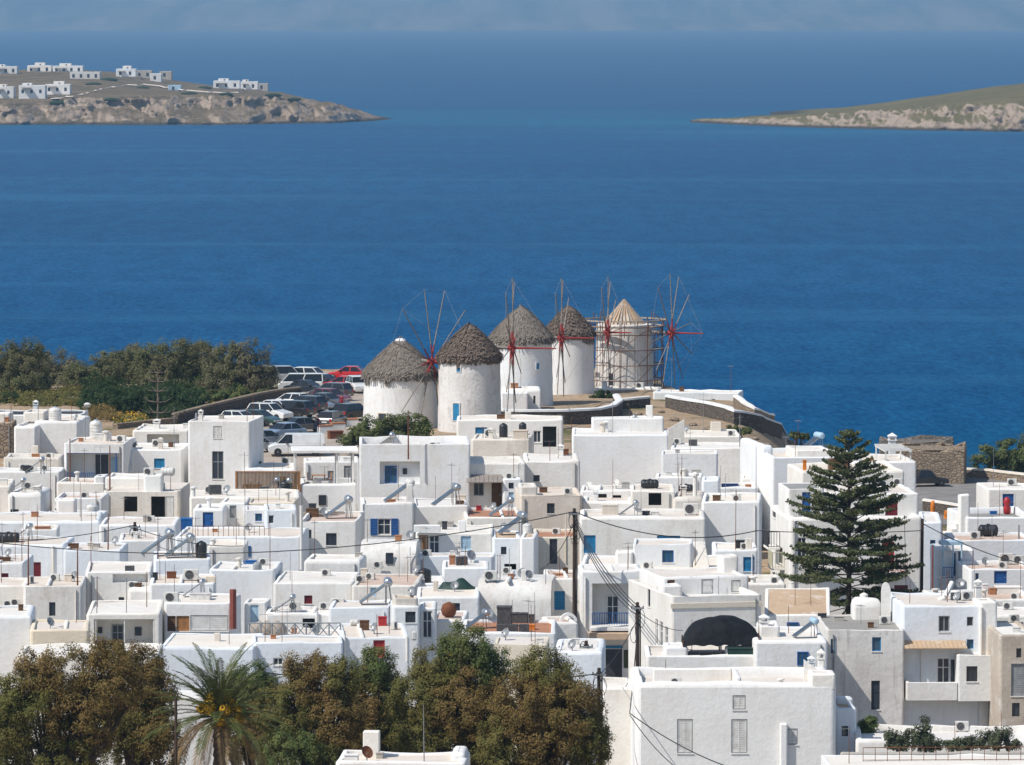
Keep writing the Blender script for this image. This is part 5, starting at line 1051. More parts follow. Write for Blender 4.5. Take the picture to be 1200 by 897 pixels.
def straw(r0, r1, z0, z1, n_, L, wd, seed, droop=.0, lift=.05):
    """thatch strands lying on a cone from apex (z1, r1) to eave (z0, r0)"""
    g = np.random.default_rng(seed); V = []; Q = []
    t = np.sqrt(g.random(n_)); a = g.random(n_)*2*np.pi; l = L*(.6+.8*g.random(n_)); w_ = wd*(.5+g.random(n_)); up = lift*(.3+g.random(n_)*1.4)
    tw = (g.random(n_)-.5)*.5
    sl = math.hypot(r0-r1, z1-z0); ur, uz = (r0-r1)/sl, -(z1-z0)/sl
    for i in range(n_):
        s0 = t[i]*sl-l[i]*.5; s1 = s0+l[i]
        pts = []
        for s_, k in ((s0, .2), (s1, 1.0)):
            rr = r1+(r0-r1)*max(s_, 0)**.86/sl**.86 if s_ <= sl else r1+ur*s_; zz = z1+uz*s_+up[i]*k*.8
            if s_ > sl: zz -= (s_-sl)*.7; rr -= (s_-sl)*.65
            rr += up[i]*k*.6; pts.append((max(rr, .02), zz, a[i]+tw[i]*(l[i]/max(rr, .5))*(k-.2)))
        b_ = len(V)
        for (rr, zz, aa), ww in zip(pts, (w_[i]*.6, w_[i])):
            d = ww/2/max(rr, .3)
            V.append((rr*math.cos(aa-d), rr*math.sin(aa-d), zz)); V.append((rr*math.cos(aa+d), rr*math.sin(aa+d), zz))
        Q.append((b_, b_+1, b_+3, b_+2))
    return np.array(V), np.array(Q)
def windmill(label, cx, ybase, yeave, yapex, hw, D, wall='white', thatch='thatch', hub=None, phi=60, Rw=6.3, bow=5.0, feats=(), kind='thatch', seed=1, nsp=12, rot0=0., hwroof=None):
    m_ = mpp(D); c = at(cx, ybase, D); c.y += hw*m_; r = hw*m_
    z0 = c.z; ze = at(cx, yeave, D+r).z; za = at(cx, yapex, D+r).z; h = ze-z0
    root = empty('windmill', (c.x, c.y, z0)); tag(root, label, 'windmill', 'row of windmills on the headland')
    mb = MB(); pr = [(r*1.02, -2.0), (r*1.0, 0)]+[(r*(1.0-.045*i/8), (h+.35)*i/8) for i in range(1, 9)]+[(r*.9, h+.4), (0, h+.42)]
    n_ = 44; mb.lathe(pr, n_); mb.v = [(x*(1+.012*math.sin(3*z+7*math.atan2(y, x))*.5+.01*(float(vnoise(x*1.3+seed*9, y*1.3+z))-.5)), y, z) for x, y, z in mb.v]; mb.build('tower', wall, root, 40)
    rr = (hwroof or hw+1.0)*m_; H = za-ze
    if kind == 'thatch':
        mb = MB(); N = 40; prf = [(.05, h+H-.05)]+[(rr*(i/9)**.84, h+H*(1-i/9)-.05) for i in range(1, 10)]+[(rr*.98, h-.35), (r*.9, h-.15)]
        mb.lathe(prf[::-1], N)
        mb.v = [(x*(1+.05*(float(vnoise(math.atan2(y, x)*4+seed, z*2))-.5)), y*(1+.05*(float(vnoise(math.atan2(y, x)*4+seed, z*2+9))-.5)), z+.15*(float(vnoise(math.atan2(y, x)*6+seed*3, z))-.5)) for x, y, z in mb.v]
        th_ = mb.build('thatch_roof', thatch, root, 60)
        V, Q = straw(rr*1.02, .1, h-.05, h+H, 4200 if thatch == 'thatch' else 3800, .9 if thatch == 'thatch' else .6, .09 if thatch == 'thatch' else .13, seed, lift=.10 if thatch == 'thatch' else .16)
        s_ = mesh_obj('straw', np_mesh('straw', V, Q), thatch, th_); s_['kind'] = 'stuff'
        g = np.random.default_rng(seed+50); Vv = []; Qq = []
        for i in range(520):       # ragged fringe hanging under the eave
            a = g.random()*6.283; l = .25+.6*g.random()**2*(1.6 if vnoise(a*3+seed, 2) > .55 else .7); w_ = .05+.07*g.random(); ra = rr*(.955+.05*g.random()); b_ = len(Vv); d = w_/ra
            for k, zz in ((1, h+.05), (.99, h-l)): Vv += [(ra*k*math.cos(a-d), ra*k*math.sin(a-d), zz), (ra*k*math.cos(a+d), ra*k*math.sin(a+d), zz)]
            Qq.append((b_, b_+1, b_+3, b_+2))
        s_ = mesh_obj('straw_fringe', np_mesh('straw_fringe', np.array(Vv), np.array(Qq)), thatch, th_); s_['kind'] = 'stuff'
    else:
        mb = MB(); mb.lathe([(rr*.96, h), (.1, h+H)], 32); co = mb.build('roof_core', 'wood_brown', root)
        N = 30
        for i in range(N):
            a0, a1 = 2*math.pi*(i+.08)/N, 2*math.pi*(i+.78)/N; t = MB(); k = 1.04+.05*random.random()
            t.add([(rr*k*math.cos(a0), rr*k*math.sin(a0), h-.12-.12*random.random()), (rr*k*math.cos(a1), rr*k*math.sin(a1), h-.12-.12*random.random()), (.1*math.cos(a1), .1*math.sin(a1), h+H+.03), (.1*math.cos(a0), .1*math.sin(a0), h+H+.03),
                   (rr*(k-.06)*math.cos(a0), rr*(k-.06)*math.sin(a0), h-.16), (rr*(k-.06)*math.cos(a1), rr*(k-.06)*math.sin(a1), h-.16), (.05*math.cos(a1), .05*math.sin(a1), h+H-.1), (.05*math.cos(a0), .05*math.sin(a0), h+H-.1)], [(0,1,2,3),(0,4,5,1),(1,5,6,2),(3,7,4,0)])
            t.build('plank', 'roof_rust' if i % 3 else 'wood_pale', co)
    # openings on the visible wall
    for f in feats:
        px, y0, y1, wpx, nm, mt = f
        sx = (px-cx)/hw; a = -math.pi/2+math.asin(max(-.95, min(.95, sx))); za_, zb_ = at(px, y1, D).z-z0, at(px, y0, D).z-z0; ww = wpx*m_/2
        rd = r*(1-.045*(za_+zb_)/2/h); ca, sa = math.cos(a), math.sin(a)
        def T(u, z, d): return (ca*(rd+d)-sa*u, sa*(rd+d)+ca*u, z)
        t = MB()
        for u0, u1, b0, b1 in ((-ww, -ww*.78, za_, zb_), (ww*.78, ww, za_, zb_), (-ww*.78, ww*.78, zb_-.1, zb_), (-ww*.78, ww*.78, za_, za_+.06)):
            p = [T(u, z, d) for d in (.06, -.25) for u, z in ((u0, b0), (u1, b0), (u1, b1), (u0, b1))]; t.add(p, [(0,1,2,3),(7,6,5,4),(1,0,4,5),(2,1,5,6),(3,2,6,7),(0,3,7,4)])
        fo = t.build(nm, 'white_paint' if mt != 'stone' else 'cream', root)
        t = MB(); t.quad(T(-ww*.8, za_, .03), T(ww*.8, za_, .03), T(ww*.8, zb_-.02, .03), T(-ww*.8, zb_-.02, .03)); t.build('leaf', {'stone': 'pane'}.get(mt, mt), fo)
    if hub:
        hx, hy = hub; f = R(phi); ax = Vector((math.sin(f), -math.cos(f), 0))
        # the hub lies on the axis through the mill; find its distance out from the centre
        L = (hx-cx)*m_/math.sin(f); hz = at(hx, hy, D).z-z0; Hc = ax*L+Vector((0, 0, hz))
        side = Vector((0, 0, 1)).cross(ax); upv = Vector((0, 0, 1))
        t = MB(); t.tube(ax*(r*.3)+Vector((0, 0, hz+.12)), Hc, .17, .15, 8); sw = t.build('windshaft', 'wood_spar', root, 40)
        t = MB(); t.tube(Hc-ax*.4, Hc+ax*.3, .25, .22, 10); t.tube(Hc+ax*.3, Hc+ax*bow, .11, .06, 7); hb_ = t.build('sail_wheel', 'mill_red', root, 40); tipb = Hc+ax*bow*.97
        tips = []
        for i in range(nsp):
            a = 2*math.pi*i/nsp+rot0; d = side*math.cos(a)+upv*math.sin(a); off = ax*(.12 if i % 2 else -.12)
            e = Hc+off+d*Rw*(1+.02*math.sin(i*7)); tips.append(e)
            t = MB(); t.tube(Hc+off+d*.3, e, .07, .045, 6); sp = t.build('spar', 'wood_spar', hb_)
            t = MB(); t.tube(Hc+off+d*.2, Hc+off+d*Rw*.24, .085, .07, 6); t.build('spar_clamp', 'mill_red', hb_)
        for i in range(nsp):
            t = MB(); t.tube(tips[i], tips[(i+1) % nsp], .007, n=4); t.build('rim_rope', 'wood_pale', hb_)
            if i % 2 == 0: t = MB(); t.tube(tips[i], tipb, .007, n=4); t.build('stay_rope', 'wood_pale', hb_)
    return root, c, r, z0, h
wm = windmill('white windmill with grey thatch and open sail wheel, leftmost of five', 468.5, 510, 437, 397, 44.5, 537, 'white', 'thatch', (506, 425), 55, 6.9, 5.3,
     [(450.5, 441, 448, 7, 'window', 'dark_frame'), (448, 484, 500, 13, 'door', 'stone')], seed=2, rot0=.2)
t = MB(); t.lathe([(.58, wm[4]+2.95), (.46, wm[4]+3.2), (.15, wm[4]+3.3)], 16); t.build('roof_cap', 'white', wm[0], 50)
windmill('peeling white windmill with blue door and brown shaggy thatch', 550, 508, 418, 380, 37.5, 533, 'mill_peel', 'thatch_brown', (600, 410), 83, 6.6, 4.2,
     [(537, 430, 437, 6, 'window', 'cyan_blue'), (534.5, 472, 494, 10, 'door', 'cyan_blue')], seed=5, rot0=.1)
windmill('white windmill with pale grey thatch above small annex', 611, 478, 396, 359, 37.5, 569, 'white', 'thatch', (658, 398), 82, 6.0, 3.4,
     [(630.5, 425, 434, 5, 'window', 'cyan_blue')], seed=8, rot0=.15)
windmill('narrow white windmill with brown thatch beside the scaffolding', 667, 463, 391, 359, 30, 587, 'white', 'thatch_brown', (712, 391), 80, 5.7, 2.5, [], seed=11, rot0=.05)
w5 = windmill('white windmill with plank roof wrapped in scaffolding', 732, 457, 384, 351, 34, 596, 'mill_peel', 'thatch', (787, 391), 68, 6.2, 3.6,
     [(716, 437, 453, 8, 'window', 'dark_frame')], kind='plank', seed=14, rot0=.12, hwroof=29)
# scaffolding round the last mill
c5, r5, z5, h5 = w5[1:]
o = empty('scaffolding', (c5.x, c5.y, z5)); tag(o, 'rusty tube scaffolding with timber planks around the plank-roofed windmill', 'scaffolding')
NP = 14; RO = r5+1.15; RI = r5+.35; lv = [.9, 2.5, 4.1, 5.7, h5+.1]; P1 = []
for i in range(NP):
    a = 2*math.pi*i/NP+.1; P1.append((RO*math.cos(a), RO*math.sin(a)))
    for rad in (RO, RI):
        x, y = rad*math.cos(a), rad*math.sin(a); t = MB(); t.tube((x, y, -.6), (x+random.uniform(-.1, .1), y, h5+.4+random.random()*1.3), .045, n=5); t.build('upright', 'rust' if random.random() < .6 else 'metal_grey', o)
for i in range(NP):
    a, b_ = P1[i], P1[(i+1) % NP]; ang = 2*math.pi*(i+.5)/NP+.1
    for k, z in enumerate(lv):
        t = MB(); t.tube((*a, z+.05), (*b_, z+.05), .04, n=5); t.build('ledger', 'rust', o)
        if random.random() < .5:
            t = MB(); L = 2*RO*math.sin(math.pi/NP)*.5; q = []
            for u in (-L, L):
                for d in (-.45, -.05): q.append((math.cos(ang)*(RO+d)-math.sin(ang)*u, math.sin(ang)*(RO+d)+math.cos(ang)*u))
            t.add([(*q[0], z+.1), (*q[1], z+.1), (*q[3], z+.1), (*q[2], z+.1), (*q[0], z+.16), (*q[1], z+.16), (*q[3], z+.16), (*q[2], z+.16)], [(3,2,1,0),(4,5,6,7),(0,1,5,4),(1,2,6,5),(2,3,7,6),(3,0,4,7)]); t.build('plank', 'wood_pale', o)
        if k < len(lv)-1 and random.random() < .55:
            t = MB(); t.tube((*a, z), (*b_, lv[k+1]), .035, n=5); t.build('brace', 'rust', o)
zt = h5+.75
for i in range(20):     # timber ring beams at the top
    a0, a1 = 2*math.pi*i/20, 2*math.pi*(i+.96)/20; rg = 4.5; t = MB()
    t.add([(rg*math.cos(a), rg*math.sin(a), zt+d) for d in (0, .14) for a in (a0, a1)]+[((rg-.3)*math.cos(a), (rg-.3)*math.sin(a), zt+d) for d in (0, .14) for a in (a0, a1)], [(0,1,3,2),(5,4,6,7),(2,3,7,6),(1,0,4,5)])
    t.build('ring_beam', 'wood_pale', o)
for i in range(10):
    a = 2*math.pi*i/10+.3; t = MB(); t.tube((RO*math.cos(a), RO*math.sin(a), h5-.9), (4.35*math.cos(a), 4.35*math.sin(a), zt), .04, n=5); t.build('outrigger', 'rust', o)
# annexes and white walls on the headland
h = HB('small white vaulted annex of the windmill', 588, 634, 456, 282, 4, mat='white_fresh', roof='roof_white', rr=.3, feats=[('w', 625, 464, 627.5, 473, 'k')]); h.b = h.main; h.block(587, 619, 461, v=-1.6, dep=1.6, z0=0, mat='white', roof='roof_white', rr=.06)
h = HB('long low white storehouse by the sea', 765, 866, 460, 290, 4.5, rot=-8, mat='white_cool', roof='roof_white', rr=.12, feats=[('w', 834, 468, 838, 471, 'k')])
h = HB('low white base under the scaffolded windmill', 697, 775, 455, 297, 2.5, rot=-3, mat='white_fresh', roof='roof_white')
def stone_wall(label, pts, hm, thick=.5, mat='stone_dark', cap='white', name='stone_wall', cat='wall', capw=.06):
    """wall following ground pixels; pts: (px, py at its foot, height in m)"""
    W3 = [ongnd(p[0], p[1]) for p in pts]; H_ = [p[2] if len(p) > 2 else hm for p in pts]
    S = []; Hs = []
    for i in range(len(W3)-1):
        k = max(2, int((W3[i+1]-W3[i]).length/1.2))
        for j in range(k): S.append(W3[i].lerp(W3[i+1], j/k)); Hs.append(H_[i]+(H_[i+1]-H_[i])*j/k)
    S.append(W3[-1]); Hs.append(H_[-1])
    zz = np.array([p.z+hh for p, hh in zip(S, Hs)])
    if len(zz) > 4: zz = np.convolve(np.pad(zz, 2, mode='edge'), np.ones(5)/5, 'valid')
    root = empty(name, S[0]); tag(root, label, cat); a = MB(); c = MB(); n_ = len(S); o = S[0]
    for i, p in enumerate(S):
        d = (S[min(i+1, n_-1)]-S[max(i-1, 0)]); nrm = Vector((-d.y, d.x, 0)).normalized()*thick/2; q = p-o; z = zz[i]-o.z
        a.v += [tuple(q-nrm+Vector((0, 0, -q.z+q.z-1.5))), tuple(Vector((q.x, q.y, z))-nrm), tuple(Vector((q.x, q.y, z))+nrm), tuple(q+nrm+Vector((0, 0, -1.5)))]
        n2 = nrm*(1+2*capw/thick); c.v += [tuple(Vector((q.x, q.y, z-.05))-n2), tuple(Vector((q.x, q.y, z+.14))-n2*.9), tuple(Vector((q.x, q.y, z+.2))), tuple(Vector((q.x, q.y, z+.14))+n2*.9), tuple(Vector((q.x, q.y, z-.05))+n2)]
    for i in range(n_-1):
        a.f += [(i*4+j, (i+1)*4+j, (i+1)*4+j+1, i*4+j+1) for j in range(3)]; c.f += [(i*5+j, (i+1)*5+j, (i+1)*5+j+1, i*5+j+1) for j in range(4)]
    a.f += [(0, 1, 2, 3), tuple(4*(n_-1)+k for k in (3, 2, 1, 0))]; c.f += [(0, 1, 2, 3, 4), tuple(5*(n_-1)+k for k in (4, 3, 2, 1, 0))]
    a.build('masonry', mat, root)
    if cap: c.build('coping', cap, root, 50)
    return root
stone_wall('curved dark stone wall with white coping below the windmills', [(575, 497), (610, 498), (660, 498), (700, 496), (718, 492), (726, 486), (722, 479)], 1.3, .6)
stone_wall('short dark stone wall behind the curved wall', [(722, 480), (735, 479), (760, 477)], .9, .5)
stone_wall('long dark stone wall with white coping running to the sea', [(783, 478, 1.1), (800, 483, 1.25), (830, 489, 1.35), (860, 497, 1.4), (890, 506, 1.35), (912, 512, 1.2), (928, 514, 1.1)], 1.3, .6)
stone_wall('white parapet wall descending toward the sea', [(862, 478, 1.2), (872, 484, 1.1), (885, 492, 1.0), (905, 499, .9)], 1.0, .5, 'stone_tan')
stone_wall('dark stone retaining wall along the parking lot', [(205, 497, .9), (232, 491, 1.0), (265, 484, 1.1), (300, 477, 1.2), (325, 472, 1.2), (350, 467, 1.0)], 1.1, .6, 'stone_dark', 'stone_tan')
stone_wall('low rubble wall beside the yellow flowers', [(135, 503, .5), (165, 500, .5), (205, 497, .6)], .5, .6, 'stone_tan', None)
stone_wall('low tan stone wall by the tamarisk tree', [(1128, 560, .9), (1160, 562, .9), (1230, 570, .9)], .9, .5, 'stone_tan', 'roof_white')
stone_wall('dark stone street wall with white coping', [(1083, 601, 1.2), (1105, 604, 1.2), (1128, 608, 1.2)], 1.2, .4, 'stone_dark', 'white')
h = HB('brown stone fort ruin beside the road', 1046, 1131, 527, 298, 7, rot=-6, mat='stone_tan', roof='stone_tan', rr=.25, ph=.1, jit=.3); h.root['category'] = 'ruin'; h.root.name = 'stone_ruin'
h = HB('grey stone platform behind the fort ruin', 1030, 1118, 517, 306, 6, rot=-4, mat='stone_grey', roof='stone_grey', rr=.2, ph=.25, jit=.22); h.root['category'] = 'ruin'; h.root.name = 'stone_platform'
# loose boulders on the slope and the shore
def boulder(px, py, s_, label, mat='stone_tan'):
    p = ongnd(px, py); o = empty('boulder', p, random.random()*3); tag(o, None, 'rock', 'boulders on the dry slope'); ITEMS.append((o, label, None, p)); t = MB()
    t.lathe([(.3, -.15), (.95, .05), (1.05, .35), (.75, .65), (.25, .8)], 9); t.v = [(x*s_*(1+.35*(float(vnoise(x*2+px, y*2))-.5)), y*s_*.8*(1+.3*(float(vnoise(x*2, y*2+px))-.5)), z*s_*.8) for x, y, z in t.v]; t.build('stone', mat, o, 30)
for i, (x, y, s_) in enumerate([(748, 487, .5), (768, 490, .45), (790, 494, .6), (812, 500, .5), (830, 505, .6), (846, 512, .5), (868, 520, .6), (884, 516, .5), (899, 524, .6), (925, 520, .5), (775, 484, .4), (1135, 541, 1.0), (1141, 545, .8), (1127, 539, .8)]):
    boulder(x, y, s_, 'tan boulder lying on the dry slope below the long wall' if x < 1000 else 'tan boulder on the shore beside the fort ruin')
# ------------------------------------------------------------------ houses on the left headland
def spit_hit(px, py):
    me = spL.data; n_ = len(me.vertices); co = np.empty(n_*3, np.float32); me.vertices.foreach_get('co', co); co = co.reshape(72, 330, 3)
    col = co[:, int(np.clip((px+60)/530*329, 0, 329))]; rel = col-np.array([0, 0, CZ]); fw = rel[:, 1]*CA-rel[:, 2]*SA; up = rel[:, 1]*SA+rel[:, 2]*CA; row = PH/2-up/fw*F
    k = np.argmax(row <= py) if (row <= py).any() else int(np.argmin(row)); return float(col[k, 1]), float(col[k, 2])
for i, (x0, x1, y0, y1, mt, lb) in enumerate([
    (-6, 20, 76, 88, 'white', 'far white villa at the left end of the headland top row'), (32, 60, 75.5, 85, 'white', 'far low white villa second in the headland top row'), (62, 97, 76, 85, 'white', 'far long white villa behind the grey-based one'),
    (82, 117, 83, 93, 'stained', 'far villa with grey base on the headland'), (136, 159, 79, 91, 'white', 'far square white villa with flat roof midway'), (159, 178, 81, 92, 'dirty', 'far dark unfinished house beside square villa'), (176, 189, 84.5, 96, 'white', 'far small white house front of unfinished one'), (187, 201, 82.5, 91, 'dirty', 'far brown shed house near headland crest'),
    (197, 212, 99, 106, 'pale_blue', 'far pale blue cabin alone on the headland slope'), (250, 281, 93, 105, 'white', 'far white villa left of the headland tip pair'), (282, 302, 94, 106, 'white', 'far white villa with stone end near headland tip'), (301, 314, 96.5, 106, 'dirty', 'far stone cottage nearest the headland tip'),
    (-6, 16, 99, 117, 'white', 'far white villa lowest at the left edge'), (22, 53, 97, 117, 'white', 'far two-storey white villa on the lower terrace'), (53, 82, 96.5, 112, 'white_fresh', 'far wide white villa on the lower terrace')]):
    D, zg = spit_hit((x0+x1)/2, y1); y0 += (y1-y0)*.16; w_ = x1-x0; nwin = max(1, int(w_/8))
    fe = [('w', x0+w_*(k+.3)/nwin, y0+(y1-y0)*.3, x0+w_*(k+.3)/nwin+3.0, y0+(y1-y0)*.3+4.2, 'k') for k in range(nwin)]
    h = HB(lb, x0, x1, y0, D/2, 12, zbase=zg-2.5, mat=mt, roof='roof_white', feats=fe, ph=.2, rr=.1); h.root['group'] = 'far villas on the left headland'
    if 'white' in mt and w_ > 14:
        b_ = h.main; k_ = (i*37 % 10)/10; h.block(x0+w_*(.1+.3*k_), x0+w_*(.45+.4*k_), y0-2.2-1.5*k_, v=3, dep=7, mat='white', roof='roof_white', feats=[('w', x0+w_*(.3+.3*k_), y0-1.8, x0+w_*(.3+.3*k_)+2, y0-.4, 'k')]); h.b = b_
        h.block(x0-4-3*k_, x1+3+5*k_, y1-.8, v=-5, dep=4.5, z0=0, mat='stone_tan', roof='roof_tan', name='terrace_wall'); h.b = b_
        h.fbox('pergola', x0+w_*.1, y0+2.5, x0+w_*.45, y0+3.3, -2.5, 2.4, 'wood_pale')
# dirt road across the headland
RD = [(60, 119), (95, 113), (120, 106), (150, 101), (180, 102), (215, 107), (250, 110), (290, 110)]; L_ = []
for (xa, ya), (xb, yb) in zip(RD[:-1], RD[1:]):
    for k in range(8):
        px_, py_ = xa+(xb-xa)*k/8, ya+(yb-ya)*k/8; d_, z_ = spit_hit(px_, py_); L_.append(Vector(((px_-600)/F*d_, d_, z_)))
t = MB()
for i, q in enumerate(L_):
    t.v += [(q.x, q.y-6, q.z+.5), (q.x, q.y+6, q.z+.8)]
t.f = [(2*i, 2*i+2, 2*i+3, 2*i+1) for i in range(len(L_)-1)]; tag(t.build('dirt_road', 'roof_tan'), kind='structure')
for i, (x, y, s_) in enumerate([(110, 100, 3), (128, 95, 3.5), (168, 104, 2.5), (222, 112, 3), (240, 104, 3), (265, 112, 2.5), (320, 113, 3), (345, 118, 2.5), (132, 118, 3), (70, 122, 3.5)]):
    d_, z_ = spit_hit(x, y); o = empty('scrub_bush', ((x-600)/F*d_, d_, z_)); tag(o, None, 'bush', 'scrub on the left headland'); ITEMS.append((o, 'dark scrub bush on the far left headland', None, Vector(o.location))); t = MB(); t.lathe([(.8, -.3), (1, .25), (.7, .7), (.2, .9)], 9); t.v = [(a*s_*1.6, b*s_, c*s_*.5) for a, b, c in t.v]; t.build('foliage', 'leaf_dark', o)
# ------------------------------------------------------------------ cars
def car_mesh(kind):
    """side profile sections: list of (x, z_low, z_belt), plus greenhouse outline; returns dict of meshes, origin on the ground, nose +x"""
    P = dict(hatch=(4.0, 1.72, .92, 1.48, (.95, .15, -1.55, -1.95), .62), sedan=(4.5, 1.76, .90, 1.44, (.95, .15, -1.15, -1.75), .62), suv=(4.4, 1.84, 1.06, 1.68, (1.0, .35, -1.75, -2.1), .70),
             van=(5.0, 1.92, 1.12, 1.95, (1.75, .95, -2.42, -2.47), .70), minibus=(4.7, 1.78, 1.1, 1.9, (1.9, 1.2, -2.25, -2.32), .66), pickup=(5.0, 1.82, 1.0, 1.72, (1.1, .5, -.55, -.85), .72))[kind]
    L, W, zb, zr, (wa, wb, rb, ra), rw = P; hl, hw = L/2, W/2; out = {}
    noseh = zb-.16 if kind in ('van', 'minibus') else zb-.22
    prof_ = [(hl-.05, .32), (hl, .5), (hl-.04, noseh-.1), (hl-.22, noseh), (wa, zb), (ra, zb), (-hl+.10, zb-.03), (-hl, zb-.2), (-hl, .5), (-hl+.06, .32)]
    b = MB(); k = len(prof_)
    for y, ins in ((-hw+.10, .06), (-hw, 0), (hw, 0), (hw-.10, .06)):
        if abs(y) == hw: b.v += [(x*(1-.015), y, z if z < .6 else z-.10) for x, z in prof_]
        else: b.v += [(x, y, z) for x, z in prof_]
    for s_ in range(3): b.f += [(s_*k+i, s_*k+(i+1) % k, (s_+1)*k+(i+1) % k, (s_+1)*k+i) for i in range(k)]
    # reorder: rows go 0: inset left, 1: left side, 2: right side, 3: inset right
    b.v = b.v[k:2*k]+b.v[0:k]+b.v[3*k:4*k]+b.v[2*k:3*k]
    b.f = []
    for s_ in range(3): b.f += [(s_*k+(i+1) % k, s_*k+i, (s_+1)*k+i, (s_+1)*k+(i+1) % k) for i in range(k)]
    b.f += [tuple(range(k)), tuple(range(4*k-1, 3*k-1, -1))]
    out['body'] = (b, 30)
    wr = hw-.2; g = MB(); B = hw-.06
    g.v = [(wa, -B, zb), (ra, -B, zb), (rb, -wr, zr-.05), (wb, -wr, zr-.05), (wa, B, zb), (ra, B, zb), (rb, wr, zr-.05), (wb, wr, zr-.05)]
    g.f = [(0, 3, 2, 1), (4, 5, 6, 7), (0, 4, 7, 3), (1, 2, 6, 5)]
    r = MB(); r.add([(wb+.03, -wr-.02, zr-.06), (rb-.03, -wr-.02, zr-.06), (rb-.03, wr+.02, zr-.06), (wb+.03, wr+.02, zr-.06), (wb-.12, -wr+.12, zr), (rb+.12, -wr+.12, zr), (rb+.12, wr-.12, zr), (wb-.12, wr-.12, zr)], [(4,7,6,5),(0,4,5,1),(1,5,6,2),(2,6,7,3),(3,7,4,0)])
    # pillars in body colour
    for sy in (-1, 1):
        for t0, t1 in ((wa, wb), ((wa+ra)/2, (wb+rb)/2), (ra, rb)):
            r.add([(t0-.05, sy*(B+.012), zb-.02), (t0+.05, sy*(B+.012), zb-.02), (t1+.05, sy*(wr+.015), zr-.05), (t1-.05, sy*(wr+.015), zr-.05)], [(0, 1, 2, 3)])
    if kind == 'van':
        x0 = .35
        for sy in (-1, 1): r.add([(x0, sy*(B+.014), zb-.02), (ra+.02, sy*(B+.014), zb-.02), (rb+.02, sy*(wr+.02), zr-.05), (x0, sy*(wr+.02), zr-.05)], [(0, 1, 2, 3)])
        r.add([(ra-.01, -B, zb-.02), (ra-.01, B, zb-.02), (rb-.01, wr, zr-.05), (rb-.01, -wr, zr-.05)], [(0, 1, 2, 3)])
    out['cabin'] = (r, 0); out['glazing'] = (g, 0)
    ax = (hl-.85, -hl+.8); out['axles'] = ax; out['rw'] = rw/2; out['hw'] = hw; out['hl'] = hl; out['zl'] = noseh-.12; out['zt'] = zb-.22
    return out
CARM = {}
def car(px, py, kind, color, head, label, name='parked_car', cat='car', group='cars in the parking lot'):
    if kind not in CARM:
        d = car_mesh(kind); m_ = {}
        for k in ('body', 'cabin', 'glazing'):
            m_[k] = d[k][0].mesh(k, d[k][1] or 0); m_[k].materials.append(M['car_glass'] if k == 'glazing' else M['car_white'])
        r = d['rw']; t = MB(); t.lathe([(r*.6, -.10), (r*.95, -.10), (r, -.06), (r, .06), (r*.95, .10), (r*.6, .10)], 18, (0, 0), 'y'); m_['tyre'] = t.mesh('tyre', 40); m_['tyre'].materials.append(M['rubber'])
        t = MB(); t.lathe([(0, -.105), (r*.62, -.085), (r*.62, .085), (0, .105)], 12, (0, 0), 'y'); m_['rim'] = t.mesh('rim', 40); m_['rim'].materials.append(M['steel'])
        t = MB(); t.box(-.06, -.2, -.07, .02, .2, .07); m_['head'] = t.mesh('headlight'); m_['head'].materials.append(M['lamp_white'])
        t = MB(); t.box(-.02, -.12, -.12, .05, .12, .12); m_['tail'] = t.mesh('tail_light'); m_['tail'].materials.append(M['tail_red'])
        t = MB(); t.box(-.02, -.25, -.055, .02, .25, .055); m_['plate'] = t.mesh('number_plate'); m_['plate'].materials.append(M['white_paint'])
        t = MB(); t.cbox(-.1, -.09, -.06, .1, .09, .08, .03); m_['mirror'] = t.mesh('mirror'); m_['mirror'].materials.append(M['dark_frame'])
        CARM[kind] = (d, m_)
    d, m_ = CARM[kind]; p = ongnd(px, py); p.z += .1
    root = empty(name, p, R(head)); tag(root, label, cat, group)
    def part(nm, me, loc=(0, 0, 0), par=root, mat=None):
        o = bpy.data.objects.new(nm, me); C.objects.link(o); o.parent = par; o.location = loc
        if mat: o.material_slots[0].link = 'OBJECT'; o.material_slots[0].material = M[mat]
        return o
    part('body', m_['body'], mat=color); part('cabin', m_['cabin'], mat=color); part('glazing', m_['glazing'])
    for x in d['axles']:
        for y in (-d['hw']+.09, d['hw']-.09): w_ = part('wheel', m_['tyre'], (x, y, d['rw'])); part('rim', m_['rim'], (0, 0, 0), w_)
    for y in (-d['hw']+.28, d['hw']-.28): part('headlight', m_['head'], (d['hl']-.02, y, d['zl']-.06)); part('tail_light', m_['tail'], (-d['hl'], y*1.05, d['zt']))
    for x in (d['hl']+.0, -d['hl']-.0): part('number_plate', m_['plate'], (x, 0, .5))
    for y in (-d['hw']-.06, d['hw']+.06): part('mirror', m_['mirror'], (d['axles'][0]-.75, y, d['zt']+.3))
    return root
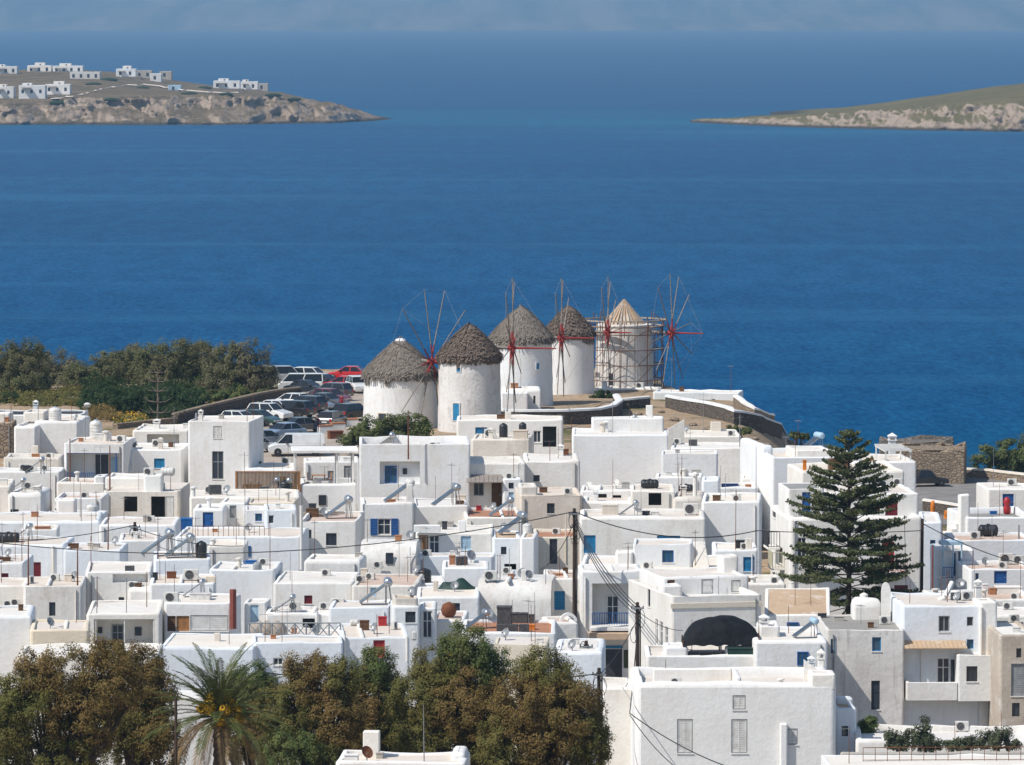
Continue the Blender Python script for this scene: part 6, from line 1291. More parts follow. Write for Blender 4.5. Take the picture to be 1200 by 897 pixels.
CARS = [(347, 535, 'van', 'car_white', 184, 'white panel van nearest the white houses'), (313, 524, 'hatch', 'car_gblue', 25, 'grey-blue hatchback half behind the tall white house'), (303, 531, 'hatch', 'car_silver', 20, 'silver hatchback tucked behind the tall white house'),
 (331, 515, 'sedan', 'car_lblue', 222, 'light blue car behind the white panel van'), (358, 508, 'sedan', 'car_grey', 28, 'dark grey saloon right of the light blue car'), (283, 501, 'hatch', 'car_white', -30, 'white hatchback at the left end of the row'),
 (305, 500, 'hatch', 'car_green', -28, 'dark green hatchback beside white hatchback'), (316, 494, 'suv', 'car_white', -30, 'white off-road car in the middle row'), (330, 488, 'hatch', 'car_white', -32, 'white hatchback half hidden behind white off-road car'),
 (343, 491, 'suv', 'car_black', 148, 'black off-road car showing red tail lights'), (357, 485, 'suv', 'car_navy', 148, 'dark navy off-road car with bright red tail lights'), (340, 479, 'hatch', 'car_white', 148, 'small white car behind the dark navy one'), (371, 483, 'hatch', 'car_gblue', -36, 'grey-blue hatchback nosed toward the lane'),
 (384, 479, 'sedan', 'car_grey', -36, 'grey saloon nosed toward the lane'), (389, 474, 'hatch', 'car_dred', -36, 'dark red hatchback near the lane'), (388, 469, 'suv', 'car_grey', 150, 'grey off-road car behind dark red hatchback'), (361, 463, 'sedan', 'car_navy', -25, 'navy saloon before the white minibus'),
 (352, 460, 'minibus', 'car_white', 182, 'white minibus with long side windows'), (366, 450, 'suv', 'car_white', -22, 'white off-road car at the far edge by the sea'), (382, 456, 'sedan', 'car_navy', -28, 'dark saloon left of the red coupe'),
 (400, 458, 'sedan', 'car_red', 168, 'bright red coupe parked by the sea'), (420, 461, 'suv', 'car_white', -75, 'white car half hidden by the thatched mill'), (328, 451, 'minibus', 'car_silver', 10, 'silver van behind the left trees'),
 (390, 501, 'hatch', 'car_grey', 68, 'dark grey hatchback seen from behind in lane'), (413, 494, 'suv', 'car_black', 55, 'black off-road car beside the thatched mill'), (407, 446, 'sedan', 'car_red', 170, 'red car half hidden behind red coupe')]
for c_ in CARS: car(*c_)
car(1083, 571, 'pickup', 'car_black', 12, 'black pickup truck parked at the fort ruin', 'pickup_truck', 'truck', None)
for x, y, mt, lb in ((381, 508, 'terra_pot', 'left red and white concrete barrier by the lane'), (396, 505, 'terra_pot', 'middle red and white concrete barrier by the lane'), (411, 500, 'terra_pot', 'right red and white concrete barrier near the mill'), (393, 515, 'rust', 'rust-red concrete barrier beside the bush')):
    p = ongnd(x, y); o = empty('concrete_barrier', p, .4); tag(o, lb, 'barrier', 'concrete barriers by the parking lane')
    t = MB(); t.cbox(-.7, -.3, -.05, .7, .3, .65, .06); t.build('block', 'white' if mt != 'rust' else 'rust', o); t = MB(); t.cbox(-.72, -.32, .652, .72, .32, .8, .04); t.build('top_slab', mt, o)
for x, y, hh, lb in ((1093, 606, 1.6, 'tall orange road barrier by the street wall'), (1109, 609, .9, 'small orange post in the street')):
    p = ongnd(x, y); o = empty('road_barrier', p); tag(o, lb, 'barrier'); t = MB(); t.lathe([(.28, -.05), (.26, .1), (.22, hh*.5), (.25, hh*.55), (.16, hh*.95), (.06, hh)], 10); t.build('body', 'orange', o, 50); t = MB(); t.cbox(-.35, -.25, -.06, .35, .25, .06, .02); t.build('base', 'rubber', o)
# ------------------------------------------------------------------ a person between the parked cars
def person(px, py, label, top, legs, rz=0):
    p = ongnd(px, py); root = empty('person', p, rz); tag(root, label, 'person')
    Vt = [(0,0,.95,.15,.11),(0,0,1.15,.15,.105),(0,0,1.38,.17,.11),(0,0,1.47,.07,.07),(0,.01,1.55,.055,.055),(0,-.01,1.66,.10,.105),(0,0,1.75,.07,.08),
          (.10,0,.88,.09,.09),(.11,-.02,.48,.065,.065),(.11,.02,.10,.045,.05),(.11,-.12,.03,.04,.03),(-.10,0,.88,.09,.09),(-.11,.03,.48,.065,.065),(-.11,.08,.10,.045,.05),(-.11,-.05,.03,.04,.03),
          (.20,0,1.40,.06,.06),(.25,.02,1.12,.045,.045),(.25,-.08,.88,.035,.035),(.25,-.11,.80,.03,.02),(-.20,0,1.40,.06,.06),(-.25,.02,1.12,.045,.045),(-.24,-.08,.88,.035,.035),(-.24,-.11,.80,.03,.02)]
    E_ = [(0,1),(1,2),(2,3),(3,4),(4,5),(5,6),(0,7),(7,8),(8,9),(9,10),(0,11),(11,12),(12,13),(13,14),(2,15),(15,16),(16,17),(17,18),(2,19),(19,20),(20,21),(21,22)]
    me = bpy.data.meshes.new('body'); me.from_pydata([v[:3] for v in Vt], E_, []); o = mesh_obj('body', me, None, root)
    md = o.modifiers.new('skin', 'SKIN'); sv = me.skin_vertices[0].data if me.skin_vertices else None
    if sv is None:
        bpy.context.view_layer.objects.active = o; bpy.ops.object.modifier_add(type='SKIN'); sv = me.skin_vertices[0].data
    for i, v in enumerate(Vt): sv[i].radius = (v[3], v[4])
    sv[0].use_root = True; o.modifiers.new('sub', 'SUBSURF').levels = 1; o.modifiers['sub'].render_levels = 1
    m, n, b = nodes('clothes_'+top, .9, .1); g = n.nodes.new('ShaderNodeTexCoord'); s_ = n.nodes.new('ShaderNodeSeparateXYZ'); n.links.new(g.outputs['Object'], s_.inputs[0])
    col = nmix(n, nmath(n, 'GREATER_THAN', s_.outputs['Z'], .92), M_COL[legs], M_COL[top]); col = nmix(n, nmath(n, 'GREATER_THAN', s_.outputs['Z'], 1.49), col, (.45, .27, .19)); n.links.new(col, b.inputs['Base Color']); me.materials.append(m)
    t = MB(); t.lathe([(.115, 1.66), (.12, 1.72), (.09, 1.79), (.03, 1.815)], 12, (0, .015)); t.build('hair', 'dark_frame', root, 60)
M_COL = dict(red=(.25, .02, .025), dark=(.02, .022, .03), navy=(.02, .03, .08), white=(.7, .7, .68))
person(400.5, 483, 'person in a dark red top walking between parked cars', 'red', 'dark')
person(372, 509, 'person in dark clothes standing behind dark grey saloon', 'dark', 'navy')
# ------------------------------------------------------------------ street lamps and utility poles, cables
o = empty('street_lamp', ongnd(102.5, 507)); tag(o, 'grey street lamp beside the blue-porched house', 'street lamp')
zt = (507-478)*mpp(o.location.y); t = MB(); t.tube((0, 0, -.1), (0, 0, zt), .08, .06, 8); t.build('post', 'metal_grey', o); t = MB(); t.lathe([(.1, zt-.02), (.28, zt+.1), (.34, zt+.3), (.18, zt+.42), (.03, zt+.45)], 12); t.build('lantern', 'white_paint', o, 50)
POLES = {}
def pole(key, px, ytop, D, label, ybot=None, arms=True, lean=0.0, mat='pole_wood', name='utility_pole', r=.14):
    t_ = at(px, ytop, D); g_ = float(ground(t_.x, t_.y)); zb = g_ if ybot is None else at(px, ybot, D).z
    o = empty(name, (t_.x, t_.y, zb)); tag(o, label, 'pole'); H_ = t_.z-zb
    t = MB(); t.tube((lean, 0, -.3), (0, 0, H_), r, r*.72, 8); t.build('shaft', mat, o, 40)
    if arms:
        for k, z in enumerate((H_-.35,)):
            t = MB(); t.box(-.4, -.18, z-.05, .4, -.1, z+.05); a = t.build('crossarm', 'wood_brown' if k else 'metal_grey', o)
            for x in (-.34, -.12, .12, .34): q = MB(); q.lathe([(.03, z+.05), (.045, z+.1), (.02, z+.15)], 7, (x, -.14)); q.build('insulator', 'tank_black', a)
        for k in range(8):
            rk = random.Random(k+int(px)); a0_ = rk.uniform(0, 6.28); r_ = rk.uniform(.14, .42); zc_ = H_-rk.uniform(.25, 1.7)
            t = MB(); t.path([(.10*math.cos(a0_)+r_*.5*math.cos(a0_)*(1-math.cos(s_*.63)), -.12+r_*.4*math.sin(a0_)*(1-math.cos(s_*.63)), zc_+r_*math.sin(s_*.63)-.06*s_) for s_ in range(11)], .022, 4); t.build('cable_loop', 'cable', o)
        t = MB(); t.path([(.16, -.05, H_-.3), (.17, -.06, H_*.6), (.15, -.05, H_*.25)], .05, 5); t.build('cable_bundle', 'cable', o)
    POLES[key] = t_; return o
pole('A', 673, 596, 372, 'tall dark utility pole wrapped in cable coils, centre')
pole('B', 747, 706, 345, 'dark cable-wrapped pole beside the balcony house')
pole('C', 687, 751, 332, 'plain thin wooden pole left of the shop'); pole('D', 702, 783, 316, 'dark pole in front of the brown tree')
pole('E', 158, 612, 404, 'wooden utility pole behind the solar heaters'); pole('G', 307, 783, 292, 'dark wooden pole among the front trees', arms=True)
pole('K', 1081, 608, 376, 'brown wooden pole beside the dark red shuttered house', arms=False, lean=-.1); pole('L', 1093, 640, 380, 'thin reddish pole in the alley', arms=False, mat='oxide_pipe', r=.08)
pole('N', 206, 818, 262, 'thin dark post under the palm', arms=False, r=.09)
def cable(a, b, sag, label, r=.03, n_=18):
    a = Vector(a); b = Vector(b); o = a.lerp(b, .5); pts = []
    for i in range(n_+1):
        t = i/n_; p = a.lerp(b, t); p.z -= sag*4*t*(1-t); pts.append(p-a)
    m_ = MB(); m_.path(pts, r, 5); ob = m_.build('power_cable', 'cable', None, 50, a); tag(ob, label, 'cable', 'overhead power cables'); return ob
A = lambda k, dz=.2, dx=0.: POLES[k]+Vector((dx, -.14, -dz))
cable(at(-20, 636, 395), A('E'), .3, 'black cable from the left edge to the wooden pole'); cable(at(-20, 634, 392), A('A'), 1.7, 'long black cable crossing the left half of the town to the central pole', .035)
cable(A('E', .4), at(285, 640, 388), .4, 'black cable from the wooden pole rightward to the roofs')
cable(A('A'), at(888, 622, 388), 1.0, 'black cable from the central pole to the street house', .035); cable(at(888, 622, 388), at(1080, 622, 378), .15, 'black cable passing in front of the araucaria', .03); cable(at(1080, 613, 376), at(1230, 668, 360), .4, 'black cable from the brown pole to the right edge', .03)
for i in range(4): cable(A('A', .6+.35*i, .1*i), A('B', .2+.25*i, .08*i), .5+.1*i, ['uppermost', 'second', 'third', 'lowest'][i]+' of four black cables between central pole and balcony pole', .03)
cable(A('G'), A('D', .3), .6, 'long black cable across the front trees', .03); cable(A('D', .4), A('B', 1.0), .3, 'black cable joining the two dark poles by the shop', .025)
cable(A('B', 1.6), at(738, 836, 311), .2, 'black cable dropping from the balcony pole beside the front house', .03); cable(at(738, 836, 311), at(872, 905, 298), .35, 'upper black cable over the big front house facade', .03); cable(at(738, 838, 311), at(800, 905, 302), .3, 'lower black cable over the big front house facade', .025); cable(A('B', .5), at(800, 739, 352), .3, 'short black cable from the balcony pole to the corner house', .02)
cable(A('A', .9), at(633, 668, 384), .5, 'black cable dropping left from the central pole', .025); cable(A('E', .9), at(245, 652, 392), .4, 'thin black cable over the egg-shaped tank', .02); cable(at(1060, 612, 380), at(1062, 700, 372), .1, 'black drop cable beside the dark red shutters', .02)
# ------------------------------------------------------------------ trees and plants
def leaves(cent, rad, n_, size, g, flat=.0, aspect=2.2, shell=.15, outw=None):
    """leaf quads in ellipsoidal clumps: cent (k,3), rad (k,3); outw: outward direction of each clump"""
    k = len(cent); idx = g.integers(0, k, n_); d = g.normal(size=(n_, 3)); d /= np.linalg.norm(d, axis=1)[:, None]
    rr = shell+(1-shell)*g.random(n_)**.6; p = cent[idx]+d*rad[idx]*rr[:, None]
    nr = d*.45+g.normal(size=(n_, 3))*.45+np.array([0, 0, .35])
    if outw is not None: nr = nr+outw[idx]*.8
    nr /= np.linalg.norm(nr, axis=1)[:, None]
    t = np.cross(nr, g.normal(size=(n_, 3))); t /= np.linalg.norm(t, axis=1)[:, None]+1e-9; b = np.cross(nr, t)
    s_ = size*(.6+.8*g.random(n_))[:, None]; a = t*s_*aspect*.5; c = b*s_*.5
    V = np.stack([p-a, p-c*.9+a*.1, p+a, p+c*.9+a*.1], 1).reshape(-1, 3); Q = np.arange(n_*4).reshape(-1, 4); return V, Q
def tree(px, pybase, D, lobes, label, mat, n_, size, seed, name='tree', group=None, trunk='bark', nclump=70, zb=None, crad=.85, cat='tree', split=None):
    """lobes: (px, py, rx, ry) ellipses in pixels at depth D; each is filled with leaf clumps"""
    g = np.random.default_rng(seed); m_ = mpp(D); b = at(px, pybase, D); gz = float(gfull(b.x, D)) if zb is None else zb
    root = empty(name, (b.x, D, gz)); tag(root, label, cat, group); base = np.array([b.x, D, gz])
    tot = sum(l[2]*l[3] for l in lobes); tips = []
    parts = {}
    for q_, l in enumerate(lobes):
        c = np.array(at(l[0], l[1], D))-base; rx, rz = l[2]*m_, l[3]*m_; ry = rx*.8; c[1] += (g.random()-.5)*rx*.8; k = max(6, int(nclump*l[2]*l[3]/tot)); mt = l[4] if len(l) > 4 else mat
        d = g.normal(size=(k, 3)); d /= np.linalg.norm(d, axis=1)[:, None]
        rr = np.where(g.random(k) < .74, .78+.30*g.random(k), .2+.55*g.random(k)); rr *= .86+.34*vnoise(d[:, 0]*2.3+seed+q_, d[:, 2]*2.3+d[:, 1])
        cc = c+d*rr[:, None]*np.array([rx, ry, rz]); cr = crad*(.45+.8*g.random((k, 3)))
        V, Q = leaves(cc, cr, int(n_*l[2]*l[3]/tot), size, g, outw=d); parts.setdefault(mt, []).append(V); tips += [tuple(x) for x in cc[::max(1, k//5)]]
    for mt, L in parts.items():
        V = np.concatenate(L); o = mesh_obj('crown', np_mesh('crown', V, np.arange(len(V)).reshape(-1, 4)), mt, root)
    t = MB(); cz = np.mean([p[2] for p in tips]); f = Vector((0, 0, 0)); tt = Vector((float(np.mean([p[0] for p in tips]))*.3, 0, cz*.45)); r0 = .06+.022*cz
    t.path([f-Vector((0, 0, .4)), f.lerp(tt, .5)+Vector((.1, 0, 0)), tt], [r0*1.3, r0, r0*.8], 8); t.build('trunk', trunk, root, 50)
    t = MB()
    for p in tips:
        p = Vector(p); q = tt.lerp(p, .55)+Vector((0, 0, -.15*cz*.2)); t.path([tt, q, p], [r0*.5, r0*.3, r0*.08], 5)
    t.build('limbs', trunk, root, 50)
    return root
# left grove along the shore
GR = 'trees along the left shore'
for i, (px, D, lobes, lb, mt) in enumerate([
    (22, 590, [(5, 432, 28, 28), (30, 425, 26, 24), (20, 448, 34, 20)], 'dense green tree at the left edge of the shore grove', 'leaf_grove'),
    (66, 604, [(60, 437, 26, 22), (82, 444, 22, 20), (70, 455, 30, 14)], 'brownish lower tree second from left in the grove', 'leaf_grove_brown'),
    (108, 596, [(100, 446, 24, 18), (118, 440, 22, 20), (108, 460, 30, 14)], 'low tree in the dip of the shore grove', 'leaf_grove'),
    (140, 606, [(138, 432, 24, 21), (150, 446, 24, 20)], 'rounded olive tree in the middle of the grove', 'leaf_grove'),
    (196, 592, [(180, 428, 26, 24), (206, 422, 28, 22), (222, 430, 20, 22), (196, 446, 38, 20)], 'broad dark olive tree behind the bare sapling', 'leaf_grove'),
    (48, 612, [(46, 432, 18, 22), (52, 448, 22, 22)], 'slim olive tree behind the left trees', 'leaf_grove'), (165, 614, [(162, 430, 20, 22), (168, 448, 24, 22)], 'olive tree half hidden behind the rounded one', 'leaf_grove_brown'), (240, 610, [(236, 424, 20, 22), (244, 444, 24, 24)], 'green tree between the broad and tall ones', 'leaf_grove'),
    (275, 586, [(262, 432, 28, 27), (288, 426, 26, 26), (300, 443, 22, 22), (272, 452, 40, 20)], 'tall brownish tree at the right end of grove', 'leaf_grove_brown')]):
    tree(px, 475, D, lobes+[(px-12, 458, 22, 17), (px+14, 460, 22, 16)], lb, mt, 34000, .12, 100+i, group=GR, nclump=300, crad=.75)
for i, (px, py, D, lobes, lb, mt) in enumerate([
    (118, 484, 566, [(112, 473, 22, 12), (130, 466, 20, 10)], 'dark green shrub left of the bare sapling', 'leaf_dark'), (165, 488, 558, [(150, 476, 22, 12), (175, 470, 26, 12)], 'spreading dark green shrub under the bare sapling', 'leaf_dark'), (215, 484, 562, [(205, 474, 24, 12), (230, 478, 20, 8)], 'dark green shrub right of the bare sapling', 'leaf_dark'),
    (20, 478, 575, [(10, 470, 24, 7), (35, 474, 24, 6)], 'low green shrub under the left trees', 'leaf_dark'), (75, 478, 578, [(70, 472, 26, 8), (90, 476, 20, 6)], 'low olive shrub under the brownish tree', 'leaf_olive'), (255, 474, 572, [(250, 468, 24, 9), (285, 464, 22, 10)], 'low shrub at the foot of the tall brownish tree', 'leaf_green'), (318, 466, 588, [(312, 462, 10, 9), (322, 466, 9, 7)], 'small bush at the end of the parking wall', 'leaf_grove')]):
    tree(px, py, D, lobes, lb, mt, 7000, .13, 130+i, name='shrub', cat='shrub', nclump=60, crad=.5)
# yellow flower carpets
def flowers(px0, px1, y0, y1, n_, label, seed):
    g = np.random.default_rng(seed); P = []
    for _ in range(n_):
        px = px0+(px1-px0)*g.random(); py = y0+(y1-y0)*g.random(); P.append(ongnd(px, py))
    P = np.array(P); P[:, 2] += .15+.35*g.random(n_); V, Q = leaves(P, np.full((n_, 3), .28), n_*9, .11, g, aspect=1.3)
    o = mesh_obj('yellow_flowers', np_mesh('yellow_flowers', V, Q), 'yellow_flower'); tag(o, label, 'flowers', kind='stuff')
    V, Q = leaves(P-np.array([0, 0, .2]), np.full((n_, 3), .3), n_*16, .14, g); o2 = mesh_obj('flower_leaves', np_mesh('flower_leaves', V, Q), 'leaf_green', o); o2['kind'] = 'stuff'
def undergrowth(px0, px1, y0, y1, n_, mat, label, seed, hgt=.5):
    g = np.random.default_rng(seed); P = np.array([ongnd(px0+(px1-px0)*g.random(), y0+(y1-y0)*g.random()) for _ in range(n_)])
    P[:, 2] += hgt*g.random(n_)*(.3+1.4*vnoise(P[:, 0]*.25+seed, P[:, 1]*.12)); V, Q = leaves(P, (.3+.35*g.random((n_, 1)))*np.array([[1.3, 1.3, .8]]), n_*30, .13, g)
    tag(mesh_obj('undergrowth', np_mesh('undergrowth', V, Q), mat), label, 'undergrowth', kind='stuff')
undergrowth(-10, 110, 459, 477, 420, 'leaf_olive', 'olive undergrowth below the left trees', 21, .8); undergrowth(95, 240, 459, 484, 760, 'leaf_dark', 'dark green undergrowth around the bare sapling', 22, 1.3); undergrowth(235, 330, 456, 470, 260, 'leaf_grove', 'olive undergrowth below the tall brownish tree', 23, .9); undergrowth(98, 140, 484, 496, 90, 'leaf_rust', 'dry brown scrub beside the street lamp', 24, .5); undergrowth(172, 232, 482, 492, 160, 'leaf_dark', 'dark green scrub above the parking wall', 25, .6)
flowers(130, 174, 487, 499, 100, 'yellow flowers by the rubble wall', 1); flowers(248, 300, 469, 479, 130, 'yellow flowers along the parking wall', 2); flowers(300, 330, 462, 469, 60, 'yellow flowers at the far end of the wall', 3); flowers(98, 112, 464, 470, 30, 'yellow flowers among the shore shrubs', 4)
# bare sapling with whorled branches
b = ongnd(185, 497); o = empty('bare_sapling', b); tag(o, 'thin bare sapling with tiers of short branches', 'tree'); m_ = mpp(b.y); H_ = (497-418)*m_
t = MB(); t.tube((0, 0, -.3), (0, 0, H_), .11, .04, 7); t.build('trunk', 'bark_pale', o)
for k, z in enumerate((.16, .32, .48, .62, .75, .86, .95)):
    L = 2.0*(1-.62*z)
    for j in range(6):
        a = j*1.047+k*.5; t = MB(); t.path([(0, 0, H_*z), (L*.6*math.cos(a), L*.6*math.sin(a), H_*z+.1), (L*math.cos(a), L*math.sin(a), H_*z+.45)], [.045, .03, .015], 5); t.build('branch', 'bark_pale', o)
g = np.random.default_rng(5); V, Q = leaves(np.array([[0, 0, H_-.1], [0, 0, H_*.9]]), np.array([[.5, .5, .3], [.7, .7, .3]]), 300, .12, g); mesh_obj('crown', np_mesh('crown', V, Q), 'leaf_grove', o)
# tamarisks and bushes
tree(452, 525, 505, [(420, 512, 24, 13), (448, 503, 26, 15), (478, 502, 26, 15), (500, 506, 10, 14), (410, 520, 16, 8), (460, 514, 40, 12)], 'green tamarisk bush before the leftmost windmill', 'leaf_tamarisk', 16000, .13, 160, name='tamarisk', nclump=90, crad=.6, trunk='bark')
tree(1175, 560, 604, [(1160, 538, 18, 16), (1182, 532, 22, 18), (1205, 536, 22, 20), (1180, 548, 32, 12)], 'green tamarisk tree beside the shore at right', 'leaf_tamarisk', 11000, .16, 161, name='tamarisk', nclump=60, crad=.8)
tree(707, 474, 582, [(703, 466, 9, 8), (713, 468, 8, 7)], 'round dark green bush between windmill walls', 'leaf_dark', 3000, .13, 162, name='bush', cat='bush', nclump=20, crad=.4)
for i, (px, py, D, lobes, lb) in enumerate([(868, 505, 530, [(862, 503, 9, 3), (874, 505, 7, 3)], 'flat green scrub on the dry slope'), (935, 513, 545, [(930, 511, 8, 3), (942, 512, 8, 3)], 'flat green scrub at the end of long wall'), (312, 553, 478, [(308, 550, 12, 7), (322, 553, 10, 5)], 'dim green bush beside the tall white house')]):
    tree(px, py, D, lobes, lb, 'leaf_tamarisk' if i < 2 else 'leaf_dim', 1800, .12, 165+i, name='bush', cat='bush', nclump=14, crad=.3)
# oleanders on the lower right terrace
for i, (px, lobes, lb) in enumerate([(1050, [(1046, 868, 10, 9), (1057, 872, 8, 7)], 'leftmost oleander bush on the low right terrace'), (1082, [(1076, 866, 16, 12), (1082, 856, 8, 12), (1094, 872, 10, 8)], 'tallest oleander bush on the low right terrace'), (1130, [(1122, 872, 14, 6), (1135, 872, 12, 6)], 'small low oleander bush on the right terrace'), (1168, [(1156, 868, 13, 9), (1172, 866, 14, 10), (1186, 873, 9, 7)], 'rightmost oleander bush on the low right terrace')]):
    D = 312.0; tree(px, 885, D, lobes, lb, 'leaf_dim', 4200, .075, 180+i, name='oleander', cat='bush', nclump=40, crad=.32, zb=at(px, 886, D).z, group='oleanders on the right terrace')
tree(1018, 868, 322, [(1015, 852, 8, 8), (1022, 846, 6, 5)], 'bright green vine at the grey house foot', 'leaf_green', 2200, .08, 190, name='vine', cat='plant', nclump=20, crad=.3, zb=at(1018, 866, 322).z)
# front trees
FT = 'trees in front of the town'
LR, LO, LG = 'leaf_rust', 'leaf_olive', 'leaf_green'
for i, (px, D, lobes, lb, n_) in enumerate([
    (60, 270, [(58, 792, 40, 36, LR), (30, 825, 42, 40, LO), (95, 840, 48, 45, LR), (60, 880, 60, 40, LO), (130, 800, 32, 34, LR), (112, 765, 20, 16, LR), (5, 860, 30, 50, LO)], 'large rust and olive tree at the lower left corner', 46000),
    (158, 276, [(160, 792, 34, 30, LR), (176, 825, 28, 36, LR), (150, 855, 42, 40, LO), (185, 870, 26, 34, LR), (138, 757, 10, 8, LR)], 'rust-brown tree left of the palm', 26000),
    (300, 284, [(298, 812, 26, 30, LG), (318, 850, 30, 44, LR), (282, 850, 24, 44, LO)], 'olive tree directly behind the palm', 22000),
    (360, 280, [(362, 800, 34, 34, LR), (340, 840, 34, 40, LO), (385, 850, 40, 42, LR), (400, 795, 20, 24, LO), (352, 880, 50, 30, LG)], 'rust-tinged tree right of the palm', 34000),
    (440, 286, [(437, 785, 24, 24, LG), (445, 820, 34, 36, LO), (425, 850, 30, 40, LR), (460, 860, 34, 40, LO)], 'green-topped tree below the red shutters', 30000),
    (540, 282, [(545, 765, 34, 28, LG), (520, 790, 34, 32, LO), (570, 790, 26, 34, LG), (500, 820, 40, 40, LO), (550, 830, 44, 40, LR), (520, 870, 60, 36, LO), (575, 850, 30, 50, LR)], 'tallest front tree with green crown in centre', 52000),
    (640, 278, [(640, 795, 38, 30, LO), (615, 830, 38, 40, LR), (665, 830, 38, 38, LR), (640, 870, 62, 40, LR), (690, 870, 26, 40, LO), (590, 880, 30, 40, LO)], 'brown-olive tree right of centre beside the dark pole', 44000)]):
    tree(px, 930, D, lobes, lb, LO, int(n_*2.4), .060, 200+i, group=FT, nclump=int(n_/60), crad=.46, zb=float(ground(0, D)))
# palm
b = at(257, 838, 264); gz = float(ground(b.x, b.y)); o = empty('palm_tree', (b.x, b.y, gz)); tag(o, 'date palm with yellow flower stalks among the front trees', 'palm'); H_ = b.z-gz
t = MB(); pr = []
for i in range(22): z = H_*i/21-.3; pr += [(.30-.05*i/21, z), (.36-.05*i/21, z+.12)]
t.lathe(pr, 12); t.build('trunk', 'bark', o, 50)
g = np.random.default_rng(77); NF = 66; GA = 2.39996
for i in range(NF):
    a = i*GA; el = math.radians(86-112*(i/NF)**1.0); L = 4.0*(.82+.25*g.random()); dry = i > NF*.80
    pts = []; p = np.array([0, 0, H_-.1]); e = el; ns = 12
    for s_ in range(ns+1):
        pts.append(p.copy()); p = p+L/ns*np.array([math.cos(a)*math.cos(e), math.sin(a)*math.cos(e), math.sin(e)]); e -= math.radians((3.6 if not dry else 5.5)+1.5*s_/ns)
    t = MB(); t.path([Vector(q) for q in pts], [.035*(1-.8*s_/ns)+.004 for s_ in range(ns+1)], 4); fo = t.build('frond', 'leaf_palm_dry' if dry else 'leaf_palm', o)
    V = []; nl = 46
    for j in range(nl):
        u = .12+.88*j/nl; q = u*ns; k = min(int(q), ns-1); c = pts[k]+(pts[k+1]-pts[k])*(q-k); d = pts[k+1]-pts[k]; d /= np.linalg.norm(d)
        sd = np.cross(d, [0, 0, 1.]); sd /= np.linalg.norm(sd)+1e-6; up = np.cross(sd, d); l = .52*math.sin(math.pi*min(1, .18+u*.82))**.6*(.85+.3*g.random())
        for s_ in (-1, 1):
            dr = d*.75+sd*s_*.75+up*(.25-.5*g.random()*.6); dr /= np.linalg.norm(dr); w_ = .024; n2 = np.cross(dr, up); n2 /= np.linalg.norm(n2)+1e-6
            V += [c, c+dr*l*.45+n2*w_, c+dr*l-np.array([0, 0, l*.12]), c+dr*l*.45-n2*w_]
    V = np.array(V); mesh_obj('leaflets', np_mesh('leaflets', V, np.arange(len(V)).reshape(-1, 4)), 'leaf_palm_dry' if dry else 'leaf_palm', fo)
for i in range(14):
    a = i*2.4; t = MB(); e = 60-30*(i % 3); top = Vector((.95*math.cos(a)*math.cos(R(e)), .95*math.sin(a)*math.cos(R(e))-.15, H_+.9*math.sin(R(e))-.1*(i % 3))); t.path([(0, 0, H_-.25), tuple(top*.6+Vector((0, 0, H_*.4))), tuple(top)], .03, 5); st = t.build('flower_stalk', 'yellow_flower', o)
    cc = np.array([top]); V, Q = leaves(cc, np.full((1, 3), .30), 220, .06, g, aspect=3); mesh_obj('flower_spray', np_mesh('flower_spray', V, Q), 'orange' if False else 'yellow_flower', st)
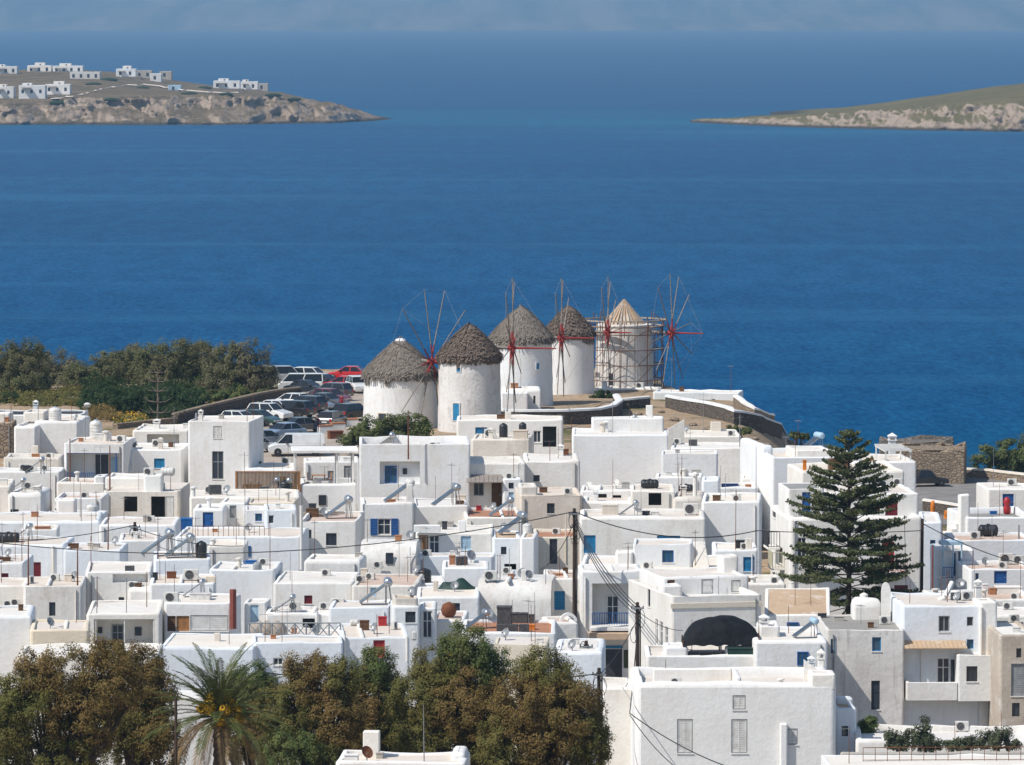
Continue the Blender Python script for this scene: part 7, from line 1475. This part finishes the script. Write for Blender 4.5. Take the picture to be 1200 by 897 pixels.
# araucaria
D = 372.0; b = at(994, 716, D); gz = float(ground(b.x, D)); o = empty('araucaria_tree', (b.x, D, gz)); tag(o, 'tall araucaria with tiered dark branches before the red shutters', 'tree'); m_ = mpp(D); H_ = at(994, 507, D).z-gz
t = MB(); t.path([(0, 0, -.3), (.05, 0, H_*.5), (0, 0, H_)], [.24, .15, .03], 8); t.build('trunk', 'bark', o, 50)
g = np.random.default_rng(9); zz = at(994, 712, D).z-gz; lev = []
while zz < H_-.25: lev.append(zz); zz += .36+.20*zz/H_
prof_r = lambda f: np.interp(f, [0, .05, .11, .26, .45, .7, 1.0], [.3, .7, 1.3, 2.35, 3.4, 4.1, 4.5])   # f: 0 at the top
for k, z in enumerate(lev):
    f = (H_-z)/(H_-(at(994, 712, D).z-gz)); Rb = float(prof_r(f)); nb = 8 if f > .45 else 7 if f > .25 else 5
    for j in range(nb):
        if g.random() < .06: continue
        a = j*2*math.pi/nb+k*.55+g.normal()*.1; L = Rb*(.82+.3*g.random()); el0 = math.radians(34-34*f+g.normal()*6); ns = 9; pts = []; p = np.array([0, 0, z]); e = el0
        for s_ in range(ns+1):
            pts.append(p.copy()); p = p+L/ns*np.array([math.cos(a)*math.cos(e), math.sin(a)*math.cos(e), math.sin(e)]); e += math.radians(-2.6 if s_ < ns*.5 else 7.5)
        t = MB(); t.path([Vector(q) for q in pts], [.045*(1-.75*s_/ns) for s_ in range(ns+1)], 4); br = t.build('branch', 'bark', o)
        C_ = []; Rr = []
        nsd = max(3, int(L*3.0))
        for q_ in range(nsd):
            u = .34+.66*(q_+.5)/nsd; q = u*ns; kk = min(int(q), ns-1); c = pts[kk]+(pts[kk+1]-pts[kk])*(q-kk); sd = np.array([-math.sin(a), math.cos(a), 0]); rd = np.array([math.cos(a), math.sin(a), 0])
            ll = (.16+.52*L/4.3)*math.sin(math.pi*min(1, .25+.75*(1-u)+.15))*(.8+.4*g.random())
            for s_ in (-1, 1):
                for w_ in (.4, .95): C_.append(c+(sd*s_*.85+rd*.55)*ll*w_+np.array([0, 0, .05+.10*w_])); Rr.append([.12, .12, .10])
            C_.append(c+np.array([0, 0, .04])); Rr.append([.15, .15, .11])
        C_.append(pts[-1]); Rr.append([.14, .14, .10])
        V, Q = leaves(np.array(C_), np.array(Rr), len(C_)*9, .09, g, aspect=2.6); mesh_obj('foliage', np_mesh('foliage', V, Q), 'leaf_pine', br)
V, Q = leaves(np.array([[0, 0, H_], [.25, 0, H_-.15], [-.25, 0, H_-.12], [0, .2, H_-.2]]), np.full((4, 3), .22), 260, .09, g); mesh_obj('crown_tip', np_mesh('crown_tip', V, Q), 'leaf_pine', o)
# ------------------------------------------------------------------ haze
t = MB(); t.box(-9000, -160, -5.2, 9000, 31000, 620); hz = t.build('haze', None); tag(hz, kind='stuff')
m = bpy.data.materials.new('haze'); m.use_nodes = True; n = m.node_tree; n.nodes.clear(); pv = n.nodes.new('ShaderNodeVolumePrincipled'); pv.inputs['Color'].default_value = (.42, .71, 1.0, 1); pv.inputs['Density'].default_value = 8e-5; pv.inputs['Anisotropy'].default_value = .2
out = n.nodes.new('ShaderNodeOutputMaterial'); n.links.new(pv.outputs[0], out.inputs['Volume']); hz.data.materials.append(m)
# ------------------------------------------------------------------ labels of rooftop things: add where they stand, then place among look-alikes
for k_, h in enumerate(HOUSES):      # small everyday things that nearly every roof and wall carries
    if h.D > 900 or h.root['category'] != 'house' or h.main['u1']-h.main['u0'] < 2.2: continue
    g_ = random.Random(k_*7+1); b_ = h.main; w_ = b_['u1']-b_['u0']; dp = b_['v1']-b_['v0']
    def spot(): return Vector((b_['u0']+w_*g_.uniform(.1, .9), min(dp*g_.uniform(.15, .85), dp-.4), b_['zr']))
    def place(f_, *a_, **kw):
        l = spot(); sv = h.onroof; h.onroof = lambda *q, l=l: l; f_(h, *a_, **kw); h.onroof = sv
    for _ in range(g_.choice((0, 1, 1, 2))): place(antenna, 0, g_.uniform(22, 48), 0, None, g_.choice((0, 0, 3, 4)), g_.choice(('rust', 'rust', 'metal_grey')), None, .022)
    if h.nfe == 0 and w_ > 3.2 and g_.random() < .5:
        uu = b_['u0']+w_*g_.uniform(.2, .75); ww = g_.uniform(.45, .8); zz_ = b_['z1']-g_.uniform(1.3, 1.9)
        opening(h.root, (uu, zz_, uu+ww, zz_+ww*g_.uniform(1.0, 1.5)), 'w', g_.choice('kkGugb'), lambda a_, z_, d_, b_=b_: (a_, b_['v0']+d_-.1, z_), applied=True)
    if g_.random() < .3: place(ac, 0, 0, g_.uniform(8, 12))
    if g_.random() < .22: place(dish, 0, 0, g_.uniform(6, 9), g_.uniform(-1, 1))
    if g_.random() < .3:
        l = spot(); sv = h.onroof; h.onroof = lambda *q, l=l: l; h.chimney(0, 0, g_.uniform(6, 9), g_.uniform(9, 16), g_.choice(('box', 'cap', 'pipe')), g_.choice(('white', 'stained'))); h.onroof = sv
    if g_.random() < .12 and dp > 3:
        u = b_['u0']+w_*g_.uniform(.25, .75); t = MB(); t.cbox(u-.11, .45, b_['zr']-.02, u+.11, dp-.45, b_['zr']+g_.uniform(.12, .25), .05); t.build('roof_ledge', 'white', h.root)
    if g_.random() < .35: place(crate, 0, 0, g_.uniform(5, 10), g_.uniform(4, 8), *g_.choice((('concrete', 'vent_box', 'small concrete vent'), ('terra_pot', 'planter', 'small clay planter', 'planter'), ('wood_brown', 'storage_box', 'brown wooden box'), ('tank_white', 'water_tank', 'small boxy white tank', 'water tank'))))
    if g_.random() < .5:
        u = g_.choice((b_['u0']+.4, b_['u1']-.4)); t = MB(); t.tube((u, b_['v0']-.07, b_['z1']-.25), (u, b_['v0']-.07, max(b_['z0'], b_['z1']-6)), .05, n=6); t.build('drain_pipe', g_.choice(('white', 'white', 'metal_grey')), h.root)
def finish_labels():
    by = {}
    for o, desc, wh, p in ITEMS:
        lab = desc if wh is None else f'{desc} {wh[0]} {wh[1]}'
        by.setdefault(lab, []).append((o, desc, wh, p))
    num = ['first', 'second', 'third', 'fourth', 'fifth', 'sixth', 'seventh', 'eighth', 'ninth', 'tenth', 'eleventh', 'twelfth']
    for lab, L in by.items():
        if len(L) == 1: L[0][0]['label'] = lab; continue
        L.sort(key=lambda t: t[3].x/t[3].y)
        for i, (o, desc, wh, p) in enumerate(L):
            if len(L) == 2: w_ = ('left ', 'right ')[i]
            elif i == 0: w_ = 'leftmost '
            elif i == len(L)-1: w_ = 'rightmost '
            else: w_ = num[i]+' from left '
            o['label'] = w_+lab
    for o, desc, wh, p in ITEMS:
        L = o['label'].split()
        if len(L) > 16: o['label'] = ' '.join(x for x in L if x not in ('boxy', 'thin', 'round', 'upright', 'tilted', 'cylindrical', 'small', 'rusty'))
        if len(o['label'].split()) > 16: print('LONG', o['label'])
finish_labels()
